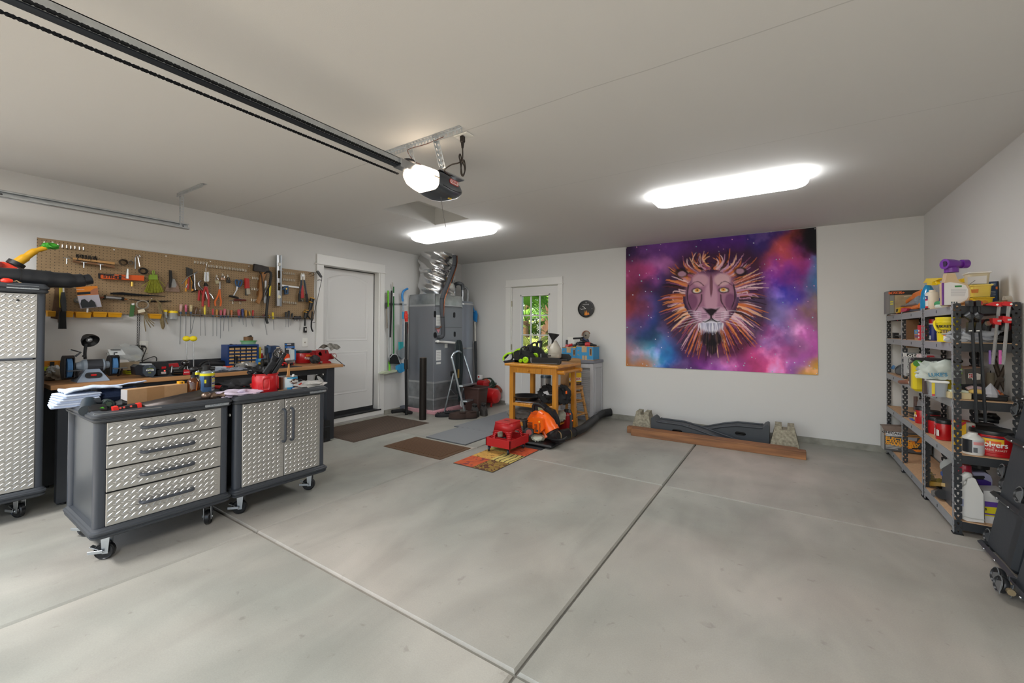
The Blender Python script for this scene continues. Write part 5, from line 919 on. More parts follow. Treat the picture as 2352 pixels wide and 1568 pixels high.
for nm,x,y,rr_ in(('fan_head',1000,985,78),('fan_head',715,1015,60)):
 c=Vector(k.l(x,y,-.04));R=abs(k.l(x+rr_,y,-.04)[0]-c.x);h_=P(k.t,nm,B().cyl(c-Vector((0,0,.06)),c,R,n=24),M('#20302c',.5));P(h_,'hub_badge',B().cyl(c,c+Vector((0,0,.006)),R*.5,n=18),M('#46584a',.4))
 for i in range(16):a=2*PI*i/16;P(h_,'vent_fin',B().box(c.x+R*.78*math.cos(a),c.y+R*.78*math.sin(a),c.z+.003,R*.35,.003,.005,0,Matrix.Rotation(a,3,'Z')),M('#3c4a48',.5))
k.rod('black_handle',[(880,950,-.08),(790,960,-.08),(760,1030,-.06)],.024,M('#1a2127',.5),n=12);k.rod('second_tool',[(1090,1000,-.06),(1160,985,-.06),(1230,990,-.06)],[.022,.03,.02],BLK,n=12)
k=K('hand_saw','hand saw with red and black grip and long dark blade along the tray','hand saw',Z3,(1250,1060),on=CZ+.004)
k.plate('grip',[(1110,1040),(1250,1010),(1395,985),(1410,1040),(1260,1060),(1125,1080)],-.02,.012,M('#1d1e20',.5));k.plate('red_end',[(1055,1030),(1125,1015),(1140,1075),(1065,1090)],-.022,.016,M('#dc2c22',.4));k.plate('red_end',[(1380,985),(1440,970),(1450,1045),(1395,1055)],-.022,.016,M('#dc2c22',.4))
for x,y in((1155,1040),(1205,1030),(1300,1015)):k.rod('rivet',[(x,y,.01),(x,y,.016)],.006,M('#c2382a',.4))
e=onZ(80+2350/5.88,760+945/5.88,CZ)-k.o;a=Vector(k.l(1440,1040));f=onZ(80+2250/5.88,760+890/5.88,CZ)-k.o
bl=B();w0=Vector(k.l(1440,975));bl.add([(a.x,a.y,a.z),(e.y,.006,e.x),(f.y,.045,f.x-.02),(w0[0],w0[1],-.02)],[(0,1,2,3)]);P(k.t,'blade',bl,M('#4f4845',.45,.6,var=.2),solid=.002)
k=K('steel_rule','thin steel rule lying along the front edge of the drawer cabinet','rule',Z3,(1250,1085),on=CZ+.012);a=onZ(80+790/5.88,760+1130/5.88,CZ+.012)-k.o;e=onZ(80+1710/5.88,760+1028/5.88,CZ+.012)-k.o
d=Vector((e.y-a.y,0,e.x-a.x));P(k.t,'rule_blade',B().box((a.y+e.y)/2,0,(a.x+e.x)/2,d.length,.003,.022,.001,Matrix.Rotation(-math.atan2(d.z,d.x),3,'Y')),M('#9aa0a6',.3,.9))
k=K('cardboard_box','long plain cardboard box with a tape strip standing on the drawer cabinet','box',Z3,(1250,990),on=CZ-.003)
a=k.o;e=onZ(80+2062/5.88,760+880/5.88,CZ-.003);v=e-a;L_=v.length;an=math.atan2(-(e.x-a.x),(e.y-a.y));top_=k.l(1250,795)[1];
bxo=P(k.t,'box_body',B().box(L_/2,top_/2,-.035,L_,top_,.07,.002),M('#b08a62',.75,var=.05,scale=40));bxo.rotation_euler=(0,an,0)
tp=P(k.t,'tape_strip',B().box(L_*.44,top_/2,.0005,.1,top_+.001,.002),M('#a57e56',.3));tp.rotation_euler=(0,an,0);
fp=P(k.t,'end_flap',B().box(-.0008,top_/2,-.035,.0016,top_-.002,.068),M('#a9a4a2',.7));fp.rotation_euler=(0,an,0)
k=K('amber_spray_bottle','amber glass bottle with black pump behind the cardboard box','bottle',Z3,(2142,878),on=CZ-.003);AMB=M('#4a2308',.08,coat=.5)
o_,(cx,r_,h0,h1)=k.can('glass',2064,2220,878,600,AMB,[(.92,0),(1,.03),(1,.66),(.9,.76),(.5,.87),(.42,.92),(.42,1)],n=24);k.can('pump_collar',2110,2180,645,595,BLK,zc=-r_);P(k.t,'pump_stem',B().cyl((cx,h1,-r_),(cx,h1+.03,-r_),.008,n=10),BLK);P(k.t,'pump_head',B().ball((cx,h1+.045,-r_),(.028,.02,.024)).cyl((cx,h1+.045,-r_),(cx+.05,h1+.05,-r_),.009,n=8),BLK);P(k.t,'dip_tube',B().cyl((cx,h0+.01,-r_*.06),(cx+.01,h0+.1,-r_*.02),.004,n=6),M('#a8621c',.3))
for i,(x0,x1,yb,yt,lab)in enumerate(((1955,2245,1255,775,'blue and yellow degreaser spray can with black nozzle'),(1905,2000,1230,770,'second blue and yellow can half hidden behind the first'))):
 k=K('spray_can',lab,'spray can',ZH,((x0+x1)/2,yb),on=CZ-.003);
 if i:
  k.t.location.x-=.07
 o_,(cx,r_,h0,h1)=k.can('can_body',x0,x1,yb,yt,M('#4d6f9a',.35),[(.97,0),(1,.02),(1,.97),(.9,1)],n=28);H_=h1-h0
 P(k.t,'dome_top',B().lathe([(r_*.92,h1),(r_*.75,h1+.012),(r_*.6,h1+.02),(0,h1+.022)],(cx,0,-r_),(0,1,0),24),M('#b9c4cc',.25,.8))
 wrap(k.t,'yellow_shoulder',cx,r_,h0+H_*.86,h0+H_*.99,-1.7,1.7,M('#e0d51e',.4));wrap(k.t,'dark_panel',cx,r_,h0+H_*.3,h0+H_*.86,-.75,.2,M('#222c3e',.4));wrap(k.t,'white_panel',cx,r_,h0+H_*.1,h0+H_*.86,.25,1.3,M('#b9b6bd',.4));wrap(k.t,'yellow_foot',cx,r_,h0+H_*.02,h0+H_*.08,-.1,1.3,M('#e0d51e',.4),.0016);wrap(k.t,'yellow_figure',cx,r_,h0+H_*.5,h0+H_*.68,-.7,-.45,M('#e0d51e',.4),.002)
 for j in range(5):wrap(k.t,'print_bar',cx,r_,h0+H_*(.2+.12*j),h0+H_*(.25+.12*j),.3,1.15,M('#dccf2a' if j in(1,3,4)else '#44464e',.4),.0018)
 if not i:
  P(k.t,'nozzle_cap',B().lathe([(r_*.62,h1+.015),(r_*.62,h1+.05),(r_*.5,h1+.055),(0,h1+.055)],(cx-.006,0,-r_),(0,1,0),18).cyl((cx,h1+.035,-r_),(cx+r_*.95,h1+.03,-r_+.02),.016,n=12),BLK);oncan(k.t,'WD',cx,r_,h0+H_*.78,.7,.022,M('#2b3350',.4),1.1,.0006)
k=K('ball_peen_hammer','ball peen hammer head resting on the drawer cabinet corner','hammer',Z4,(300,1095),on=CZ+.003);HM=M('#7a685c',.35,.85,var=.25,scale=40)
c=Vector(k.l(210,1050));c.y=.03;P(k.t,'ball_end',B().ball(c,(.03,.026,.026),18,10),HM);k.rod('neck',[(225,1055,0),(300,1050,0),(340,1045,0)],[.014,.024,.018],HM,n=12);k.rod('eye',[(285,1050,0),(330,1045,0)],.027,HM,n=8);k.rod('face_end',[(340,1045,0),(400,1040,0),(455,1035,0)],[.012,.012,.022],HM,n=14)
k=K('orange_battery','small yellow-orange battery peeking over the cardboard box','battery',ZH,(1515,1030),X=-3.62);k.plate('battery_body',[(1455,985),(1575,975),(1575,1100),(1455,1110)],-.05,0,M('#e0a01c',.4));k.plate('dark_label',[(1505,985),(1530,983),(1530,1025),(1505,1027)],0,.001,INK)
k=K('plastic_bag_parts','clear bag with purple-white print lying on the door cabinet corner','bag',Z4,(680,1055),on=CZ);lump(k.t,'bag_film',(0,.02,-.03),(.14,.03,.06),M('#cfc3d6',.25,var=.15,scale=25),12,.5,26,12)
k=K('red_handled_pliers','red handled pliers lying on the door cabinet','pliers',Z4,(390,960),on=CZ);k.t.location.z+=.01;k.rod('handle',[(310,925,-.02),(380,930,-.02),(470,930,-.02)],.009,REDG);k.rod('handle',[(310,945,0),(390,950,0),(470,940,0)],.009,REDG);k.rod('jaws',[(465,935,-.01),(560,945,-.01)],[.014,.006],DKM)
k=K('steel_clip_ring','chrome spring clip standing between pliers and gloves','clip',Z4,(560,940),on=CZ);k.rod('ring',[(545,930,0),(555,895,0),(572,892,0),(575,925,0),(550,940,0)],.004,CHR2,sp=4)
k=K('work_gloves','black work gloves with orange-red fingers','gloves',Z4,(740,960),on=CZ);lump(k.t,'black_cuff',(0,.035,-.06),(.13,.05,.07),M('#1b1c1f',.8),14,.35,24,12)
for x0,y0,x1,y1 in((690,865,760,905),(740,845,770,910),(780,855,800,915),(820,855,840,920),(860,850,835,925)):k.rod('red_finger',[(x0,y0,-.04),((x0+x1)/2,(y0+y1)/2-8,-.02),(x1,y1,-.01)],[.01,.013,.01],M('#e03a22',.6),n=10)
k=K('red_container','open red coffee container stuffed with black straps, grip facing out','container',Z4,(1045,1015),on=CZ);cx,r_,h0,h1=coffee(k,878,1212,1010,728,lid=False);hh_=h1-h0
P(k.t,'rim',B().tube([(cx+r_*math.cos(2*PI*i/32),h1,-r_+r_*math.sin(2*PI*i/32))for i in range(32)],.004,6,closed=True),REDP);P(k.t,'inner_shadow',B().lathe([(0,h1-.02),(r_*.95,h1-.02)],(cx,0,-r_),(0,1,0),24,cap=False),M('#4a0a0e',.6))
for a0,w_ in((-.38,.26),(1.0,.2)):
 g=B();n_=10
 g.grid(lambda u,v:(cx+(r_+.003-.011*math.sin(PI*u)*math.sin(PI*v))*math.sin(a0+w_*(2*u-1)),h0+hh_*(.18+.62*v),-r_+(r_+.003-.011*math.sin(PI*u)*math.sin(PI*v))*math.cos(a0+w_*(2*u-1))),n_,n_);P(k.t,'moulded_grip',g,M('#a31018',.4),60)
 ring=[(cx+(r_+.001)*math.sin(a0+w_*x),h0+hh_*(.49+.33*y),-r_+(r_+.001)*math.cos(a0+w_*x))for x,y in[(math.copysign(abs(math.cos(t))**.5,math.cos(t)),math.copysign(abs(math.sin(t))**.5,math.sin(t)))for t in[2*PI*i/28 for i in range(28)]]]
 P(k.t,'grip_rim',B().tube(ring,.0045,6,closed=True),REDP)
for i,(p0,p1,p2,w_)in enumerate((((1075,735),(1100,600),(1085,440),.008),((1110,735),(1150,570),(1165,430),.009),((1130,740),(1220,600),(1330,440),.016),((1060,735),(1130,620),(1180,480),.02),((1165,735),(1230,640),(1300,520),.014),((1040,735),(1110,640),(1170,560),.024))):
 k.rod('black_strap',[(*p0,-.07+.012*i),(*p1,-.07+.012*i),(*p2,-.07+.012*i)],w_,M('#1c1f24',.55),sp=4,sq=.45)
lump(k.t,'black_plastic',(cx-.035,h1+.018,-r_),(.075,.035,.05),M('#17181a',.4),3,.5,18,10);k.rod('ratchet_handle',[(860,640,-.06),(900,690,-.06),(1010,690,-.05),(1030,640,-.05)],.012,BLK,sp=3)
k=K('yellow_black_can','narrow yellow and black can hidden behind the red container','can',Z4,(900,955),X=-3.5);k.can('can_body',872,925,960,835,M('#d8c21c',.4));k.plate('dark_label',[(880,850),(905,848),(905,900),(880,902)],-.002,.0,M('#2a2340',.5))
k=K('white_spray_can','white spray can squeezed between red container and cocoa tin','spray can',Z4,(1225,970),X=-3.46);k.can('can_body',1205,1245,975,800,M('#d8d4cc',.35),[(.95,0),(1,.03),(1,.85),(.5,.95),(.4,1)])
k=K('cocoa_tin','blue and white cocoa tin holding a brush','tin',Z4,(1360,965),on=CZ);o_,(cx,r_,h0,h1)=k.can('tin_body',1226,1490,965,765,M('#aeb0b0',.3,.8),[(.97,0),(1,.02),(1,.97),(1.02,.98),(1.02,1),(.95,1),(.95,.9)],n=32);H_=h1-h0
wrap(k.t,'blue_paper',cx,r_,h0+H_*.02,h0+H_*.95,-.5,1.57,M('#2a96c8',.45));wrap(k.t,'white_centre',cx,r_,h0+H_*.2,h0+H_*.85,-.7,.05,M('#cfe0ea',.45),.0016);wrap(k.t,'brown_edge',cx,r_,h0+H_*.05,h0+H_*.95,-1.5,-.9,M('#6a4a38',.5),.0016);wrap(k.t,'blue_foot',cx,r_,h0+H_*.03,h0+H_*.17,-.1,1.1,M('#1c5ab0',.45),.002)
el=B();el.grid(lambda u,v:(cx+(r_+.0024)*math.sin(.35+.62*v*math.cos(2*PI*u)),h0+H_*(.63+.2*v*math.sin(2*PI*u)),-r_+(r_+.0024)*math.cos(.35+.62*v*math.cos(2*PI*u))),24,5,wrap=True);P(k.t,'oval_logo',el,M('#4a2a1c',.45));oncan(k.t,'Ovaltine',cx,r_+.0012,h0+H_*.63,.35,.034,WHT,.8,.0006,zc=-r_)
mug=B();mug.grid(lambda u,v:(cx+(r_+.0022)*math.sin(.12+.52*u),h0+H_*(.2+.24*v),-r_+(r_+.0022)*math.cos(.12+.52*u)),8,3);P(k.t,'mug_print',mug,M('#7a4630',.5));wrap(k.t,'foam_print',cx,r_,h0+H_*.38,h0+H_*.44,.14,.6,M('#e0d0c4',.5),.003)
k.rod('brush_handle',[(1370,790,-r_),(1378,720,-r_),(1385,590,-r_)],[.016,.012,.006],M('#c08a52',.45),n=8,sq=.5);k.rod('white_handle',[(1440,775,-r_*1.3),(1450,735,-r_*1.3)],.008,WHT,n=8);k.rod('ferrule',[(1368,800,-r_),(1372,770,-r_)],.018,M('#4a3020',.4),n=8,sq=.5)
k=K('black_cord_bundle','black cord bundle behind the white rag on the door cabinet','cord',Z4,(1540,880),X=-3.6);k.rod('cord',[(1490,880,0),(1510,830,0),(1560,820,.01),(1590,860,.02),(1540,870,.03),(1500,850,.02),(1550,835,.0),(1600,850,-.01),(1580,880,.0)],.008,BLK,sp=4)
k=K('white_rag','white rag with a red stripe spread on the door cabinet top','rag',Z4,(1690,935),on=CZ);lump(k.t,'rag_folds',(0,.018,-.07),(.14,.03,.08),M('#c4c2be',.9,bump=.6,bscale=60),21,.45,28,12);k.plate('red_stripe',[(1500,905),(1565,858),(1570,872),(1505,918)],-.03,-.02,M('#b8352a',.8));k.rod('brown_string',[(1230,975,.02),(1300,965,.03),(1400,960,.02),(1500,948,.03)],.004,M('#8a6a48',.8),sp=3)
k=K('small_bung','tiny red cap beside the cocoa tin base','cap',Z4,(1460,970),on=CZ);P(k.t,'cap_body',B().cyl((0,0,0),(0,.012,0),.008),M('#6a3a2a',.5))
#  on the tall locker
LZ=1.664
k=K('gas_can','red gas can with yellow spout on top of the tall locker','gas can',ZA,(100,560),X=-4.78);
k.plate('can_body',[(-250,420),(-60,392),(60,395),(120,415),(270,490),(300,540),(300,640),(-250,660)],-.2,0,M('#d8381e',.4),top=.96);k.plate('vent_cap',[(-30,395),(25,405),(35,470),(-30,485)],-.01,.02,M('#7a1210',.4))
k.rod('collar',[(165,410,-.1),(300,485,-.1)],.0,M('#1d1d1f',.5))if False else k.rod('collar',[(215,455,-.1),(262,408,-.1)],.05,M('#1d1d1f',.5),n=18)
k.rod('spout',[(255,415,-.1),(400,320,-.1),(520,240,-.1),(690,190,-.1)],[.03]*6+[.024]*7+[.018]*6,M('#d8a21a',.4),sp=6,n=16);c=Vector(k.l(745,165,-.1));lump(k.t,'green_rag_tip',c,(.045,.026,.03),M('#3fa02a',.6),5,.4,16,9)
k=K('blower_tube','long black leaf blower tube lying across the locker top','blower tube',ZA,(500,720),X=-4.5);BT=M('#1c1e22',.42)
k.rod('tube',[(-500,610,-.08),(-100,615,-.08),(290,625,-.08)],[.062,.062,.06],BT,n=24);k.rod('nozzle',[(285,635,-.08),(500,648,-.08),(800,668,-.08),(1100,683,-.08),(1270,672,-.08),(1375,655,-.08)],[.066]*5+[.064]*5+[.058]*5+[.05]*5+[.04]*5+[.033],BT,sp=5,n=24)
k.rod('joint_ring',[(280,632,-.08),(300,634,-.08)],.068,M('#101113',.5),n=24);k.plate('red_latch',[(385,535),(500,530),(500,548),(390,552)],-.1,-.06,M('#d83a2a',.4));k.plate('latch_block',[(280,540),(515,545),(515,575),(280,570)],-.11,-.05,BT)
k=K('paint_marker','red plastic handle with a brown string tag at the locker front edge','handle',ZA,(110,712),X=-4.46);k.rod('red_grip',[(8,685,0),(60,680,0),(120,683,0),(190,690,0)],[.008,.018,.018,.011],M('#e0301c',.4),n=12);k.rod('string',[(190,690,0),(230,690,0),(255,685,0),(290,705,0),(325,718,0)],.003,M('#a08a68',.8),sp=3);k.rod('wood_stick',[(0,712,0),(120,738,0),(250,728,0),(310,715,0)],.006,M('#8a6f4c',.8),sp=3)
k=K('black_tool_case','black plastic tool case on the floor under the bench end','case',(500,860,4.613),(1155,715),on=0);k.plate('case_body',[(1100,475),(1185,480),(1192,500),(1190,690),(1120,715),(1080,715)],-.25,0,M('#17191c',.5),top=.97);k.plate('case_recess',[(1120,600),(1160,590),(1160,670),(1125,680)],0,.004,M('#08090a',.6));k.plate('lid_line',[(1105,560),(1190,545),(1190,552),(1105,568)],0,.006,M('#2c2f33',.5))
#  mats and rugs
def matmat(hx,hx2,sx,sy,kind):
 m=bpy.data.materials.new('ribbed_mat');m.use_nodes=True;t=m.node_tree;n=t.nodes;L=t.links;p=n['Principled BSDF'];p.inputs['Roughness'].default_value=.95
 tc=n.new('ShaderNodeTexCoord');mp=n.new('ShaderNodeMapping');mp.inputs['Scale'].default_value=(sx,sy,1);L.new(tc.outputs['Object'],mp.inputs[0])
 if kind=='brick':
  b=n.new('ShaderNodeTexBrick');b.inputs['Mortar Size'].default_value=.12;b.inputs['Scale'].default_value=1;b.inputs['Brick Width'].default_value=1.2;b.inputs['Row Height'].default_value=.5
  b.inputs['Color1'].default_value=lin(hx);b.inputs['Color2'].default_value=lin(hx);b.inputs['Mortar'].default_value=lin(hx2)
 else:
  b=n.new('ShaderNodeTexChecker');b.inputs['Scale'].default_value=1;b.inputs['Color1'].default_value=lin(hx);b.inputs['Color2'].default_value=lin(hx2)
 L.new(mp.outputs[0],b.inputs['Vector']);nz=n.new('ShaderNodeTexNoise');nz.inputs['Scale'].default_value=250;L.new(tc.outputs['Object'],nz.inputs[0])
 x=n.new('ShaderNodeMix');x.data_type='RGBA';x.blend_type='OVERLAY';x.inputs[0].default_value=.5;L.new(b.outputs['Color'],x.inputs[6]);L.new(nz.outputs['Fac'],x.inputs[7]);L.new(x.outputs[2],p.inputs['Base Color'])
 bp=n.new('ShaderNodeBump');bp.inputs['Strength'].default_value=.5;bp.inputs['Distance'].default_value=.003;L.new(b.outputs['Fac'],bp.inputs['Height']);L.new(bp.outputs[0],p.inputs['Normal'])
 return m
def floor_mat(name,label,x0,x1,y0,y1,m,edge,h=.008,inset=.03):
 t=T(name,label,'mat',((x0+x1)/2,(y0+y1)/2,0));w,d=x1-x0,y1-y0
 P(t,'mat_base',B().box(0,0,h*.3,w,d,h*.6,.002),edge);P(t,'pile_field',B().box(0,0,h*.6,w-inset*2,d-inset*2,h*.8,.002),m);return t
floor_mat('door_mat','large dark brown doormat against the step of the house door',-5.21,-4.31,3.12,4.385,matmat('#5a4a3e','#46392f',70,70,'check'),M('#4a3c31',.9),inset=.025)
floor_mat('door_mat','smaller brown ribbed doormat lying free on the concrete',-3.885,-2.998,3.212,3.722,matmat('#6d5138','#4c3523',16,50,'brick'),M('#5d4530',.9),.011,.05)
FOAM=M('#7f8285',.85,bump=.25,bscale=300);FEDGE=M('#55585a',.9)
def foam(label,x0,x1,y0,y1,ta,tb):
 n_=13;pts=[]
 for i in range(n_+1):pts.append((x0+(x1-x0)*i/n_,y0+(.012 if i%2 and ta else 0)))
 for i in range(n_+1):pts.append((x1-(x1-x0)*i/n_,y1+(.012 if i%2 and tb else 0)))
 t=T('foam_mat',label,'mat',((x0+x1)/2,(y0+y1)/2,0));c=t.location
 P(t,'foam_tile',B().prism([(a-c.x,b_-c.y)for a,b_ in pts],.001,.012),FOAM);P(t,'dark_edge',B().prism([(a*1.0-c.x,b_-c.y)for a,b_ in pts],0,.001).bx(x0-c.x-.004,x1-c.x+.004,y0-c.y-.004,y0-c.y+.004,0,.009).bx(x1-c.x-.004,x1-c.x+.005,y0-c.y,y1-c.y,0,.009),FEDGE)
foam('grey foam floor tile nearest the small brown mat',-3.77,-3.135,3.785,4.42,False,True);foam('grey foam floor tile in the middle, shifted to the left',-3.86,-3.225,4.422,5.05,True,True);foam('grey foam floor tile farthest back by the wooden cart',-3.86,-3.225,5.052,5.7,True,False)
def print_mat(hx,ink,sc,dist,thr,kind='noise'):
 m=bpy.data.materials.new('rug_print');m.use_nodes=True;t=m.node_tree;n=t.nodes;L=t.links;p=n['Principled BSDF'];p.inputs['Roughness'].default_value=.95
 tc=n.new('ShaderNodeTexCoord');q=n.new('ShaderNodeTexWave' if kind=='wave' else 'ShaderNodeTexNoise');q.inputs['Scale'].default_value=sc;q.inputs['Distortion'].default_value=dist;L.new(tc.outputs['Object'],q.inputs[0])
 r=n.new('ShaderNodeValToRGB');e=r.color_ramp.elements;e[0].position=thr;e[1].position=thr+.06;e[0].color=lin(ink);e[1].color=lin(hx);L.new(q.outputs['Fac'],r.inputs[0])
 z=n.new('ShaderNodeTexNoise');z.inputs['Scale'].default_value=9;L.new(tc.outputs['Object'],z.inputs[0]);x=n.new('ShaderNodeMix');x.data_type='RGBA';x.blend_type='OVERLAY';x.inputs[0].default_value=.45;L.new(r.outputs[0],x.inputs[6]);L.new(z.outputs['Fac'],x.inputs[7]);L.new(x.outputs[2],p.inputs['Base Color']);return m
rg_=T('patchwork_rug','patchwork rug of orange, gold and olive squares under the red stool','rug',(-2.5675,3.655,0));P(rg_,'backing',B().box(0,0,.0025,.5,.895,.005,.002),M('#4a3d30',.95))
PR=[[print_mat('#c2582f','#7d3a3c',11,1.5,.38),print_mat('#8d7232','#5a2f22',14,2.2,.44)],[print_mat('#c99e4e','#7c5a2a',24,.8,.36),print_mat('#c3b063','#4a4026',5.5,5,.12,'wave')],[print_mat('#b3a452','#6d6a2e',14,1,.36),print_mat('#c4522a','#7a2a1e',9,2,.36)]]
for j in range(3):
 for i in range(2):P(rg_,'patch',B().box(-.1225+.245*i,-.2935+.2935*j,.006,.242,.2905,.003,.001),PR[j][i])
TM('rubber_mat','black rubber mat under the orange backpack blower','mat',B().box(0,0,.003,.62,.8,.006,.002),M('#1f2022',.85,bump=.4,bscale=200),(-2.61,4.505,0))
#  furnace corner
F5=(860,560,3.563)
def pt(x,y):return F5[0]+x/F5[2],F5[1]+y/F5[2]
FX0,FX1,FY0,FY1=-5.26,-4.69,4.86,5.56
def fz(y):return onY(*pt(474,y),FY0).z
zt,z1_,zb1,zb2,zm,zmid=fz(405),fz(500),fz(1137),fz(1275),fz(680),fz(812)
fu=T('furnace','tall grey sheet metal furnace with galvanised plenums in the corner','furnace',((FX0+FX1)/2,(FY0+FY1)/2,0));FW,FD=FX1-FX0,FY1-FY0
GFUR=M('#80838a',.42,.35);GLV=M('#a9adb0',.38,.9,var=.22,scale=7)
P(fu,'cabinet',B().box(0,0,(z1_+zb1)/2,FW,FD,z1_-zb1,.004),GFUR);P(fu,'supply_plenum',B().box(0,0,(zt+z1_)/2,FW-.004,FD-.004,zt-z1_,.003),GLV);P(fu,'return_plenum',B().box(0,0,(zb1+.06)/2,FW-.004,FD-.004,zb1-.06,.003),GLV)
for z,tw in((z1_,.03),(zb1,.03),(zb2,.028)):
 P(fu,'foil_tape',B().box(0,0,z,FW+.003,FD+.003,tw,.001),M('#c9ccce',.3,.8,bump=1.0,bscale=120))
for z,w_ in((zm,.004),(zmid,.004),(z1_-.005,.006)):P(fu,'panel_seam',B().bx(FW/2-.002,FW/2+.002,-FD/2+.02,FD/2-.02,z-w_,z+w_),M('#4a4c50',.5))
P(fu,'panel_flange',B().bx(FW/2,FW/2+.012,-FD/2+.01,FD/2,z1_-.02,z1_-.008,.002),GFUR)
def fp(x,y):p=onX(*pt(x,y),FX1+.001);return p.y-(FY0+FY1)/2,p.z
for x0,x1,y0,y1 in((486,504,548,600),(645,661,560,603),(483,509,722,768),(650,664,718,760)):
 (a,b_),(c,d)=fp(x0,y1),fp(x1,y0);P(fu,'hand_grip',B().prism(rrect(a,c,b_,d,(c-a)*.45),FW/2,FW/2+.006,cols((0,1,0),(0,0,1),(1,0,0)).to_4x4()),INK)
for x0,x1,y0,y1,hx in((505,545,582,668,'#d8d8d6'),(505,545,868,955,'#e2e2e0'),(507,543,965,985,'#e0e0de'),(575,598,815,850,'#d6d6d4'),(622,650,1040,1085,'#3a3a3a')):
 (a,b_),(c,d)=fp(x0,y1),fp(x1,y0);lb_=P(fu,'label_sticker',B().bx(FW/2,FW/2+.002,a,c,b_,d),M(hx,.5))
 if x1-x0==40:
  for i in range(5):q=b_+(d-b_)*(.15+.15*i);P(lb_,'print_line',B().bx(FW/2+.002,FW/2+.0026,a+.01,c-.012,q,q+.006),M('#9a9a9a',.5))
(a,b_),(c,d)=fp(508,728),fp(538,700);P(fu,'warning_triangle',B().prism([(a,d),(c,d),((a+c)/2,b_)],FW/2,FW/2+.002,cols((0,1,0),(0,0,1),(1,0,0)).to_4x4()),M('#d78a94',.5))
P(fu,'foam_pad',B().box(0,0,.03,FW+.03,FD+.03,.06,.004),M('#d2a3aa',.8));P(fu,'foam_pad',B().bx(FW/2-.12,FW/2+.06,-FD/2-.02,FD/2+.02,0,.05,.006),M('#cf9aa2',.85,var=.12,scale=14))
cx_,cy_=-4.97,5.21;zd=H
foil=B();rr=random.Random(3);ph=[(rr.randint(1,6),rr.uniform(4,22),rr.uniform(0,6))for _ in range(10)]
def fo(u,v):
 a=2*PI*u;d=sum(math.sin(q*a+w*v*2+e)for q,w,e in ph)*.0045+.012*abs(math.sin(7*v+.6*math.sin(3*a)))+.006*math.sin(23*v+5*a)-.012*(abs(v-.55)<.03)
 r_=.29+d;return(r_*math.cos(a),r_*math.sin(a),(zt-.01)+(zd-zt+.01)*v)
foil.grid(fo,72,60,wrap=True)
dt=TM('foil_duct','fat crinkled silver foil duct rising from the furnace to the ceiling','duct',foil,M('#d6d7d8',.22,1,bump=.9,bscale=18),(cx_,cy_,0),smooth=25)
lnp=T('refrigerant_lines','black insulated pipe with thin copper line bending down the furnace front','pipe',onX(*pt(540,765),FX1+.1))
def rp_(pts):return[v-lnp.location for v in pts]
A_=[onX(*pt(520,765),FX1),onX(*pt(545,762),FX1+.08),onX(*pt(562,735),FX1+.09),onX(*pt(557,600),FX1+.09),onX(*pt(553,450),FX1+.09),onX(*pt(600,320),FX1+.1),onX(*pt(650,180),FX1+.12),onX(*pt(654,95),FX1+.1)]
top=A_[-1].copy();A_[-1]=Vector((top.x,top.y,min(H,top.z)));FOAMT=M('#45484d',.8)
P(lnp,'insulated_pipe',B().tube(rp_(spline(A_,4)),.033,12),FOAMT)
for i in(3,4,6):P(lnp,'tape_band',B().cyl(A_[i]-lnp.location-Vector((0,0,.006)),A_[i]-lnp.location+Vector((0,0,.006)),.035,n=12),INK)
Cq=[v+Vector((.03,.035,0))for v in A_[4:]][::-1]+[onX(*pt(568,560),FX1+.12),onX(*pt(560,650),FX1+.1),onX(*pt(530,690),FX1+.06),onX(*pt(500,693),FX1)]
P(lnp,'copper_line',B().tube(rp_(spline(Cq,3)),.007,7),M('#9a5a3a',.35,.8))
l2=[v+Vector((-.02,.06,0))for v in A_[5:]];P(lnp,'second_line',B().tube(rp_(spline([onX(*pt(615,410),FX1-.05),onX(*pt(625,330),FX1)]+l2[1:],3)),.02,9),FOAMT)
cp=T('condensate_pipe','white plastic drain pipe running along the furnace and down to the floor','pipe',onX(*pt(505,800),FX1+.03));Q=[onX(*pt(505,797),FX1+.0),onX(*pt(520,798),FX1+.04),onX(*pt(705,812),FX1+.05),onX(*pt(712,835),FX1+.05),onX(*pt(690,1230),FX1+.05)]
P(cp,'pipe_run',B().tube([v-cp.location for v in(Q[0],Q[1],Q[2],Q[3])],.018,10),WHT);P(cp,'down_pipe',B().tube([Q[3]-cp.location,Vector((Q[3].x,Q[3].y,.03))-cp.location],.018,10),WHT);P(cp,'elbow',B().ball(Q[1]-cp.location,.024).ball(Q[2]-cp.location,.024),WHT)
hz=T('garden_hose','dark hose looped over the white furnace drain pipe with brass end','hose',onX(*pt(690,820),FX1+.09));r=random.Random(9)
for i in range(7):
 w_=r.uniform(.03,.07);dp=r.uniform(.62,.95);o_=r.uniform(-.05,.05);P(hz,'hose_loop',B().tube(spline([(0.0,-w_+o_,-.02-dp*.5),(0,-w_+o_,-.1),(.0,-w_*.3+o_,.05),(.01,w_*.5+o_,.03),(.01,w_+o_,-.12),(.01,w_+o_,-dp*.7),(.01,o_,-dp-.04),(0,-w_+o_,-.02-dp*.5)],5),.014,7),M('#1f2a2c',.5))
P(hz,'brass_end',B().cyl((.04,-.05,-.42),(.04,-.05,-.56),.016,n=10),M('#a88a4e',.35,.8))
hc=onY(*pt(694,700),5.86);wh=T('water_heater','grey water heater tank with warning stickers beside the furnace','water heater',(hc.x,5.86,0));R=.255
zT=onY(*pt(735,462),5.62).z
P(wh,'tank',B().lathe([(R*.97,.05),(R,.06),(R,zT-.03),(R*.97,zT-.004),(R*.9,zT),(0,zT)],n=40),M('#8a919c',.35,.3));P(wh,'tank_foot',B().cyl((0,0,0),(0,0,.05),R*.9,n=28),BLK)
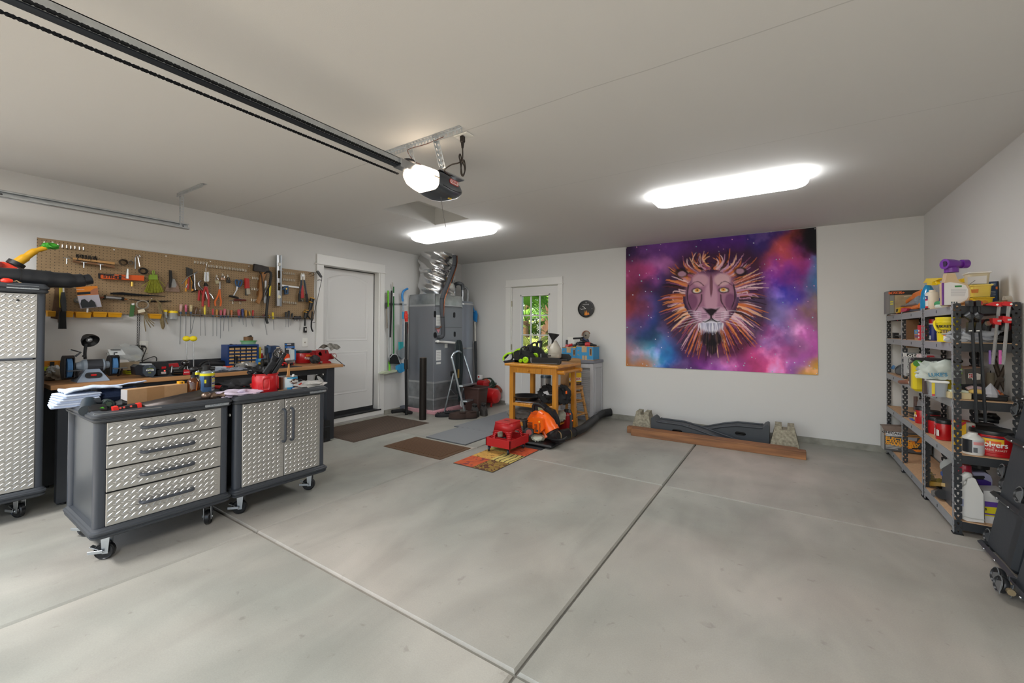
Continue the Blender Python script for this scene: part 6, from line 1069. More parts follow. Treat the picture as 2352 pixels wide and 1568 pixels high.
def onw(x0,x1,y0,y1,hx,nm='sticker',off=.002,par=wh):
 za,zb_=onY(*pt(x0,y1),5.63).z,onY(*pt(x0,y0),5.63).z;b=B()
 def ang(x):
  p=onY(*pt(x,(y0+y1)/2),5.66);u=Vector((p.x-hc.x,5.66-5.86));d_=max(-.99,min(.99,(u.x*.83+u.y*.55)/R));return math.asin(d_)-.58
 a0,a1=ang(x0),ang(x1);b.grid(lambda u,v:((R+off)*math.cos(a0+(a1-a0)*u-PI/2+PI*0),(R+off)*math.sin(a0+(a1-a0)*u-PI/2),za+(zb_-za)*v),6,2);return P(par,nm,b,M(hx,.5))
for i in range(3):
 onw(757,775,470+18*i,484+18*i,'#c02a30');onw(777,795,470+18*i,484+18*i,'#2b3f7a')
onw(742,796,698,838,'#dcdcda');onw(748,770,702,735,'#2a2a2a','pictogram',.004)
for y in(745,758,775):onw(742,796,y,y+6,'#d8642a','orange_bar',.004)
zs=onY(*pt(760,858),5.63).z
for z,hx in((zs,'#b9bdc0'),(onY(*pt(760,485),5.63).z,'#c9cccf')):P(wh,'strap',B().lathe([(R+.001,z-.014),(R+.004,z-.014),(R+.004,z+.014),(R+.001,z+.014)],n=36,cap=False),M(hx,.3,.9))
p1,p2=onY(*pt(655,440),5.8)-wh.location,onY(*pt(722,445),5.86)-wh.location;zt_=onY(*pt(690,330),5.85).z
P(wh,'flex_pipe',B().tube([(p1.x,p1.y,zT-.02),(p1.x,p1.y,zt_-.06)],.026,12),GALV);P(wh,'flex_pipe',B().tube([(p2.x,p2.y,zT-.02),(p2.x,p2.y,zt_-.1)],.026,12),GALV)
P(wh,'vent_elbow',B().tube(spline([(p1.x,p1.y,zt_-.07),(p1.x+.01,p1.y,zt_-.01),(p1.x+.1,p1.y,zt_+.01),(p2.x-.02,p2.y,zt_-.01),(p2.x,p2.y,zt_-.06),(p2.x,p2.y,zt_-.11)],4),.034,12),M('#6f7377',.45,.6,bump=.8,bscale=60));P(wh,'side_pipe',B().tube(spline([(p2.x+.07,p2.y+.05,zT),(p2.x+.08,p2.y+.05,zt_-.14),(p2.x+.05,p2.y+.04,zt_-.07),(p2.x,p2.y+.02,zt_-.05)],4),.02,9),GALV)
k=K('duster','blue plastic dustpan scoop hanging beside the water heater','scoop',F5,(820,560),Y=6.1)
k.plate('scoop_blade',[(795,560),(830,545),(840,575),(835,640),(815,630),(800,605)],-.02,0,M('#2a82c8',.4));k.rod('scoop_handle',[(800,480,0),(808,520,0),(822,560,0)],.012,M('#2a82c8',.4),sp=3)
k=K('extension_pole','pale pole with black foam sleeve leaning by the water heater','pole',F5,(825,1165),on=0,Y='y')if False else K('extension_pole','pale pole with black foam sleeve leaning by the water heater','pole',F5,(830,900),Y=6.05)
k.rod('pole',[(822,640,0),(826,800,0)],.011,M('#d8d6cc',.4));k.rod('foam_sleeve',[(825,795,0),(832,1130,0)],.024,M('#35373a',.85),n=12);e=onY(*pt(832,1150),6.05)-k.o;P(k.t,'pole_tip',B().cyl((e.x,k.l(832,1128)[1],0),(e.x,-k.o.z+.002,0),.01,n=8),M('#c9c3a4',.4))
#--- step ladder
AL=M('#c6d0d6',.28,.9)
ld=T('step_ladder','aluminium step ladder with rounded top hoop before the furnace','step ladder',onZ(*pt(745,1395),0))
def lp(x,y,Y):return onY(*pt(x,y),Y)-ld.location
fl_=onZ(*pt(745,1395),0);fr__=onZ(*pt(855,1332),0);bl_=onZ(*pt(570,1390),0)
L3=[lp(745,1395,fl_.y),lp(690,1180,fl_.y-.07),lp(640,960,fl_.y-.14),lp(632,925,fl_.y-.14),lp(655,890,fl_.y-.1),lp(690,878,fl_.y+.05),lp(725,905,fr__.y-.2),lp(740,940,fr__.y-.14),lp(800,1130,fr__.y-.07),lp(855,1332,fr__.y)]
P(ld,'front_frame',B().tube(spline(L3,4),.017,10),AL)
def rung(y0a,y0b,xa,xb,Ya,Yb,nm='step'):
 a,b_=lp(xa,y0a,Ya),lp(xb,y0b,Yb);d=(b_-a);w=Vector((d.y,-d.x,0)).normalized()*-.075
 q=B();q.add([a+w*.2,b_+w*.2,b_-w,a-w]+[v+Vector((0,0,.024))for v in(a+w*.2,b_+w*.2,b_-w,a-w)],[(3,2,1,0),(4,5,6,7),(0,1,5,4),(1,2,6,5),(2,3,7,6),(3,0,4,7)]);P(ld,nm,q,AL)
rung(1168,1146,688,803,fl_.y-.075,fr__.y-.065);rung(1293,1266,722,838,fl_.y-.035,fr__.y-.03)
P(ld,'rear_leg',B().tube([lp(648,1060,fl_.y-.11),bl_-ld.location],.013,8),AL);P(ld,'rear_leg',B().tube([lp(740,1165,fr__.y-.16),Vector((bl_.x+(fr__.x-fl_.x)*.75,bl_.y+(fr__.y-fl_.y)*.75,0))-ld.location],.013,8),AL)
P(ld,'cross_brace',B().tube([lp(600,1270,bl_.y+.02),lp(735,1265,fr__.y-.15)],.008,6).tube([lp(625,1190,bl_.y),lp(725,1300,fr__.y-.2)],.006,6),AL)
for p_ in(L3[0],L3[-1],bl_-ld.location):P(ld,'rubber_foot',B().cyl(p_-Vector((0,0,.0)),p_+Vector((0,0,.035)),.021,n=10),RUB)
#--- bin, compressor, cords
bp_=onZ(*pt(800,1372),0);bn=T('brown_bin','dark brown plastic bin behind the step ladder','bin',(bp_.x-.05,bp_.y+.16,0));zb_=onY(*pt(800,1175),bp_.y).z
q=B();n_=None
for s_,z in((.11,0),(.135,zb_-.02),(.15,zb_-.02),(.15,zb_)):
 r_=rrect(-s_*1.25,s_*1.25,-s_,s_,.03);n_=len(r_);q.v+=[(a,b_,z)for a,b_ in r_]
for a in range(3):q.f+=[[a*n_+i,a*n_+(i+1)%n_,(a+1)*n_+(i+1)%n_,(a+1)*n_+i]for i in range(n_)]
q.f.append(list(range(n_)));P(bn,'bin_body',q,M('#4a322c',.5),solid=.006)
ap=onZ(*pt(950,1312),0);ac=T('air_compressor','round red air compressor tank on small feet by the back door','air compressor',(ap.x,min(ap.y+.1,YB-.23),0));RR=.135
P(ac,'tank',B().lathe([(0,-.27),(RR*.5,-.262),(RR*.85,-.235),(RR,-.19),(RR,.19),(RR*.85,.235),(RR*.5,.262),(0,.27)],(0,0,.045+RR),(1,-.15,0),28),M('#c2161a',.3,coat=.4))
for x in(-.16,.16):P(ac,'foot',B().cyl((x,-.08,.1),(x,-.1,.012),.018,n=8).box(x,-.1,.006,.04,.03,.012),M('#c2161a',.35))
P(ac,'motor_block',B().box(-.1,0,.36,.2,.16,.16,.03),M('#a01418',.45));P(ac,'pump_shroud',B().box(-.19,-.02,.2,.08,.14,.16,.02),BLK)
def cordcoil(name,label,cat,c,R,m,turns,thick,tilt,seed,zs=.05,ry=.8):
 t=T(name,label,cat,c);rr_=random.Random(seed);Mx=Matrix.Rotation(tilt,3,'X')
 for i in range(turns):
  ox,oy,oz,s_=rr_.uniform(-.02,.02),rr_.uniform(-.02,.02),zs*(i/turns-.5),rr_.uniform(.82,1.05);dz=rr_.uniform(-.03,.03);ph_=rr_.uniform(0,6)
  P(t,'cord_loop',B().tube([Mx@Vector((ox+R*s_*math.cos(2*PI*k_/20),oy+R*s_*ry*math.sin(2*PI*k_/20),oz+dz*math.sin(2*PI*k_/20+ph_)))for k_ in range(20)],thick,6,closed=True),m)
 return t
g_=onY(*pt(912,1150),ap.y+.05)
cordcoil('garden_hose','dark green hose coil heaped on the red compressor','hose',g_,.18,M('#24382c',.5),12,.011,.55,4,.12)
cordcoil('extension_lead','yellow extension cord hanging over the compressor front','cord',onY(*pt(905,1215),ap.y-.06),.1,M('#d9bf16',.45),6,.008,1.1,6,.06);cordcoil('extension_lead','rust-orange cord bundle hanging at the compressor end','cord',onY(*pt(995,1195),ap.y+.06),.1,M('#8e4430',.5),8,.008,.9,7,.06)
cordcoil('extension_lead','orange-red cord inside the green hose coil','cord',onY(*pt(912,1132),ap.y+.06),.08,M('#d2583a',.5),5,.008,.5,8,.05)
k=K('air_nozzle','grey air nozzle on a thin wand leaning on the compressor','nozzle',F5,(880,1290),Y=ap.y-.1);k.rod('wand',[(862,1312,0),(900,1230,0)],.005,CHR2);k.plate('tag',[(925,1235),(945,1240),(930,1262)],0,.004,M('#b9b9b9',.5))
sp_=onY(*pt(862,1090),6.1);st_=T('white_box','small white and red box behind the hose coil','box',sp_);P(st_,'box_body',B().box(0,0,0,.09,.06,.08,.004),WHT);P(st_,'red_mark',B().box(0,-.031,.01,.03,.002,.03),RED)
#--- bollard, black pole
bb=onZ(*pt(385,1443),0);bo=T('steel_bollard','black steel pipe bollard standing before the furnace','bollard',(bb.x-.02,bb.y+.045,0));zb_=onY(*pt(388,935),bb.y).z
P(bo,'pipe',B().cyl((0,0,0),(0,0,zb_),.053,n=24),M('#26211d',.45,.5,var=.5,scale=6,stretch=(1,1,.15)));P(bo,'cap',B().lathe([(.05,zb_),(.05,zb_+.006),(.0,zb_+.012)]),M('#6a5e50',.5,.5))
k=K('black_floor_pole','tall black pole with red head standing in a black wall foot','pole',F5,(262,1400),on=0);k.rod('pole',[(262,1398,0),(258,1000,0),(262,640,0)],.023,BLK,n=12);k.rod('red_head',[(262,635,0),(258,590,0),(258,550,0)],[.024,.03,.022],M('#cf2a1c',.4),n=12)
for y in(575,600):k.rod('red_ring',[(260,y,0),(260,y+10,0)],.034,M('#d83a2a',.4),n=12)
k.rod('sleeve',[(258,945,0),(258,1025,0)],.03,BLK,n=12);k.plate('red_saw_teeth',[(266,650),(276,655),(274,735),(264,735)],-.01,.0,M('#c2281e',.5));k.rod('pole_foot',[(145,1372,-.06),(230,1362,-.05),(305,1385,.0)],.03,BLKR,n=10)
k=K('wall_bracket','small grey wall bracket at the black pole foot','bracket',F5,(235,1335),X=XL+.01);k.plate('bracket_plate',[(215,1325),(250,1318),(250,1345),(215,1352)],0,.02,M('#7d8792',.4,.5))
#--- broom rack on the left wall
k=K('broom_rack','thin steel tool rail on the wall right of the house door','rack',F5,(170,492),X=XL+.01);k.plate('rail',[(80,484),(262,490),(262,500),(80,494)],-.008,.004,STEEL)
for x in(98,118,140,160,232):k.rod('clip',[(x,492,.0),(x,492,.045)],.014,DKST)
LG=M('#6cc42a',.4)
def pole(name,label,cat,parts,z=.06):
 x,y=parts[0][0][0];k_=K(name,label,cat,F5,(x,y),X=XL+z)
 for i,(pts,r_,m,nm)in enumerate(parts):k_.rod(nm,[(a,b_,0)for a,b_ in pts],r_,m,n=10)
 return k_
pole('grey_handle_tool','grey wooden handled tool, leftmost on the broom rail','pole',[([(97,400),(98,480)],.011,M('#77736c',.5),'upper_handle'),([(98,480),(97,530)],.015,M('#33353a',.5),'grip'),([(98,530),(104,690)],.013,M('#8a847a',.6),'lower_handle')])
k=pole('flat_mop','flat mop with lime green ends and a wide pale pad','mop',[([(112,382),(112,515)],.015,LG,'upper_grip'),([(114,515),(122,965)],.009,M('#b9bdbf',.35,.6),'shaft'),([(122,965),(124,1035)],.015,LG,'socket')]);k.plate('mop_pad',[(58,1062),(90,1045),(188,1030),(185,1045),(90,1065)],-.04,.05,M('#b9c2a8',.7))
pole('black_handle_tool','black tapered handle hanging third on the broom rail','pole',[([(141,382),(138,480)],.013,BLK,'upper_handle'),([(138,480),(130,765)],[.015,.012],BLKR,'lower_handle')])
k=pole('push_broom','green handled broom with black bristle head','broom',[([(157,350),(158,905)],.011,M('#1f6a34',.4),'handle'),([(148,315),(150,350)],.01,M('#b9b7ae',.5),'pole_tip')]);k.plate('white_tape',[(153,400),(163,400),(163,428),(153,428)],.011,.013,WHT);k.plate('broom_head',[(150,905),(175,902),(198,930),(212,985),(128,980),(132,930)],-.02,.03,M('#1b1c1e',.8));k.rod('dustpan_rim',[(130,930,.03),(150,905,.03),(185,910,.03),(205,960,.03),(212,985,.03)],.006,M('#c9cccc',.4),sp=3)
k=pole('snow_brush','long grey pole with curved blue top and teal scraper','pole',[([(235,450),(235,555)],.016,M('#9aa6b4',.4),'upper_tube'),([(235,555),(236,612)],.02,M('#3a9ac8',.4),'blue_sleeve'),([(236,612),(230,800)],.015,M('#9aa6b4',.4),'lower_tube')],.1)
k.rod('blue_hook',[(232,470,0),(228,420,0),(240,385,0),(272,366,0)],.018,M('#2f86cc',.4),sp=4,n=10);k.plate('teal_scraper',[(202,802),(238,800),(238,850),(205,875)],-.01,.01,M('#3ab2b8',.4));k.plate('grey_brush',[(205,870),(248,840),(248,925),(230,945),(210,920)],-.03,.02,M('#8f979c',.5));k.plate('blue_cloth',[(190,1000),(240,975),(250,1000),(248,1040),(215,1056),(190,1030)],-.02,.03,M('#3a9fd8',.6))
#--- footwear
def shoe(name,label,p,rz,L_,W_,m,sole,h,kind,grp=None):
 t=T(name,label,'shoe',(p.x,p.y,0),rz,grp)
 def outline(s_=1):return[(L_*(.5-.5*math.cos(a))*1.0-.5*L_ if False else L_*.5*math.cos(a),W_*.5*s_*math.sin(a)*(1+.18*math.cos(a))*(1-.16*math.cos(2*a)))for a in[2*PI*i/20 for i in range(20)]]
 P(t,'sole',B().prism(outline(),0,.02),sole);b=B();o_=outline(.96);n_=20
 rings=[(1,1,.02)]
 def hz_(x):
  u=x/L_+.5
  return h*(1-.55*u)if kind=='boot' else(h*(.75 if u<.45 else 1-.5*(u-.45))if kind=='clog' else h*(.5 if u<.5 else.9-.5*(u-.5)))
 b.v=[(x,y,.02)for x,y in o_]+[(x*.98,y*.98,.02+hz_(x)*.55)for x,y in o_]+[(x*.9,y*.78,.02+hz_(x)*.92)for x,y in o_]+[(x*.75-.02*L_,y*.5,.02+hz_(x))for x,y in o_]
 for a in range(3):b.f+=[[a*n_+i,a*n_+(i+1)%n_,(a+1)*n_+(i+1)%n_,(a+1)*n_+i]for i in range(n_)]
 b.f.append(list(range(3*n_,4*n_)));P(t,'upper',b,m,50)
 P(t,'opening',B().prism([(x*.45-.2*L_,y*.5)for x,y in outline()],.02+h*.62,.02+h*(.92 if kind=='boot' else.8)),INK)
 P(t,'collar',B().tube([(x*.47-.2*L_,y*.54,.02+h*(.93 if kind=='boot' else.8)+.0)for x,y in outline()],.009,6,closed=True),m)
 if kind=='boot':
  for i in range(4):P(t,'lace',B().cyl((.02+.022*i,-.025,.02+h*(.62-.09*i)),(.02+.022*i,.025,.02+h*(.62-.09*i)),.004,n=6),M('#4a4440',.8))
  P(t,'heel_tab',B().box(-L_*.46,0,.02+h*.5,.012,.03,h*.5,.004),M('#5d6f84',.7))
 if kind=='sandal':
  for i in range(3):P(t,'strap',B().tube([(.03+.035*i,-W_*.48,.03),(.02+.035*i,-W_*.3,.02+h*.8),(.02+.035*i,W_*.3,.02+h*.8),(.03+.035*i,W_*.48,.03)],.01,6),m)
 return t
SO=M('#1c1d20',.8)
shoe('sandal','black slide sandal standing left of the brown clogs',onZ(*pt(545,1418),0)+Vector((0,.06,0)),-2.4,.27,.1,SO,SO,.05,'sandal','black sandals');shoe('sandal','black slide sandal mostly hidden behind the first one',onZ(*pt(575,1408),0)+Vector((.03,.14,0)),-2.3,.27,.1,SO,SO,.05,'sandal','black sandals')
CLG=M('#3a2a24',.85,bump=.4,bscale=200)
shoe('clog','brown fleece clog, left one of the pair',onZ(*pt(665,1440),0)+Vector((-.02,.07,0)),-2.55,.28,.115,CLG,M('#241b18',.8),.1,'clog','brown clogs');shoe('clog','brown fleece clog, right one of the pair',onZ(*pt(735,1435),0)+Vector((0,.09,0)),-2.5,.28,.115,CLG,M('#241b18',.8),.1,'clog','brown clogs')
BOT=M('#35312e',.7,bump=.3,bscale=120)
shoe('hiking_boot','dark lace-up boot nearer the clogs',onZ(*pt(805,1415),0)+Vector((-.02,.08,0)),-.75,.29,.11,BOT,M('#4a463e',.8),.16,'boot','lace-up boots');shoe('hiking_boot','dark lace-up boot with blue-grey heel at the right',onZ(*pt(868,1405),0)+Vector((0,.08,0)),-.8,.29,.11,BOT,M('#4a463e',.8),.16,'boot','lace-up boots')
#  wooden kitchen cart and what stands on it
F6,ZJ,ZK,ZL,ZM,ZR=(1100,640,3.565),(1140,770,11.2),(1190,880,9.8),(1100,940,13.07),(1280,740,6.533),(1420,920,5.113)
def q6(x,y):return F6[0]+x/F6[2],F6[1]+y/F6[2]
CX0,CX1,CY0,CY1=-3.065,-2.365,4.605,5.2
PINE=M('#c9882c',.4,var=.13,scale=9,stretch=(6,1,.5),coat=.2)
PINEV=M('#c58326',.4,var=.13,scale=9,stretch=(5,5,.4),coat=.2)
ct_=T('kitchen_cart','honey pine kitchen cart with drawer, towel bar and slatted shelves','cart',((CX0+CX1)/2,(CY0+CY1)/2,0));cw,cdp=(CX1-CX0)/2,(CY1-CY0)/2
tz=onY(*q6(205,690),CY0-.03).z;ab=onY(*q6(400,775),CY0).z;s1=onY(*q6(420,1030),CY0).z;s2=onY(*q6(700,1170),CY0+.4).z
P(ct_,'cart_top',B().box(-.005,0,tz-.015,2*cw+.1,2*cdp+.08,.032,.006),PINE)
for sx in(-1,1):
 for sy in(-1,1):P(ct_,'leg',B().box(sx*(cw-.03),sy*(cdp-.03),(tz-.03)/2,.06,.06,tz-.03,.005),PINEV)
for sy in(-1,1):P(ct_,'apron',B().box(0,sy*(cdp-.02),(tz-.031+ab)/2,2*cw-.12,.02,tz-.031-ab),PINE)
for sx in(-1,1):P(ct_,'apron',B().box(sx*(cw-.02),0,(tz-.031+ab)/2,.02,2*cdp-.12,tz-.031-ab),PINE)
dx0,dx1=onY(*q6(315,750),CY0).x-ct_.location.x,onY(*q6(515,750),CY0).x-ct_.location.x
dw=P(ct_,'drawer',B().bx(dx0,dx1,-cdp-.012,-cdp+.02,ab+.003,tz-.05,.003),PINE);P(dw,'knob',B().lathe([(.006,0),(.006,.012),(.014,.02),(.011,.03),(0,.032)],((dx0+dx1)/2,-cdp-.012,(ab+tz-.05)/2),(0,-1,0),14),PINEV)
for i,z in enumerate((s1,s2)):
 for sy in(-1,1):P(ct_,'shelf_rail',B().box(0,sy*(cdp-.02),z-.02,2*cw-.1,.024,.04,.003),PINE)
 for j in range(9):P(ct_,'slat',B().box(-cw+.09+j*(2*cw-.18)/8,0,z-.006,.042,2*cdp-.06,.018,.002),PINEV)
tb=P(ct_,'towel_bar',B().cyl((cw+.06,-cdp+.06,tz-.085),(cw+.06,cdp-.04,tz-.085),.016,n=12),PINEV)
for y in(-cdp+.05,cdp-.03):P(tb,'bar_bracket',B().cyl((cw-.01,y,tz-.085),(cw+.09,y,tz-.085),.026,n=14),PINEV)
LIME=M('#a6dc1e',.35)
def saw(lab,Y,dx,dy,full):
 s=(F6[0]+dx/F6[2],F6[1]+dy/F6[2],F6[2]);k=K('chainsaw',lab,'chainsaw',s,(350,690),Y=Y,group='battery chainsaws on the cart')
 k.plate('motor_body',[(280,600),(300,588),(345,582),(400,600),(430,640),(428,690),(290,692),(283,640)],-.13,-.02,BLK,top=.95);k.plate('side_cover',[(330,615),(415,640),(428,692),(320,690)],-.02,.015,M('#1a1c1e',.3),top=.92);k.plate('underside',[(205,672),(300,665),(430,680),(430,697),(210,690)],-.12,-.02,BLK)
 k.rod('rear_handle_lime',[(203,668,-.07),(205,640,-.07),(235,615,-.07),(272,607,-.07)],.016,LIME,sp=4,n=10);k.rod('rear_handle_black',[(272,610,-.07),(277,640,-.07),(262,668,-.07),(205,678,-.07)],.013,BLK,sp=4,n=10);k.rod('grip_pad',[(212,650,-.055),(240,622,-.055)],.013,BLK)
 k.rod('front_handle',[(335,625,-.0),(345,575,-.03),(372,555,-.06),(395,560,-.09)],.012,BLK,sp=4,n=10);k.plate('hand_guard',[(385,600),(385,560),(400,540),(437,535),(435,560),(430,600),(420,605),(422,560),(402,560),(398,605)],-.1,-.085,BLK)
 for x,y,r_ in((390,663,22),(350,670,13)):
  R=abs(k.l(x+r_,y)[0]-k.l(x,y)[0]);o_=P(k.t,'tension_knob',B().lathe([(0,.016),(R,.016),(R,.034),(R*.8,.042),(R*.75,.036),(0,.036)],(k.l(x,y)[0],k.l(x,y)[1],0),(0,0,1),20),LIME);P(o_,'knob_grip',B().box(k.l(x,y)[0],k.l(x,y)[1],.04,R*1.1,R*.3,.008,.002,Matrix.Rotation(.6,3,'Z')),M('#8cc016',.4))
 k.plate('steel_plate',[(420,645),(432,645),(432,688),(420,688)],.0,.008,STEEL);k.plate('bar_sheath',[(432,642),(560,645),(650,650),(668,670),(666,695),(650,706),(432,697)],-.03,.0,M('#1c1c1d',.45));k.plate('sheath_rib',[(440,652),(640,657),(655,672),(650,688),(440,686)],0,.003,M('#0f0f10',.5));k.rod('sheath_line',[(435,690,.004),(560,693,.004),(640,697,.004)],.0022,M('#8f9296',.4))
 return k
saw('black and lime chainsaw lying in front on the wooden cart',CY0+.14,0,0,True);saw('black and lime chainsaw behind the front one, shifted toward the jug',CY0+.36,80,-32,True)
k=K('plastic_jug','dirty translucent plastic jug standing on the cart','jug',F6,(595,648),Y=CY0+.24);JUG=M('#b9b3a6',.4,var=.1,scale=12,alpha=.95)
cx=k.l(595,648)[0];R=abs(k.l(645,648)[0]-k.l(546,648)[0])/2;h1=k.l(595,575)[1];h2=k.l(595,508)[1]
P(k.t,'jug_body',B().lathe([(R*.94,0),(R,.01),(R,h1*.4),(R*.97,h1*.42),(R,h1*.46),(R,h1*.96),(R*.9,h1*1.08),(R*.5,h1+(h2-h1)*.7),(R*.32,h2*.97),(R*.3,h2),(0,h2)],(cx,0,-R),(0,1,0),24),JUG);k.plate('black_stamp',[(560,625),(590,622),(590,636),(560,638)],-.001,.001,M('#4a4640',.6));P(k.t,'jug_handle',B().tube(spline([(cx-R*.5,h1*1.0,-R*.1),(cx-R*.75,h1*1.12,-R*.2),(cx-R*.5,h1+(h2-h1)*.55,-R*.55)],4),.014,8),JUG)
k2=K('funnel','black funnel stuck in the neck of the plastic jug','funnel',F6,(600,503),Y=CY0+.3);R=abs(k2.l(650,460)[0]-k2.l(566,445)[0])/2;ht=k2.l(600,455)[1]
P(k2.t,'cone',B().lathe([(.012,-.05),(.016,0),(R*.98,ht),(R,ht+.008),(R*.94,ht+.006),(.012,.004)],(k2.l(606,503)[0],0,0),(.08,1,-.12),24,cap=False),M('#1c1d20',.4))
k=K('gold_pan','black gold pan on the upper cart shelf','pan',F6,(388,1000),Y=CY0+.2);cx=k.l(388,1000)[0];R=abs(k.l(495,950)[0]-k.l(280,950)[0])/2;h=k.l(388,955)[1]
P(k.t,'pan_bowl',B().lathe([(0,0),(R*.55,0),(R*.97,h-.004),(R,h),(R*.95,h),(R*.54,.008),(0,.008)],(cx,.001,0),(0,1,0),32),M('#1d2126',.3))
k=K('magazines','loose papers and magazines under the gold pan','magazines',F6,(380,1015),Y=CY0+.12);P(k.t,'paper',B().box(0,-.012,-.1,.46,.008,.28,.001,Matrix.Rotation(.1,3,'Y')),M('#b9bcc4',.5));P(k.t,'dark_cover',B().box(.03,-.003,-.1,.4,.008,.24,.001,Matrix.Rotation(-.12,3,'Y')),M('#5a4a40',.5,var=.4,scale=20))
k.t.location.z=s1+.02
for lab,x,y,rx,ry,sd in(('black bag with white print on the upper cart shelf',570,985,75,68,3),('black bag with orange tag at the right of the upper shelf',692,965,48,72,5)):
 k=K('black_bag',lab,'bag',F6,(x,y+ry-4),Y=CY0+.22);rx_=abs(k.l(x+rx,y)[0]-k.l(x,y)[0]);ry_=abs(k.l(x,y-ry)[1]-k.l(x,y+ry)[1])/2;c=k.l(x,y)
 k.t.location.z=s1+.006;lump(k.t,'bag_body',(c[0],ry_*.95,0),(rx_,ry_,.11),M('#131415',.75),sd,.35,26,16);lump(k.t,'bag_top',(c[0]-.01,ry_*1.6,.0),(rx_*.55,ry_*.6,.07),M('#151617',.75),sd+4,.4)
 if x<600:k.plate('white_print',[(525,960),(560,950),(575,985),(540,985)],.1,.112,M('#c9c9cb',.6));k.rod('drawstring',[(500,1020,.05),(520,985,.09),(600,985,.11)],.003,WHT,sp=4)
 else:k.plate('orange_tag',[(708,925),(718,920),(720,945),(710,948)],.06,.075,ORG)
k=K('wrapped_disc','dark plate wrapped in clear plastic on the lower cart shelf','plate',F6,(340,1105),Y=CY0+.2);c=k.l(340,1080);k.t.location.z=s2+.006
lump(k.t,'plastic_wrap',(c[0],.07,0),(.19,.075,.13),M('#8f8a84',.15,alpha=.55),8,.35,24,12);P(k.t,'dark_disc',B().lathe([(0,0),(.15,0),(.17,.02),(.15,.03),(0,.03)],(c[0]+.02,.05,0),(.1,.9,.45),24),M('#5a4f48',.4,var=.4,scale=20,coat=.4))
k=K('white_sack','off-white cloth sack on the lower cart shelf at the right','sack',F6,(662,1165),Y=CY0+.32);k.t.location.z=s2+.006;lump(k.t,'sack_body',(0,.07,0),(.075,.075,.12),M('#a8a897',.8),5,.2)
k=K('red_fuel_can','red plastic fuel can on the floor under the cart','fuel can',F6,(700,1215),Y=CY0+.45);k.t.location.z=0;P(k.t,'can_body',B().box(0,.13,0,.2,.26,.16,.03),M('#8e1418',.4));P(k.t,'can_cap',B().cyl((.03,.26,0),(.03,.3,0),.03),BLK);k.t.location.z=.002
k=K('trash_can','slim brushed steel step bin between cart and back door','trash can',F6,(547,985),Y=5.95);cx,R=k.l(547,985)[0],abs(k.l(585,900)[0]-k.l(509,900)[0])/2;hz_=onY(*q6(547,795),5.95).z;k.t.location.z=0
P(k.t,'bin_body',B().lathe([(R*.95,.012),(R,.02),(R,hz_-.02),(0,hz_-.02)],(cx,0,0),(0,1,0),28),M('#b3b1ae',.35,.75));P(k.t,'bin_lid',B().lathe([(R*1.02,hz_-.03),(R*1.02,hz_),(R*.9,hz_+.015),(0,hz_+.02)],(cx,0,0),(0,1,0),28),M('#4c555c',.3,.5));P(k.t,'base_ring',B().cyl((cx,0,0),(cx,.03,0),R*1.02,n=28),BLK)
#--- grey louvred cabinet with blue boxes
gz=onY(*q6(940,690),5.86).z;GX1=-2.385;GX0=-2.98;GYA,GYB=5.86,6.215
gc=T('resin_cabinet','light grey louvred plastic cabinet against the back wall','cabinet',((GX0+GX1)/2,(GYA+GYB)/2,0));gw,gd=(GX1-GX0)/2,(GYB-GYA)/2
LGR=M('#b9babd',.5);DGR=M('#7d8089',.5)
P(gc,'cabinet_body',B().box(0,.01,gz/2,2*gw-.01,2*gd-.03,gz-.02),M('#a4a5a8',.5));P(gc,'cabinet_top',B().box(0,0,gz+.012,2*gw+.03,2*gd+.02,.045,.006),DGR);P(gc,'cabinet_base',B().box(0,0,.03,2*gw+.012,2*gd+.012,.06,.004),DGR)
for x in(-gw+.03,gw-.03,0):P(gc,'stile',B().box(x,-gd-.004,gz/2+.02,.055,.02,gz-.07,.004),LGR)
for z in(.09,gz-.05):P(gc,'door_rail',B().box(0,-gd-.003,z,2*gw-.02,.018,.06,.004),LGR)
n_=int((gz-.22)/.03)
for j in range(n_):
 for sx in(-1,1):P(gc,'louvre',B().box(sx*gw/2,-gd-.0,.135+j*.03,gw-.06,.008,.032,.001,Matrix.Rotation(.5,3,'X')),LGR)
sp_=P(gc,'side_panel',B().box(gw-.002,0,gz/2+.02,.01,2*gd-.01,gz-.05,.003),LGR);P(sp_,'panel_moulding',B().tube([(gw+.004,y,z)for y,z in((-gd+.05,.12),(gd-.05,.12),(gd-.05,gz-.08),(-gd+.05,gz-.08))],.006,6,closed=True),LGR)
BXB,KR=M('#3f95c8',.6),M('#b58f66',.7)
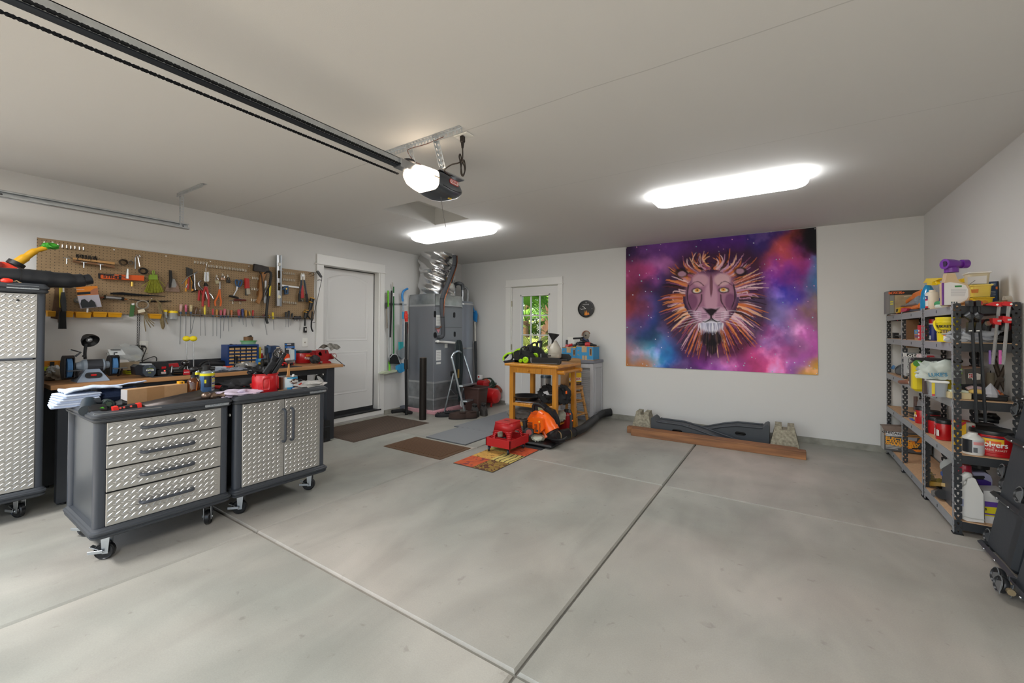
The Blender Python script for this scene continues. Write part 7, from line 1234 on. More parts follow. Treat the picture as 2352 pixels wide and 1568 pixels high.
def bluebox(lab,x0,x1,yt,yb,xr,Y,rz=0):
 k=K('blue_box',lab,'box',ZM,((x0+x1)/2,yb),Y=Y);a,e=k.l(x0,yb),k.l(x1,yt);d=-.24;k.t.location.z=gz+.0355
 h=e[1]-a[1];P(k.t,'box_body',B().bx(a[0],e[0],0,h,d,0,.002),BXB);P(k.t,'kraft_edge',B().bx(a[0]-.001,e[0]+.001,h-.012,h+.001,d,.001).bx(a[0]-.001,e[0]+.001,0,.01,d,.001),KR);w=e[0]-a[0]
 P(k.t,'tape_strip',B().bx(a[0]+w*.33,a[0]+w*.62,h*.55,h+.002,-.05,.002),M('#c0a57e',.4));P(k.t,'tape_strip',B().bx(a[0]+w*.36,a[0]+w*.64,0,h*.32,-.01,.002),M('#c0a57e',.4));hh_=P(k.t,'hand_hole_frame',B().bx(a[0]+w*.78,a[0]+w*.93,h*.32,h*.85,-.004,.003),KR);P(hh_,'slot',B().bx(a[0]+w*.82,a[0]+w*.89,h*.4,h*.8,-.004,.0045),M('#4a3422',.8))
 for i,(u,v,r_)in enumerate(((.14,.66,.5),(.14,.36,-.6))):P(k.t,'print_dash',B().box(a[0]+w*u,h*v,.001,.035,.011,.002,.001,Matrix.Rotation(r_,3,'Z')),KR)
 return k,a,e,h
k,a,e,h=bluebox('larger blue printed carton on the grey cabinet, nearer the wall corner',283,540,365,565,655,5.9)
TX(k.t,'Walmart',(a[0]+(e[0]-a[0])*.5,h*.15,.0025),.028,M('#3a5a9a',.5),Matrix.Rotation(-PI/2,3,'Z'),.9)
bluebox('smaller blue carton on the grey cabinet beside the door casing',70,285,392,560,0,5.93)
k=K('angle_grinder','angle grinder with steel disc guard lying on the larger blue carton','angle grinder',ZM,(420,350),Y=5.98)
c=Vector(k.l(432,195));R=abs(k.l(490,195)[0]-k.l(372,195)[0])/2;P(k.t,'disc',B().lathe([(0,-.004),(R,-.004),(R,0),(R*.35,.004),(0,.01)],c,(-.25,.0,1),26),M('#a39b90',.35,.7));P(k.t,'guard',B().tube([(c.x+R*1.03*math.cos(math.radians(t)),c.y+R*1.03*math.sin(math.radians(t)),0)for t in range(20,200,12)],.008,6),M('#8a5a44',.5));P(k.t,'arbor_nut',B().cyl(c,c+Vector((0,0,.015)),.012),INK)
k.rod('side_handle',[(240,243,.02),(360,238,.02),(385,225,0)],[.015,.014,.012],BLK,n=10);k.rod('gear_head',[(380,230,-.03),(440,270,-.03),(460,300,-.03)],[.025,.034,.03],M('#1d2f52',.4),n=12);k.rod('body',[(345,262,0),(440,300,.0),(470,330,0)],[.014,.02,.022],BLK,n=10);lump(k.t,'dark_drill_body',k.l(350,325,.0),(.075,.035,.05),M('#262d33',.5),3,.25)
k=K('red_drill','red and black power drill lying at the right on the blue carton','drill',ZM,(480,350),Y=5.94);k.rod('red_motor',[(425,335,.02),(460,330,.02),(500,332,.02)],[.034,.036,.03],M('#b8272c',.35),n=14);k.rod('black_nose',[(500,332,.02),(545,342,.02),(590,345,.02)],[.028,.018,.008],BLK,n=12)
k=K('red_white_tools','heap of small red and white tools in the smaller blue carton','tools',ZM,(180,385),Y=5.98);k.rod('red_part',[(130,350,0),(175,360,0)],.024,RED);k.rod('red_part',[(180,345,0),(225,335,0)],.022,RED);k.plate('white_part',[(130,365),(165,365),(165,388),(130,388)],-.02,.02,WHT);k.rod('black_part',[(245,350,0),(285,345,0)],.022,BLK);k.plate('yellow_part',[(243,365),(278,365),(278,392),(243,392)],-.02,.01,YEL);k.plate('grey_part',[(185,350),(230,350),(235,385),(185,388)],-.03,.0,GRYP)
k=K('wall_outlet','double white outlet plate on the back wall behind the blue cartons','outlet',ZM,(205,270),Y=YB-.001);k.plate('cover_plate',[(155,222),(257,222),(257,320),(155,320)],0,.006,WPL)
for x in(180,225):k.plate('socket_face',[(x-12,245),(x+12,245),(x+12,298),(x-12,298)],.006,.009,WHT)
k=K('phone_adapter','small dark stick shaped adapter on the wall left of the double outlet','adapter',ZM,(138,295),Y=YB-.001);k.plate('adapter_body',[(128,262),(152,266),(146,328),(124,325)],0,.03,M('#3a3c40',.4))
#--- paper bag on bamboo stool
BAM=M('#c08e50',.5,var=.15,scale=20)
st2=T('bamboo_stool','bamboo bar stool holding a paper grocery bag beside the cart','stool',(-2.5,5.47,0));sz=onY(*q6(820,890),5.4).z
ftl=[onZ(*q6(800,1215),0),onZ(*q6(893,1180),0)];tops=[onY(*q6(778,890),ftl[0].y+.04),onY(*q6(835,885),ftl[1].y-.08)]
ftl+=[Vector((ftl[0].x-.36,ftl[0].y+.02,0)),Vector((ftl[1].x-.36,ftl[1].y+.02,0))];tops+=[Vector((tops[0].x-.22,tops[0].y+.02,tops[0].z)),Vector((tops[1].x-.22,tops[1].y,tops[1].z))]
for a_,b_ in zip(ftl,tops):
 lg=P(st2,'leg',B().tube([a_-st2.location,b_-st2.location],.021,10),BAM)
 for u in(.25,.5,.75):v=a_.lerp(b_,u)-st2.location;d=(b_-a_).normalized()*.006;P(lg,'node_ring',B().cyl(v-d,v+d,.024,n=10),M('#8c6236',.5))
for u in(.28,.62,.86):
 q=[a_.lerp(b_,u)-st2.location for a_,b_ in zip(ftl,tops)]
 for i,j in((0,1),(2,3),(0,2),(1,3)):P(st2,'stretcher',B().tube([q[i]+Vector((0,0,.03*(i+j==2))),q[j]+Vector((0,0,.03*(i+j==2)))],.014,8),BAM)
mid=sum(tops,Vector())/4-st2.location;P(st2,'seat',B().cyl(mid-Vector((0,0,.02)),mid+Vector((0,0,.012)),.18,n=24),BAM)
bgz=mid.z+.013;pb_=T('paper_bag','brown paper grocery bag with red and yellow print standing on the stool','bag',(st2.location.x+mid.x,st2.location.y+mid.y,bgz),-.7);ht=onY(*q6(830,660),pb_.location.y).z-bgz
def bagp(u,v):
 r_=rrect(-.155,.155,-.1,.1,.02,3);n=len(r_);i=int(u*n)%n;x,y=r_[i];s_=1+.05*math.sin(9*v+6*u)*v;return(x*s_*(1-.05*v),y*s_*(1-.1*v*v),v*ht*(1+.04*math.sin(6.28*u+1)*v))
P(pb_,'bag_body',B().grid(bagp,16,12,wrap=True),M('#b38a5c',.8,bump=.6,bscale=22),30,.002);P(pb_,'bag_bottom',B().box(0,0,.004,.3,.19,.006),KR)
FBX=FB
frb=cols((math.cos(.35),math.sin(.35),0),(0,0,1),(math.sin(.35),-math.cos(.35),0))
for nm,dz,hh_,m_,off in(('yellow_print_band',.1,.14,M('#e0b51c',.5),.001),('white_print_panel',.125,.05,M('#d9cfc2',.5),.0018),('dark_print_panel',.055+.01,.045,M('#3a3030',.5),.0018)):
 z0=.02+dz-.06;P(pb_,nm,B().bx(.154,.1565+off,-.095,.095,z0,z0+hh_),m_)
TX(pb_,'OUTBACK',(.159,0,.115),.04,RED,cols((0,1,0),(0,0,1),(1,0,0)),.85,bold=.001);TX(pb_,'STEAKHOUSE',(.159,0,.048),.022,M('#c98a2a',.5),cols((0,1,0),(0,0,1),(1,0,0)),1)
#--- orange backpack blower
k=K('backpack_blower','orange and black backpack leaf blower on the floor before the cart','leaf blower',ZK,(500,1400),Y=4.3);k.t.location.z=.007
ORB=M('#f0640c',.32,coat=.2)
k.plate('base_plate',[(240,1350),(330,1290),(560,1270),(700,1300),(760,1330),(560,1415),(480,1420)],-.02,.0,BLK)if False else P(k.t,'base_plate',B().box(0,.022,-.05,.42,.035,.34,.014),BLK)
k.plate('back_frame',[(280,700),(340,520),(380,478),(470,485),(560,510),(640,590),(770,640),(850,800),(880,930),(860,1080),(700,1280),(560,1290),(640,900),(560,700)],-.28,-.2,M('#17191c',.45),top=.97)
k.plate('frame_window',[(445,560),(560,590),(590,645),(455,635)],-.2,-.197,M('#8a9a7a',.6));k.rod('shoulder_pad',[(640,590,-.15),(730,700,-.15),(800,850,-.15),(830,1010,-.15)],.035,M('#101113',.85),sp=4,n=10)
k.rod('top_handle',[(340,640,-.2),(350,520,-.2),(400,490,-.2),(500,510,-.2),(600,600,-.2)],.02,BLK,sp=4,n=10)
k.plate('fan_volute',[(180,840),(240,740),(290,665),(480,680),(560,740),(640,880),(700,1050),(660,1250),(560,1220),(500,1000),(330,860)],-.2,-.1,ORB,top=.94)
k.rod('outlet_duct',[(490,720,-.1),(600,800,-.08),(690,920,-.06),(760,1080,-.04)],[.06,.07,.078,.08],ORB,n=20);k.rod('duct_flange',[(735,1030,-.045),(775,1110,-.04)],.09,ORB,n=20)
for x,y in((570,730),(690,850),(790,980),(740,1010)):k.rod('duct_lug',[(x-15,y+8,-.04),(x+20,y-8,-.04)],.014,ORB)
k.plate('engine_cover',[(195,860),(280,790),(300,780),(490,800),(560,850),(600,1000),(590,1080),(470,1180),(355,1160),(345,1060),(200,1040)],-.12,.06,ORB,top=.9)
for i in range(6):k.rod('cooling_slot',[(225,905+24*i,.066),(320,915+24*i,.066)],.004,M('#5a2608',.6));k.rod('cooling_slot',[(370,950+30*i,.066),(425,960+30*i,.066)],.004,M('#5a2608',.6))
for i in range(7):k.rod('cooling_slot',[(480,950+30*i,.06),(540,905+30*i,.05)],.005,M('#4a2208',.6))
k.rod('yellow_button',[(475,892,.05),(475,892,.07)],.009,YEL);k.rod('muffler_hole',[(430,1095,.066),(430,1095,.07)],.013,INK)
k.plate('rear_ribs',[(280,670),(470,690),(478,735),(290,715)],-.1,-.085,M('#c44c08',.45));k.rod('recoil_starter',[(240,1120,.0),(240,1120,.05)],.055,BLK,n=18);k.rod('starter_cover',[(240,1130,.05),(240,1130,.056)],.035,M('#b8301c',.4),n=16)
lump(k.t,'fuel_tank',k.l(440,1250,.0),(.085,.04,.07),M('#c3c6b4',.3),2,.15);k.rod('orange_foot',[(590,1100,-.05),(620,1180,-.05),(650,1245,-.05)],[.02,.022,.028],ORB,n=8);k.rod('carburetor',[(150,860,-.05),(160,980,-.05),(170,1080,-.05)],.03,M('#2a2c2e',.5),n=8)
k.rod('flex_elbow',[(760,1090,-.04),(800,1180,-.04),(880,1230,-.02),(970,1220,.0)],[.075]*10+[.072]*6,BLK,sp=5,n=18);k.rod('wire_clamp',[(890,1100,-.0),(960,1150,.05),(970,1260,.05)],.005,M('#b5a078',.35,.8),sp=3);k.rod('throttle_cable',[(640,1260,.0),(850,1300,.06),(1000,1290,.07),(1100,1230,.05)],.01,BLK,sp=4)
bx0=k.o
def fpt(x,y,z):return onZ(ZK[0]+x/ZK[2],ZK[1]+y/ZK[2],z)-k.t.location
def tofb(v):return(v.x,v.z,-v.y)
tp=[(960,1170),(1130,1135),(1300,1085),(1470,1010)]
ends=[tofb(fpt(x,y,.085))for x,y in tp]+[tofb(onZ(1368,960,.085)-k.t.location),tofb(onZ(1385,949,.09)-k.t.location),tofb(onZ(1403,946,.1)-k.t.location)]
P(k.t,'black_duct',B().tube(ends[:2],.066,18),M('#15171a',.3));P(k.t,'blow_tube',B().tube(ends[1:5],.052,18),M('#202224',.45));P(k.t,'nozzle_end',B().tube(ends[4:],[.05,.058,.06],18,sq=.7),M('#202224',.5));P(k.t,'tube_joint',B().tube([Vector(ends[2]).lerp(Vector(ends[1]),.3),Vector(ends[2]).lerp(Vector(ends[1]),.2)],.058,18),BLK);P(k.t,'hose_clamp',B().tube([Vector(ends[1]).lerp(Vector(ends[0]),.1),Vector(ends[1])],.069,18),M('#8a7a55',.35,.7))
v=Vector(ends[1])+Vector((.03,.05,0));P(k.t,'control_grip',B().tube([v,v+Vector((.012,.1,.0)),v+Vector((.005,.2,.0)),v+Vector((-.02,.24,0))],[.02,.018,.02,.022],10),M('#2b2e32',.45));P(k.t,'grip_switch',B().ball(v+Vector((.005,.2,.02)),.01).ball(v+Vector((.03,.12,.01)),.009),ORG)
#--- red rolling stool
cn=onZ(ZL[0]+935/ZL[2],ZL[1]+1215/ZL[2],.075);lf=onZ(ZL[0]+240/ZL[2],ZL[1]+1055/ZL[2],.075);rt=onZ(ZL[0]+1555/ZL[2],ZL[1]+980/ZL[2],.075)
SW,SD=(cn.x-lf.x),(rt.y-cn.y);rs=T('rolling_stool','red plastic rolling stool with tool tray on black wheels','stool',(cn.x-SW/2,cn.y+SD/2,0));SRED=M('#b51f22',.42)
hx,hy=SW/2,SD/2;zt2=.165
P(rs,'tray_wall',B().box(0,-hy+.006,.12,SW,.012,.09,.002),SRED);P(rs,'tray_wall',B().box(0,hy-.006,.12,SW,.012,.09,.002),SRED);P(rs,'tray_wall',B().box(-hx+.006,0,.12,.012,SD,.09,.002),SRED);P(rs,'tray_wall',B().box(hx-.006,0,.12,.012,SD,.09,.002),SRED);P(rs,'tray_floor',B().box(0,0,.08,SW-.01,SD-.01,.01),SRED)
P(rs,'tray_divider',B().box(0,-hy+.085,.12,SW-.02,.008,.08),SRED)
zt3=onY(ZL[0]+1030/ZL[2],ZL[1]+455/ZL[2],cn.y+.1).z
bx_,by_,tx_,ty_=hx*.78,hy*.76,hx*.56,hy*.56
def sidepanel(flip):
 """a tapered panel with an arched opening, in (u, z)"""
 bw,tw=(bx_,tx_)if not flip else(by_,ty_);out=[(-bw,.085),(-tw,zt3-.005),(tw,zt3-.005),(bw,.085)]
 ow,oh=bw*.58,zt3-.09;arch_=[(bw*.62,.085),(ow*.95,.085+oh*.4),(ow*.62,.085+oh*.6),(0,.085+oh*.66),(-ow*.62,.085+oh*.6),(-ow*.95,.085+oh*.4),(-bw*.62,.085)]
 return out+arch_[:1]+arch_[1:]
for s_ in(-1,1):
 for flip in(0,1):
  pl=sidepanel(flip);b=B();b_o,t_o=(by_,ty_)if not flip else(bx_,tx_)
  def W_(u,z,s_=s_,flip=flip,b_o=b_o,t_o=t_o):
   o_=s_*(b_o+(t_o-b_o)*(z-.085)/(zt3-.09));return(u,o_,z)if not flip else(o_,u,z)
  bw,tw=(bx_,tx_)if not flip else(by_,ty_);n=8;oh=zt3-.09
  L_,R_=[],[]
  for i in range(n+1):
   z=.085+oh*.66*i/n;e=bw+(tw-bw)*(z-.085)/oh;a_=bw*.6*math.sqrt(max(0,1-(max(0,i/n-.55)/.45)**2));L_.append((z,e,a_))
  for i in range(n):
   (z0,e0,a0),(z1,e1,a1)=L_[i],L_[i+1]
   for sg in(-1,1):b.add([W_(sg*e0,z0),W_(sg*a0,z0),W_(sg*a1,z1),W_(sg*e1,z1)],[(0,1,2,3)])
  z1=L_[-1][0];e1=L_[-1][1];b.add([W_(-e1,z1),W_(e1,z1),W_(tw,zt3-.004),W_(-tw,zt3-.004)],[(0,1,2,3)])
  P(rs,'side_panel',b,SRED,20,.006)
tp_=P(rs,'seat_top',B().box(0,0,zt3,2*tx_+.012,2*ty_+.012,.016,.006),SRED);P(tp_,'hand_slot',B().box(-.01,0,zt3+.0085,.075,.016,.001),M('#3a0a0c',.6))
for sx in(-1,1):
 for sy in(-1,1):
  x,y=sx*(hx-.035),sy*(hy-.04);w_=P(rs,'wheel',B().lathe([(.0,-.012),(.026,-.012),(.03,-.006),(.03,.006),(.026,.012),(0,.012)],(x-.01,y-.012,.037),(.8,.6,0),16),M('#1c2430',.4));P(rs,'stem',B().cyl((x,y,.04),(x,y,.08),.009,n=8),SRED)
k=K('tray_clutter','few small tools and a pale jar inside the red stool','tools',ZL,(640,660),Y=cn.y+.2);P(k.t,'pale_jar',B().cyl((0,-.02,0),(0,.03,0),.03),M('#c9c9b0',.4));P(k.t,'black_tool',B().tube([(-.12,-.05,.02),(.0,-.035,.02),(.08,-.03,.0)],.012,8),BLK);k.t.location.z=.16
#--- clock
p=onY(1347,709,YB);R=(onY(1365,709,YB).x-onY(1329,709,YB).x)/2;ck=T('wall_clock','round black wall clock with flame print','clock',p,fr=FB)
P(ck,'rim',B().lathe([(R*.97,0),(R*1.04,.012),(R*1.02,.03),(R*.92,.032),(R*.9,.02)],axis=(0,0,1),n=40),M('#17181b',.35));P(ck,'dial',B().lathe([(0,.019),(R*.92,.019)],axis=(0,0,1),n=40,cap=False),M('#2b2e35',.4))
for a,l_,w_ in((143,R*.55,.007),(185,R*.62,.005)):P(ck,'hand',B().box(l_/2*math.cos(math.radians(a)),l_/2*math.sin(math.radians(a)),.0235,l_,w_,.002,0,Matrix.Rotation(math.radians(a),3,'Z')),WHT)
rr=random.Random(2)
for i in range(9):
 x=(-.5+i/8)*R*.85;hh_=R*(.75-.9*abs(i/8-.5))*(1 if i%2 else.75);P(ck,'flame_print',B().prism([(x-R*.09,-R*.78+abs(x)*.25),(x+R*.09,-R*.78+abs(x)*.25),(x+R*.05,-R*.78+hh_*.5),(x+R*.02*(-1)**i,-R*.78+hh_)],.0192,.0198+.0001*i),M(['#d8561a','#e8a020'][i%2],.4))
TX(ck,'MOPAR',(0,R*.5,.0205),R*.2,M('#c9c9cc',.4),None,1.2)
for a in(0,90,180):TX(ck,{0:'3',90:'12',180:'9'}[a],(R*.75*math.cos(math.radians(a)),R*.75*math.sin(math.radians(a)),.0205),R*.18,WHT)
#--- beams, pier blocks and car ramps by the back wall
def r_(x,y):return ZR[0]+x/ZR[2],ZR[1]+y/ZR[2]
TIM=M('#a8744a',.7,second='#684630',var=.3,scale=5,stretch=(.35,4,4),detail=6,bump=.5,bscale=40)
A0,A1=onZ(*r_(148,408),0),onZ(*r_(2208,700),0);yb_=(A0.y+A1.y)/2;bhz=onY(*r_(2212,600),A1.y).z
def beam(lab,a_,b_,w,h):
 t=T('timber_beam',lab,'beam',((a_.x+b_.x)/2,(a_.y+b_.y)/2,0),math.atan2(b_.y-a_.y,b_.x-a_.x));L_=(b_-a_).length
 P(t,'beam_body',B().box(0,w/2,h/2,L_,w,h,.004),TIM);
 for s_ in(-1,1):P(t,'end_grain',B().box(s_*(L_/2+.0005),w/2,h/2,.001,w-.008,h-.008),M('#7a6a2e',.8,var=.3,scale=40))
 return t
beam('front reddish weathered timber beam lying on the concrete',A0,A1,.09,bhz);C0,C1=onZ(*r_(112,370),0),onZ(*r_(2100,550),0);beam('rear timber beam right behind the front one',Vector((C0.x,yb_+.1,0)),Vector((A1.x-.07,yb_+.1,0)),.085,bhz-.004)
PIER=M('#9a9482',.95,var=.35,scale=35,bump=1,bscale=120)
def pier(lab,cx,cy,s_):
 t=T('pier_block',lab,'concrete block',(cx,cy,0));w=.145*s_;tw_=.1*s_;h=.2*s_
 b=B().add([(-w,-w,0),(w,-w,0),(w,w,0),(-w,w,0),(-tw_,-tw_,h),(tw_,-tw_,h),(tw_,tw_,h),(-tw_,tw_,h)],[(3,2,1,0),(4,5,6,7)]+[(i,(i+1)%4,4+(i+1)%4,4+i)for i in range(4)]);P(t,'block_base',b,PIER,10)
 g=.02*s_;e=(tw_-g*2)/2
 for ix_ in(-1,0,1):
  for iy in(-1,0,1):
   if ix_==0:continue
   c=(ix_*(tw_*.62),iy*tw_*.66);P(t,'saddle_knob',B().prism([(c[0]-tw_*.36,c[1]-tw_*.28),(c[0]+tw_*.36,c[1]-tw_*.28),(c[0]+tw_*.36,c[1]+tw_*.28),(c[0]-tw_*.36,c[1]+tw_*.28)],h-.001,h+.05*s_*(1+.1*iy),None,.9),PIER,10)
 return t
b1=onZ(*r_(270,290),.0);pier('concrete pier block left of the black ramps',-1.66,5.93,.92);pier('concrete pier block right of the black ramps',.0,5.93,1.02)
RMP=M('#3b4046',.5)
def ramp(lab,x_hi,x_lo,y0,y1,h):
 d=1 if x_lo>x_hi else-1;L_=abs(x_lo-x_hi);t=T('car_ramp',lab,'car ramp',((x_hi+x_lo)/2,(y0+y1)/2,0));ox,oy=t.location.x,t.location.y
 prof=[(0,0),(0,h+.045),(.02,h+.055),(.045,h+.04),(.07,h+.004),(.1,h),(L_*.38,h*.97),(L_*.55,h*.78),(L_*.8,h*.38),(L_,.01),(L_,0)]
 q=[(x_hi+d*u-ox,z)for u,z in prof];P(t,'ramp_body',B().prism(q,-(y1-oy),-(y0-oy),cols((1,0,0),(0,0,1),(0,-1,0)).to_4x4()),RMP,40)
 for y in(y0,y1):P(t,'side_lip',B().tube([(x_hi+d*u-ox,y-oy,z+.006)for u,z in prof[4:10]],.012,8),RMP)
 P(t,'side_hole',B().prism(rrect(x_hi+d*L_*.33-ox-.06,x_hi+d*L_*.33-ox+.06,h*.38,h*.62,.026),-(y0-oy)-.001,-(y0-oy)+.002,cols((1,0,0),(0,0,1),(0,-1,0)).to_4x4()),M('#0c0d0e',.8))
 for i in range(6):u=L_*(.45+.08*i);P(t,'tread_bar',B().box(x_hi+d*u-ox,(y0+y1)/2-oy,h*(1.02-1.0*(u/L_-.4)/.6)*.95,.012,y1-y0-.03,.008,.002),RMP)
 return t
hA=onY(*r_(430,232),5.6).z-.02
ramp('black plastic car ramp in front, its high end at the left',onY(*r_(385,250),5.6).x,onY(*r_(1275,405),5.6).x+.1,5.6,5.83,.165)
ramp('black plastic car ramp behind, its high end at the right',onY(*r_(1775,300),5.86).x,onY(*r_(1000,295),5.86).x-.2,5.86,6.1,.185)
#  what shows through the back door glass
gb=B().bx(-24,4,YB+.25,24,-.25,-.15);S('ground_1',gb,M('#6a5a3e',.95,second='#4c5a2a',scale=3))
def leafm(hx,hx2):return M(hx,.55,var=0,second=hx2,scale=3)
def palm(lab,x,y,hz,R,n,seed,m,tilt=0):
 t=T('fan_palm',lab,'palm',(x,y,-.15));r=random.Random(seed)
 P(t,'palm_trunk',B().tube([(0,0,0),(.02,0,hz*.5),(0,0,hz)],[.12,.1,.09],10),M('#6a5236',.9,var=.3,scale=20))
 for k_ in range(n):
  a=2*PI*k_/n+r.uniform(-.3,.3);el=r.uniform(-.5,1.2);d=Vector((math.cos(a)*math.cos(el),math.sin(a)*math.cos(el),math.sin(el)));L_=R*r.uniform(.45,.7);hub=Vector((0,0,hz))+d*L_
  sd=d.cross(Vector((0,0,1))).normalized();up=sd.cross(d).normalized();lf=B().cyl((0,0,hz),hub,.012,.008,5);nb=22
  for i in range(nb):
   th=(i/(nb-1)-.5)*4.2;dr=(d*math.cos(th)+sd*math.sin(th)).normalized();ln_=R*.62*(1-.18*abs(th)/2.1)*r.uniform(.9,1.05);tip=hub+dr*ln_-Vector((0,0,.25*ln_*(1 if r.random()<.5 else.6)));w=dr.cross(up).normalized()*.018*R*1.4;md=hub+dr*ln_*.55+up*.02
   lf.add([hub,md-w,tip,md+w],[(0,1,2,3)])
  P(t,'fan_leaf',lf,m,0)
 return t
G1,G2,G3=leafm('#86b84a','#4a7f26'),leafm('#a8b060','#66803a'),leafm('#557f38','#2c5220')
palm('bright green fan palm seen through the top door panes',-5.7,9.3,1.75,1.15,15,1,G1)
palm('yellow-green fan palm low behind the middle door panes',-4.75,8.2,.85,.8,12,2,G2)
palm('olive fan palm at the left behind the door glass',-6.6,9.5,.9,.9,12,3,G2)
palm('deep green palm low in the garden behind the door glass',-5.2,8.9,.35,.75,10,5,G3)
BARK=M('#7d5f48',.95,second='#4a3628',scale=6,stretch=(8,8,.8),bump=.8)
for lab,x,y,rr_ in(('reddish tree trunk seen in the right column of panes',-6.15,11.5,.26),('tree trunk at the left behind the garden palms',-8.6,12.5,.22),('slim trunk between palms in the garden',-7.4,12.2,.12),('thick trunk far right behind the garden palms',-5.6,12.8,.3)):
 t=T('garden_tree',lab,'tree',(x,y,-.15));P(t,'trunk',B().tube([(0,0,0),(.03,0,2.5),(.0,.05,6)],[rr_*1.15,rr_,rr_*.8],14),BARK)
 b=B();r=random.Random(int(x*10))
 for i in range(700):
  c=Vector((r.gauss(0,1.1),r.gauss(0,1.0),4.6+r.gauss(0,1.0)));u=Vector((r.uniform(-1,1),r.uniform(-1,1),r.uniform(-1,1))).normalized()*.16;w=u.cross(Vector((r.uniform(-1,1),r.uniform(-1,1),.3))).normalized()*.07;b.add([c-u,c-w,c+u,c+w],[(0,1,2,3)])
 P(t,'crown',b,leafm('#4f7a2e','#2c4a1c'),0,kind='stuff')
for s_,(lab,x,y,w,h,n,m)in enumerate((('dense dark shrub hedge at the back of the garden',-8.2,14.2,4.5,3.6,9000,leafm('#6f8f3e','#33521e')),('loose light-green shrub among the palms',-6.0,10.8,1.7,1.6,2600,leafm('#a8b45c','#4c6a24')))):
 b=B();r=random.Random(40+s_)
 for i in range(n):
  c=Vector((r.uniform(-w,w),r.gauss(0,.45),abs(r.gauss(0,.5))*h*.9));sz=r.uniform(.05,.12);u=Vector((r.uniform(-1,1),r.uniform(-1,1),r.uniform(-1,1))).normalized()*sz;q=u.cross(Vector((r.uniform(-1,1),r.uniform(-1,1),.4))).normalized()*sz*.45;b.add([c-u,c-q,c+u,c+q],[(0,1,2,3)])
 t=T('garden_shrub',lab,'shrub',(x,y,-.15));P(t,'foliage',b,m,0,kind='stuff');P(t,'stem',B().cyl((0,0,0),(0,0,h*.5),.05,.02,8),BARK)
 #  shelving along the right wall
S1,S2,S3,S4,S5,S6,S7,S8=(2030,580,8.71),(2180,580,8.71),(2030,750,9.2235),(2180,750,9.22),(2020,910,8.71),(2180,910,8.71),(2100,1060,8.25),(2230,1080,5.41)
SX0,SX1=.958,1.262;LV=[1.545,1.293,.908,.54,.095];SBL=M('#2a2d31',.45);SGR=M('#8f9296',.45);PBD=M('#cfa983',.7,var=.1,scale=60)
KEY=[(.26,0),(.22,.2),(.1,.22),(-.02,.12),(-.26,.1),(-.26,-.1),(-.02,-.12),(.16,-.22)]
KEY=[(.28,0.0),(.2,.24),(.02,.27),(-.08,.13),(-.28,.12),(-.28,-.12),(-.02,-.2),(.2,-.24)]
KEY=[(a*.62,b*.62)for a,b in KEY]
def shelf_unit(lab,y0,y1,mids):
 t=T('shelving_unit',lab,'shelving',((SX0+SX1)/2,(y0+y1)/2,0),group='black rivet shelving on the right wall');ox,oy=t.location.x,t.location.y;L_=1.56;w=.038
 for x,sx in((SX0,1),(SX1,-1)):
  for y,sy in[(y0,1)]+[(m,1)for m in mids]+[(y1,-1)]:
   b=B().perf((x+sx*w/2-ox,y-oy,0),(0,0,1),(1,0,0),L_,w,.05,KEY);P(t,'post',b,SBL,0,.002)
   b=B().perf((x-ox,y+sy*w/2-oy,0),(0,0,1),(0,1,0),L_,w,.05,KEY);pf=P(t,'post_flange',b,SGR if x==SX0 else SBL,0,.002)
   P(t,'post_foot',B().box(x+sx*w/2-ox,y+sy*w/2-oy,.004,w+.012,w+.012,.008),BLK)
 ys=[y0]+list(mids)+[y1]
 for z in LV:
  for i in range(len(ys)-1):
   P(t,'front_beam',B().bx(SX0-.002-ox,SX0+.012-ox,ys[i]+w-oy,ys[i+1]-(w if i==len(ys)-2 else 0)-oy,z-.06,z-.004,.001),SGR);P(t,'back_beam',B().bx(SX1-.012-ox,SX1-ox,ys[i]+w-oy,ys[i+1]-oy,z-.06,z-.004),SBL)
   P(t,'beam_clip',B().box(SX0-.003-ox,(ys[i]+ys[i+1])/2-oy,z-.03,.003,.006,.022),M('#2e3034',.5))
   P(t,'shelf_board',B().bx(SX0+.006-ox,SX1-.006-ox,ys[i]+.004-oy,ys[i+1]-.003-oy,z-.012,z),PBD)
  for y in(y0,y1-.012):P(t,'end_beam',B().bx(SX0+w-ox,SX1-w-ox,y-oy,y+.012-oy,z-.06,z-.004,.001),SBL)
 return t
shelf_unit('near black steel shelving unit with perforated posts, beside the creepers',4.0,4.72,[])
shelf_unit('far black steel shelving unit reaching to the back corner',4.745,6.215,[5.46])
def kx(name,lab,cat,Z,c,X=SX0+.03,**kw):return K(name,lab,cat,Z,c,X=X,r=True,**kw)
def ky(name,lab,cat,Z,c,Y,**kw):return K(name,lab,cat,Z,c,Y=Y,**kw)
def rest(k,z):k.t.location.z=z+.001;return k
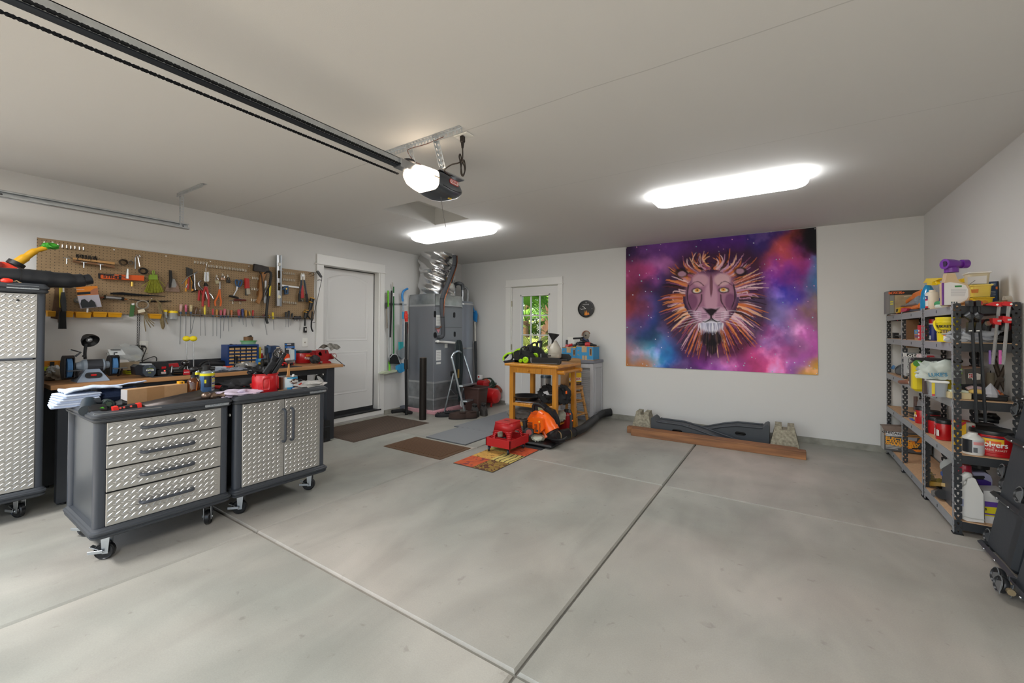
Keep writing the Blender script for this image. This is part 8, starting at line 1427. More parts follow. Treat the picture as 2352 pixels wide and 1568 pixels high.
#--- top shelf
k=ky('mower_box','long black and tan product box at the far end of the top shelf','box',S1,(450,1220),5.78);k.plate('box_body',[(118,762),(862,745),(862,1200),(118,1215)],-.2,0,M('#5b5548',.6));k.plate('box_side',[(48,780),(118,762),(118,1215),(48,1228)],-.12,-.001,M('#7b7a7b',.6));k.plate('black_top_band',[(118,762),(862,745),(862,830),(118,850)],0,.002,M('#26241f',.5));k.plate('tan_panel',[(215,850),(862,830),(862,1190),(215,1205)],0,.002,M('#9a8a6c',.6,var=.2,scale=14));k.plate('grey_panel',[(122,855),(205,850),(205,1208),(122,1212)],0,.002,M('#7f827d',.6))
for y in(975,1020):k.plate('yellow_stripe',[(128,y),(188,y-6),(188,y+16),(128,y+22)],.002,.003,M('#d6cc3c',.5))
k.rod('orange_frame',[(148,830,.004),(148,790,.004),(360,782,.004),(362,825,.004)],.003,M('#d9622a',.4));TX(k.t,'BLACK+',(*k.l(255,808,.004)[:2],.004),.03,M('#d9622a',.4),None,1.15,bold=.0012);k.rod('print_script',[(400,880,.003),(470,870,.003),(560,862,.003),(620,868,.003)],.0025,M('#d8d0bc',.5))
k=kx('orange_scoop','bright orange plastic scoop lying on the top shelf','scoop',S1,(560,1100));k.rod('scoop_shell',[(330,1075,-.06),(450,985,-.06),(600,880,-.06),(760,815,-.06)],[.012]*6+[.02]*6+[.034]*6+[.04],M('#ef7d12',.4),sp=6,n=12,sq=.4);k.rod('scoop_lip',[(330,1095,-.03),(480,1110,-.03),(620,1105,-.03),(770,1050,-.03)],[.01]*6+[.016]*6+[.024]*6+[.028],M('#ef7d12',.4),sp=6,n=10)
k=kx('metal_funnel','galvanised metal funnel lying in the orange scoop','funnel',S1,(560,1040),X=SX0+.05);k.rod('cone',[(280,1078,0),(430,1060,0),(470,1048,0),(735,950,0)],[.005,.008,.012,.042],M('#9aa0a6',.4,.8,var=.25,scale=50),n=20)
k=kx('yellow_clamp','yellow and pink small clamp hanging over the top shelf edge','clamp',S1,(270,1150),X=SX0+.01);k.plate('yellow_jaw',[(225,1110),(320,1095),(300,1200),(220,1215)],-.03,.0,M('#e3c416',.4));k.plate('black_mark',[(250,1130),(285,1125),(275,1180),(245,1185)],0,.001,INK);k.plate('pink_part',[(320,1105),(470,1120),(450,1160),(300,1210)],-.04,-.01,M('#d32a62',.4));k.rod('pink_string',[(262,1210,.004),(268,1290,.006),(278,1365,.004)],.002,M('#e0556a',.6))
k=kx('blue_tarp','folded dark blue tarp edge under the orange scoop','tarp',S1,(560,1150));k.plate('tarp_fold',[(370,1180),(480,1135),(700,1130),(700,1160),(380,1195)],-.12,-.01,M('#3c4450',.6))
def spray(lab,Z,x0,x1,yb,yt,body,trig,side,z,X=SX0+.03,hd=1,lab2=None):
 k=kx('spray_bottle',lab,'spray bottle',Z,((x0+x1)/2,yb),X=X);rest(k,z);o_,(cx,r_,h0,h1)=k.can('bottle',x0,x1,yb,yt,body,[(.92,0),(1,.05),(.98,.45),(.82,.75),(.5,.93),(.36,1)],n=24);return k,cx,r_,h0,h1
k,cx,r_,h0,h1=spray('blue cleaner bottle with yellow trigger on the top shelf',S1,760,1010,1115,620,M('#1c84b8',.15,coat=.4),YEL,1,LV[0]);k.plate('trigger_head',[(785,580),(850,490),(1095,480),(1095,500),(1040,530),(970,560),(965,625),(862,620),(865,575)],-.05,-.015,YEL);k.plate('trigger',[(1010,545),(1045,535),(1070,605),(1050,600)],-.04,-.02,YEL);k.plate('label_print',[(830,860),(880,840),(880,1090),(825,1100)],-.004,-.001,M('#2a9ad2',.4))
k=kx('white_jug','white bottle with dark blue and pink label in front of the blue sprayer','bottle',S1,(970,1125),X=SX0+.02);rest(k,LV[0]);o_,(cx,r_,h0,h1)=k.can('bottle',868,1070,1122,750,M('#d9cfbc',.35),[(.95,0),(1,.03),(1,.8),(.9,.88),(.5,.92),(.5,1)],n=24);H_=h1-h0
wrap(k.t,'white_label',cx,r_,h0+H_*.05,h0+H_*.78,-1.1,.75,M('#dfdfdc',.4));wrap(k.t,'navy_band',cx,r_,h0+H_*.52,h0+H_*.7,-1.0,.7,M('#23306a',.4),.002);wrap(k.t,'pink_band',cx,r_,h0+H_*.47,h0+H_*.53,-1.0,.7,M('#c8285a',.4),.0024);wrap(k.t,'red_foot',cx,r_,h0+H_*.06,h0+H_*.18,-1.0,.75,M('#c8282a',.4),.002);oncan(k.t,'dawn',cx,r_+.001,h0+H_*.61,-.1,.022,WHT,1,.0006,zc=-r_)
k=kx('blue_cups','stack of royal blue plastic cups behind the bottles','cups',S1,(1140,1000),X=SX0+.12);rest(k,LV[0]);k.can('cup_stack',1065,1215,1085,770,M('#1c4fb0',.35),[(.75,0),(.9,.6),(1,.97),(1.03,1)])
k=kx('small_sprayer','little white spray bottle before the blue cups','spray bottle',S1,(1180,1080),X=SX0+.06);rest(k,LV[0]);k.can('bottle',1130,1215,1080,830,WHT,[(1,0),(1,.3),(.5,.7),(.35,1)])
k=kx('green_tube','green and white squeeze tube lying at the shelf front','tube',S1,(1140,1085),X=SX0+.02);k.rod('tube_body',[(1080,1025,-.01),(1215,1018,-.01)],.022,M('#1f9a5a',.4),n=12);k.rod('white_end',[(1080,1078,0),(1215,1070,0)],.018,M('#d5e2d8',.4),n=12)
k=kx('orange_can','slim orange, red and white can beside the big hose-end bottle','can',S1,(1245,1070),X=SX0+.02);rest(k,LV[0]);o_,(cx,r_,h0,h1)=k.can('can_body',1212,1290,1075,690,M('#e8701a',.4));wrap(k.t,'red_print',cx,r_,h0+.01,h0+(h1-h0)*.62,-1.5,1.2,M('#c81e3c',.4));wrap(k.t,'white_print',cx,r_,h0+(h1-h0)*.3,h0+(h1-h0)*.4,-1.2,.8,WHT,.002)
k=ky('hose_end_bottle','tall cream bottle with purple hose-end sprayer at the shelf corner','spray bottle',S2,(150,1045),4.06);rest(k,LV[0]);CRM=M('#cdb48f',.3,alpha=.97)
k.plate('bottle_body',[(-120,1040),(-130,620),(-90,560),(-50,390),(120,385),(165,500),(220,570),(370,610),(425,700),(432,850),(400,950),(280,1000),(150,1035),(50,1045)],-.07,0,CRM,top=.96);k.plate('white_label',[(-105,1035),(-110,600),(20,578),(200,600),(330,640),(380,720),(388,860),(350,930),(200,1000),(60,1035)],0,.003,M('#dedfdf',.4));k.plate('purple_label_edge',[(-125,1035),(-130,590),(-100,590),(-98,1035)],-.02,.004,M('#6a2f8a',.4))
for i in range(7):k.plate('print_line',[(35,715+22*i),(350-6*i,715+22*i),(350-6*i,722+22*i),(35,722+22*i)],.003,.0036,M('#a9a9b0',.5))
k.plate('green_title',[(110,645),(255,640),(255,675),(115,680)],.003,.0038,M('#3f8a4a',.5));
for x in(40,90,140):k.plate('barcode_block',[(x,968),(x+28,968),(x+28,1002),(x,1002)],.003,.0036,M('#5a6a70',.5))
PUR=M('#6a2a94',.35);k.rod('cap',[(45,385,-.035),(45,300,-.035)],.037,PUR,n=16);k.rod('sprayer_neck',[(45,305,-.035),(45,240,-.035)],.03,PUR,n=14)
k.rod('sprayer_barrel',[(-95,215,-.01),(60,220,-.035),(165,215,-.05),(240,215,-.06)],[.036,.034,.026,.02],PUR,n=18);k.rod('hose_coupling',[(240,215,-.06),(355,212,-.075)],.03,PUR,n=16);k.rod('bore',[(-97,215,-.009),(-80,215,-.011)],.02,M('#2c0f40',.6),n=14)
YT=M('#e6c62a',.4)
def tub(lab,x0,x1,yb,yt,m,rim,Y,z,lidh=None):
 k=ky('food_tub',lab,'tub',S2,((x0+x1)/2,yb),Y);a,e=k.l(x0,yb,-.05),k.l(x1,yt,-.05);w=(e[0]-a[0])/2;h=k.l(x0,yt)[1]-k.l(x0,yb)[1];cx=(a[0]+e[0])/2;rest(k,z);b=B();n=None
 for s_,v in((.84,0),(.93,h*.85),(.95,h*.86),(1,h*.87),(1,h),(.96,h)):
  q=rrect(-w*s_,w*s_,-.06*s_,.06*s_,.02,4);n=len(q);b.v+=[(cx+x,v,y-.06)for x,y in q]
 for i in range(5):b.f+=[[i*n+j,(i+1)*n+j,(i+1)*n+(j+1)%n,i*n+(j+1)%n]for j in range(n)]
 b.f+=[list(range(n)),list(range(5*n,6*n))];P(k.t,'tub_body',b,m,30);P(k.t,'rim',B().box(cx,h*.94,-.06,2*w*1.01,h*.12,.125,.004),rim);return k,cx,w,h
k,cx,w,h1=tub('yellow margarine tub with printed flowers, lowest of the tub stack',428,858,1012,840,YT,YT,4.2,LV[0]);k.plate('orange_print',[(650,910),(720,895),(780,920),(770,990),(690,1000),(645,960)],0,.004,M('#d98a1a',.4));k.plate('purple_script',[(470,920),(620,905),(620,930),(480,945)],0,.004,M('#4a3a7a',.4))
k2,cx,w,h2=tub('pale yellow butter tub in the middle of the stack',385,830,845,600,M('#e8cf5a',.35),M('#ecd976',.35),4.2,LV[0]+h1+.004);k2.plate('red_print',[(440,700),(590,690),(580,760),(450,770)],0,.004,M('#d9822a',.4))
k3,cx,w,h3=tub('clear tub with white lid and paper label on top of the stack',325,800,600,355,M('#c9bfa2',.3),WHT,4.2,LV[0]+h1+h2+.006);k3.plate('paper_label',[(375,455),(755,425),(750,585),(378,595)],0,.004,M('#d4d4d2',.6));k3.plate('pen_stroke',[(410,595),(520,520),(525,528),(418,598)],.004,.005,M('#4a4a4a',.6))
k=ky('blue_blade_pack','dark blue retail pack with orange squares leaning behind the tubs','package',S2,(890,1000),4.36);k.plate('pack_card',[(800,580),(975,570),(985,1000),(800,1005)],-.02,0,M('#27436a',.5));k.plate('black_edge',[(965,570),(985,570),(990,1000),(975,1000)],-.02,.002,INK)
for x,y in((935,680),(800,705)):k.plate('orange_square',[(x,y),(x+35,y),(x+35,y+50),(x,y+50)],0,.003,M('#e07a2a',.5))
for y in(610,640,770,800,840):k.plate('print_line',[(840,y),(930,y-5),(930,y+10),(840,y+15)],0,.003,M('#9aa5b0',.5))
k=ky('yellow_bottle_top','yellow trigger top peeking behind the cream bottle','bottle top',S2,(270,600),4.3);k.plate('trigger',[(205,530),(300,512),(320,590),(345,600),(250,590)],-.04,0,M('#e6c012',.4));k.plate('white_part',[(300,500),(345,480),(345,560),(320,575)],-.02,0,WHT);P(k.t,'bottle_below',B().cyl((.0,-(k.o.z-LV[0]-.001),-.02),(0,0,-.02),.03),M('#c9b89a',.4));
k=ky('wood_block','flat tan wood block lying under the cream bottle','block',S2,(300,1080),4.1);rest(k,LV[0]);k.plate('block_body',[(130,1080),(280,990),(395,985),(395,1075)],-.1,0,M('#c98f4e',.6))
k=ky('paper_scrap','folded brown paper and a roll of clear tape at the shelf end','paper',S2,(1080,985),4.12);rest(k,LV[0]);P(k.t,'brown_paper',B().box(-.03,.02,-.02,.09,.012,.08,.002,Matrix.Rotation(.2,3,'Z')),M('#8a6a50',.7));P(k.t,'tape_roll',B().cyl((.02,.035,-.06),(.075,.035,-.06),.03,n=20),M('#b9b0a2',.25))
CLB=M('#26292d',.4)
for i,(dx,lab)in enumerate(((0,'left black quick-grip bar clamp hanging from the shelf end'),(150,'right black quick-grip bar clamp hanging from the shelf end'))):
 k=ky('bar_clamp',lab,'clamp',S2,(440+dx,1010),3.965,group='black quick-grip clamps')
 k.plate('fixed_jaw',[(392+dx*.99,965),(400+dx,955),(485+dx,960),(492+dx,1070),(395+dx,1068)],-.04,.03,CLB);k.rod('jaw_neck',[(410+dx,1010,-.06),(440+dx,1010,-.02)],.02,REDP);
 e=onY(2180+(555+dx*1.15)/8.71,910+520/8.71,3.965)-k.o;k.rod('bar',[(445+dx*.95,1060,0),(455+dx,1300,0)],.008,CLB,n=6);P(k.t,'long_bar',B().tube([k.l(455+dx,1300,0),(e.x,e.z,0)],.0085,6),CLB)
 k.rod('sliding_jaw',[(350+dx*1.1,1310,.01),(400+dx*1.1,1275,.01),(470+dx*1.1,1300,.01)],[.026,.034,.026],CLB,n=12,sp=0);k.plate('pistol_grip',[(385+dx*1.08,1390),(480+dx*1.05,1380),(500+dx*1.05,1540),(470+dx,1600),(370+dx*1.05,1600),(375+dx,1500)],-.02,.02,CLB,top=.9);k.rod('red_button',[(412+dx,1245,.012),(468+dx,1238,.012)],.011,M('#e03a2c',.4));k.plate('white_lettering',[(395+dx,1555),(460+dx,1550),(460+dx,1572),(395+dx,1575)],.02,.022,WHT)
for i,(pts,jaw,lower,end,lab)in enumerate(([[(820,1015),(900,985),(1060,995),(1065,1080),(960,1072),(880,1060),(740,1050),(740,1030)],0,[(870,1310),(1048,1320),(1042,1445),(930,1435),(875,1400)],(2280.3,836.5),'longer red F-clamp with steel bar hanging from the shelf end'],[[(1065,1010),(1120,975),(1250,985),(1258,1072),(1170,1065),(1060,1050)],0,[(1080,1265),(1245,1290),(1248,1410),(1130,1405),(1075,1350)],(2304,836.5),'right-hand red F-clamp with steel bar hanging from the shelf end'])):
 k=ky('f_clamp',lab,'clamp',S2,pts[2],3.96-.02*i,group='red F-clamps');k.plate('upper_jaw',pts,-.03,.02,M('#c81a22',.35));x0=(1000,1195)[i]
 e=onY(*end,3.96-.02*i)-k.o;P(k.t,'steel_bar',B().tube([k.l(x0,1060,.0),(e.x,e.z,0)],.0085,4),M('#d5d8da',.25,.9));k.plate('lower_jaw',lower,-.03,.02,M('#c81a22',.35));cx_=(lower[0][0]+lower[1][0])/2+20;k.rod('screw',[(cx_-20,1365-20*i,.022),(cx_+60,1360-20*i,.022)],.008,CHROME);k.rod('rivet',[(pts[2][0]-90*(1-i)-5,pts[2][1]+45,.02),(pts[2][0]-90*(1-i)-5,pts[2][1]+45,.024)],.006,WHT)
 hd_=[(780,1340,-.06),(760,1440,-.05),(730,1560,-.05)]if i==0 else[(1110,1400,-.05),(1100,1480,-.05),(1095,1560,-.05)];k.rod('black_handle',hd_,[.014,.024,.024],BLK,n=10);k.rod('screw_link',[(760,1420,-.05),(800,1410,-.04)],.016,M('#b5b09a',.4,.7))
 e2=onY(end[0]-2.5,806,3.9)-k.o;P(k.t,'protective_strip',B().box(e.x-.012,e.z+.045,-.002,.012,.09,.006,.001),M(['#7a5aa0','#c05aa0'][i],.4))
 #--- second shelf
k=kx('black_bracket','black angled bracket at the far end of the second shelf','bracket',S3,(380,240),X=SX0+.04);k.plate('upright',[(180,125),(215,130),(222,268),(190,265)],-.04,.0,BLK);k.plate('arm',[(222,178),(380,180),(560,225),(555,255),(380,230),(340,245),(300,200),(222,190)],-.03,-.005,BLK);k.plate('grey_base',[(398,250),(520,258),(640,290),(640,315),(520,315),(398,300)],-.06,0,GRYP)
k=ky('brown_board','brown framed board standing at the back of the second shelf','board',S1,(560,1560),5.3);k.t.location.z=LV[1]+.1;k.plate('board',[(455,1345),(700,1330),(700,1900),(455,1900)],-.02,0,M('#6a4a2c',.6));k.t.location.z=k.o.z
k=kx('white_bottle','white plastic bottle behind the printed boxes on the second shelf','bottle',S3,(600,270),X=SX0+.1);rest(k,LV[1]);k.can('bottle',560,700,275,-60,WHT,[(1,0),(1,.8),(.9,.95),(.5,1)])
k=kx('snack_box','small box with blue and yellow print on the second shelf','box',S3,(690,325),X=SX0+.02);k.plate('box_body',[(645,65),(715,55),(720,325),(655,325)],-.05,0,M('#c08a5a',.5));k.plate('blue_panel',[(645,70),(715,60),(715,150),(650,155)],0,.002,M('#1f86cc',.5));k.plate('purple_panel',[(652,180),(716,180),(718,230),(655,232)],0,.002,M('#6a3a6a',.5));TX(k.t,'FLA',(*k.l(682,108,.003)[:2],.003),.022,YEL,None,.9,bold=.001)
k=kx('red_carton','thin red carton beside the middle post','box',S3,(740,330),X=SX0+.02);k.plate('carton',[(712,-30),(752,-35),(758,335),(720,335)],-.06,0,M('#d02a3a',.5));
for y in(70,140,210):k.plate('white_letter',[(725,y),(748,y),(748,y+35),(728,y+35)],0,.002,WHT)
k=kx('dark_red_jug','dark red bottle in shade beside the blue bag','bottle',S3,(930,245),X=SX0+.1);rest(k,LV[1]);k.can('bottle',880,960,248,-80,M('#8a1420',.35))
k=kx('cleaner_jug','jug with blue label and red cap on the second shelf','jug',S3,(1050,265),X=SX0+.03);rest(k,LV[1]);o_,(cx,r_,h0,h1)=k.can('jug_body',968,1140,268,-90,M('#1c2f7a',.4),[(.97,0),(1,.03),(1,.93),(.9,1)]);H_=h1-h0;k.can('white_shoulder',975,1135,-85,-110,WHT);k.can('red_cap',978,1132,-105,-190,REDP);wrap(k.t,'white_barcode',cx,r_,h0+H_*.07,h0+H_*.3,-.7,.9,M('#c9d3dc',.5));
for u in(.45,.52,.58,.7,.9):wrap(k.t,'print_line',cx,r_,h0+H_*u,h0+H_*(u+.02),-.9,.6,M('#b9c9e0',.5))
k=ky('yellow_pail','yellow cement pail with bail handle behind the corner post','pail',S2,(100,1700),4.14);rest(k,LV[1]);a,e=k.l(-240,1600),k.l(320,1600);r_=(e[0]-a[0])/2*.93;cx=(a[0]+e[0])/2;h=onY(2180,580+1290/8.71,4.14).z-LV[1]
PAIL=M('#e3cf22',.4);P(k.t,'pail_body',B().lathe([(r_*.84,0),(r_*.93,h*.75),(r_*.99,h*.78),(r_*.97,h*.86),(r_*1.0,h*.88),(r_*1.0,h),(0,h)],(cx,0,-r_),(0,1,0),32),PAIL);P(k.t,'bail_handle',B().tube(spline([(cx-r_,h*.85,-r_),(cx-r_*1.12,h*.7,-r_*.8),(cx-r_*1.0,h*.48,-r_*.4),(cx-r_*.75,h*.42,-.02)],5),.008,8),PAIL)
zc_=-r_;oncan(k.t,'QUIKRETE',cx,r_*.96,h*.62,-.62,.026,INK,.95,.0008,zc=zc_);oncan(k.t,'ACTIVE',cx,r_*.95,h*.42,-.55,.03,M('#3a2c14',.5),1,.0008,zc=zc_);wrap(k.t,'tan_oval',cx,r_*.93,h*.36,h*.47,-.75,-.3,M('#c9a860',.5),.0005,zc=zc_);wrap(k.t,'white_sticker',cx,r_*.9,h*.05,h*.24,-.6,-.2,WHT,.003,zc=zc_);wrap(k.t,'orange_stripe',cx,r_*.92,h*.24,h*.28,-.6,-.2,M('#e0682a',.5),.004,zc=zc_)
k=ky('plastic_bag','clear plastic bag of hardware lying on the second shelf near end','bag',S4,(450,300),4.05);rest(k,LV[1]);lump(k.t,'bag_film',(.0,.04,0),(.11,.05,.06),M('#b9bec6',.15,alpha=.75),17,.5,26,14)
k=ky('cordless_drill','black and red cordless drill lying behind the clamps','drill',S4,(900,270),4.12);rest(k,LV[1]);P(k.t,'drill_body',B().tube([(-.06,.1,0),(.02,.11,0),(.08,.11,0)],[.04,.042,.03],14),M('#8a1218',.4));P(k.t,'battery',B().box(.03,.03,0,.08,.05,.07,.008),BLK);P(k.t,'grip',B().tube([(.0,.1,0),(.03,.04,0)],.025,10),BLK)
k=ky('black_box','black plastic case behind the red clamp on the second shelf','case',S4,(1080,270),4.2);rest(k,LV[1]);P(k.t,'case_body',B().box(.04,.1,-.02,.08,.2,.12,.01),BLK);P(k.t,'red_patch',B().box(-.04,.08,-.02,.07,.16,.08,.008),M('#6a0f14',.4))
#--- third shelf
k=kx('grey_helmet','dark grey face shield helmet with blue sticker on the third shelf','helmet',S3,(260,1030),X=SX0+.04);rest(k,LV[2]);a=k.l(140,1000);e=k.l(385,1000);w=(e[0]-a[0])/2;h=k.l(260,770)[1]-k.l(260,1000)[1];q=B().ball((0,0,0),1,24,12);q.v=[((a[0]+e[0])/2+x*w,max(z,-.3)*h*.75+h*.25,-.09+y*.09)for x,y,z in q.v];P(k.t,'shell',q,M('#3d4248',.35));k.plate('blue_sticker',[(150,880),(200,830),(240,860),(205,930),(160,910)],.0,.004,M('#4a8ac8',.4))
k=ky('poster_box','white box with black line drawings and black title bars on the third shelf','box',S3,(580,1050),5.32);k.plate('box_body',[(480,560),(780,560),(780,1050),(480,1050)],-.12,0,M('#b9bcbc',.5));k.plate('title_bar',[(490,570),(690,572),(690,640),(490,642)],0,.002,INK);TX(k.t,'Roto',(*k.l(585,606,.0025)[:2],.0025),.05,WHT,None,1.2,bold=.001);k.plate('foot_bar',[(490,978),(560,978),(560,1045),(490,1045)],0,.002,INK);TX(k.t,'P',(*k.l(525,1012,.0025)[:2],.0025),.04,WHT);k.plate('blue_mark',[(620,655),(690,650),(690,672),(620,675)],0,.002,M('#1f4a8a',.5))
for p_ in([(520,700),(540,660),(590,660),(610,700),(610,770),(520,770),(520,700)],[(510,790),(560,850),(600,800)],[(505,830),(515,900),(560,880)]):k.rod('line_drawing',[(x,y,.002)for x,y in p_],.0022,M('#4a4c4e',.6))
k=kx('black_clutter','black nozzle tools piled before the poster box','tools',S3,(610,960),X=SX0+.1);rest(k,LV[2]);k.rod('black_nozzle',[(540,840,0),(580,900,0),(600,975,0)],[.012,.03,.034],BLK);k.rod('black_hose',[(560,820,.01),(620,790,.01),(680,820,.01),(660,860,.01),(590,850,.01)],.009,BLK,sp=4);k.plate('yellow_dot',[(668,905),(690,900),(690,930),(668,935)],-.01,.0,YEL)
k.t.location.z=k.o.z
k=kx('white_small_tin','small white tin with grey lid on the third shelf','tin',S3,(590,1140),X=SX0+.06);rest(k,LV[2]);k.can('tin_body',538,635,1140,1030,M('#d8d2d0',.4));k.can('lid',536,637,1032,985,M('#8a8a88',.3,.5));k.plate('red_script',[(550,1060),(560,1055),(560,1110),(550,1112)],0,.003,M('#b03030',.5))
k=kx('wood_box','thin tan wooden box standing beside the yellow pad','box',S3,(668,1240),X=SX0+.03);k.plate('box_body',[(637,945),(690,940),(700,1245),(640,1205)],-.06,0,M('#b98a5e',.6))
k=kx('yellow_pad','yellow ruled paper pad standing on edge at the middle post','pad',S3,(740,1330),X=SX0+.015);k.plate('pad_stack',[(695,735),(780,735),(785,1335),(705,1280)],-.04,0,M('#e0d282',.6));k.plate('grey_binding',[(690,660),(778,660),(780,740),(695,735)],-.04,.002,M('#8f9094',.4));k.plate('white_red_scraps',[(692,575),(760,580),(770,655),(695,650)],-.03,-.01,M('#c9a0a0',.6,second='#e8e4e2',scale=40))
k=kx('wood_handled_tool','tool with short brown wooden handle poking over the third shelf edge','tool',S3,(480,1180),X=SX0+.005);k.rod('wood_handle',[(345,1170,.0),(450,1175,.0),(555,1185,.0)],[.018,.021,.018],M('#8a4a22',.5),n=12);k.rod('metal_ferrule',[(555,1182,0),(640,1188,0)],.016,M('#c9c3b8',.3,.8),n=10)
k=ky('tool_case','black and red tool lying at the back of the third shelf','power tool',S3,(1060,660),4.5);k.t.location.z=k.o.z;k.plate('grey_body',[(915,600),(1080,590),(1200,610),(1210,660),(1090,665),(915,650)],-.08,0,M('#8a8688',.4));k.plate('red_body',[(915,610),(1060,615),(1085,645),(915,645)],0,.01,M('#a01c24',.4));P(k.t,'dark_case_below',B().box(.02,(LV[2]-k.o.z)/2-.02,-.08,.26,k.o.z-LV[2]-.045,.2,.01),M('#1b1c1e',.4))
k=ky('seed_bag','large yellow and green printed bag on the third shelf','bag',S3,(1140,1050),4.34);rest(k,LV[2]);hh_=k.l(1140,690)[1]-k.l(1140,1330)[1];P(k.t,'bag_body',B().box(0,hh_*.5,-.04,.27,hh_,.09,.02),M('#cdb91c',.45));P(k.t,'black_top',B().box(0,hh_+.015,-.04,.272,.03,.08,.01),M('#1c1d1f',.5));P(k.t,'green_swirl',B().tube([(-.12,hh_*.5,.006),(-.09,hh_*.62,.006),(-.05,hh_*.72,.006)],[.01,.02,.008],8),M('#2f7a2c',.5));P(k.t,'green_badge',B().cyl((-.11,hh_*.95,0),(-.11,hh_*.95,.008),.025,n=16),M('#4a8a3a',.5))
k=kx('teal_label_box','tilted cardboard box with a teal label at the shelf front','box',S3,(910,1150),X=SX0+.02);k.plate('box_body',[(808,1080),(890,955),(1010,990),(1010,1120),(820,1150)],-.08,0,M('#5a524c',.6));k.plate('teal_label',[(850,1115),(905,1015),(1008,1050),(1008,1110)],0,.003,M('#1fa0a8',.5));k.plate('white_edge',[(805,1085),(880,960),(892,968),(818,1098)],.0,.003,M('#c9bfc0',.6))
k=ky('spice_box','dark brown printed box standing before the clear tub','box',S3,(960,1400),4.2);rest(k,LV[2]);P(k.t,'box_body',B().box(0,.065,-.03,.05,.13,.06,.002),M('#4a3c3a',.5));P(k.t,'white_band',B().box(0,.11,.001,.05,.03,.002),M('#9aa0a4',.5))
k=ky('store_bag','crumpled clear store bag with blue lettering on the clear tub','bag',S3,(1180,1130),4.08);c=k.l(1180,1000);lump(k.t,'bag_film',(c[0],c[1],-.06),(.105,.085,.05),M('#c4cdc8',.2,alpha=.8),6,.3,24,14);TX(k.t,"LUKE'S",(*k.l(1140,1020,.0)[:2],.004),.034,M('#2a7aa0',.5),Matrix.Rotation(.08,3,'Z'),.95,bold=.001)
k=ky('clear_tub','tall clear plastic tub with white rim and yellow label','tub',S3,(1190,1490),4.06);rest(k,LV[2]);a,e=k.l(1000,1200),k.l(1385,1200);w=(e[0]-a[0])/2;cx=(a[0]+e[0])/2;h=k.l(1190,1140)[1]-k.l(1190,1460)[1]
b=B();n=None
for s_,v in((.85,0),(1,h*.95),(1.03,h*.96),(1.03,h)):
 q=rrect(-w*s_,w*s_,-.07*s_,.07*s_,.02,4);n=len(q);b.v+=[(cx+x,v,y-.07)for x,y in q]
for i in range(3):b.f+=[[i*n+j,(i+1)*n+j,(i+1)*n+(j+1)%n,i*n+(j+1)%n]for j in range(n)]
b.f.append(list(range(n)));P(k.t,'tub_body',b,M('#b5bcc4',.15,alpha=.6),30);P(k.t,'contents',B().box(cx,h*.4,-.07,w*1.5,h*.75,.1,.01),M('#8a94a4',.4,var=.3,scale=40));P(k.t,'white_rim',B().box(cx,h,-.07,w*2.08,.014,.15,.003),WHT);P(k.t,'yellow_label',B().box(cx-w*.75,h*.55,.001,w*.34,h*.75,.003),M('#e0c830',.5));P(k.t,'red_foot',B().box(cx-w*.75,h*.12,.002,w*.3,h*.14,.003),M('#c84a4a',.5))
k=ky('cream_tray','cream shallow tray of paper scraps at the front corner','tray',S4,(300,1560),4.02);rest(k,LV[2]);a,e=k.l(-10,1560),k.l(480,1480);P(k.t,'tray_shell',B().bx(a[0],e[0],0,.045,-.1,0,.004),M('#c4b48c',.5));P(k.t,'paper_scraps',B().box((a[0]+e[0])/2,.05,-.05,e[0]-a[0]-.02,.012,.08,.003),M('#c9d0bc',.7))
k=ky('nail_box','dark nail box with red and white badge and lime sticker','box',S4,(500,1220),4.18);k.plate('box_side',[(165,880),(325,900),(355,1215),(165,1215)],-.1,0,M('#77726a',.6));k.plate('box_front',[(325,895),(690,865),(740,1200),(355,1220)],-.14,-.005,M('#4d4844',.6));k.plate('top_flap',[(165,875),(670,850),(690,868),(325,900)],-.12,-.004,M('#8a6a58',.6));k.plate('lime_sticker',[(160,870),(275,885),(280,1005),(165,990)],.0,.004,M('#a4d81c',.5));k.plate('white_badge',[(405,990),(600,985),(670,1010),(660,1120),(500,1130),(480,1095),(400,1090)],-.005,-.001,M('#d9d4cc',.5));k.plate('red_badge',[(420,1000),(575,995),(570,1080),(415,1080)],-.001,.001,M('#b81e28',.5));TX(k.t,'Grip',(*k.l(495,1022,.002)[:2],.0025),.022,WHT,None,1.1);TX(k.t,'Rite',(*k.l(495,1058,.002)[:2],.0025),.022,WHT,None,1.1);k.plate('dark_gun_below',[(260,1215),(740,1215),(760,1330),(380,1360),(240,1300)],-.12,-.02,M('#23262a',.4));k.plate('lime_cap',[(190,1190),(240,1185),(255,1270),(195,1275)],-.06,-.02,M('#6ab82a',.4))
k=ky('black_tray','black plastic tray holding a sponge and bagged hardware','tray',S4,(760,1530),4.05);rest(k,LV[2]);a,e=k.l(480,1530),k.l(1265,1530);P(k.t,'tray_shell',B().bx(a[0],e[0],0,.035,-.14,-.005,.006),BLK);P(k.t,'tray_rim',B().tube([(a[0],.036,-.005),(e[0],.036,-.005),(e[0],.036,-.14),(a[0],.036,-.14)],.005,6,closed=True),M('#2c2e31',.4))
k2=ky('sponge','round yellow sponge in the black tray','sponge',S4,(575,1480),4.1);c=k2.l(575,1400);P(k2.t,'sponge_body',B().ball((c[0],c[1],0),(.042,.026,.036),18,10),M('#d3b05e',.9,bump=.4));k2.rod('red_white_part',[(380,1330,-.05),(480,1300,-.05),(680,1330,-.05)],.018,M('#c9b0b2',.4))
k2=ky('hardware_bag','peaked clear bag of screws in the black tray','bag',S4,(880,1470),4.08);c=k2.l(880,1420);P(k2.t,'bag_film',B().lathe([(.038,-.02),(.04,0),(.028,.03),(.012,.055),(.003,.07)],(c[0],c[1],0),(0,1,0),9),M('#c3c4cc',.12,alpha=.75),10)
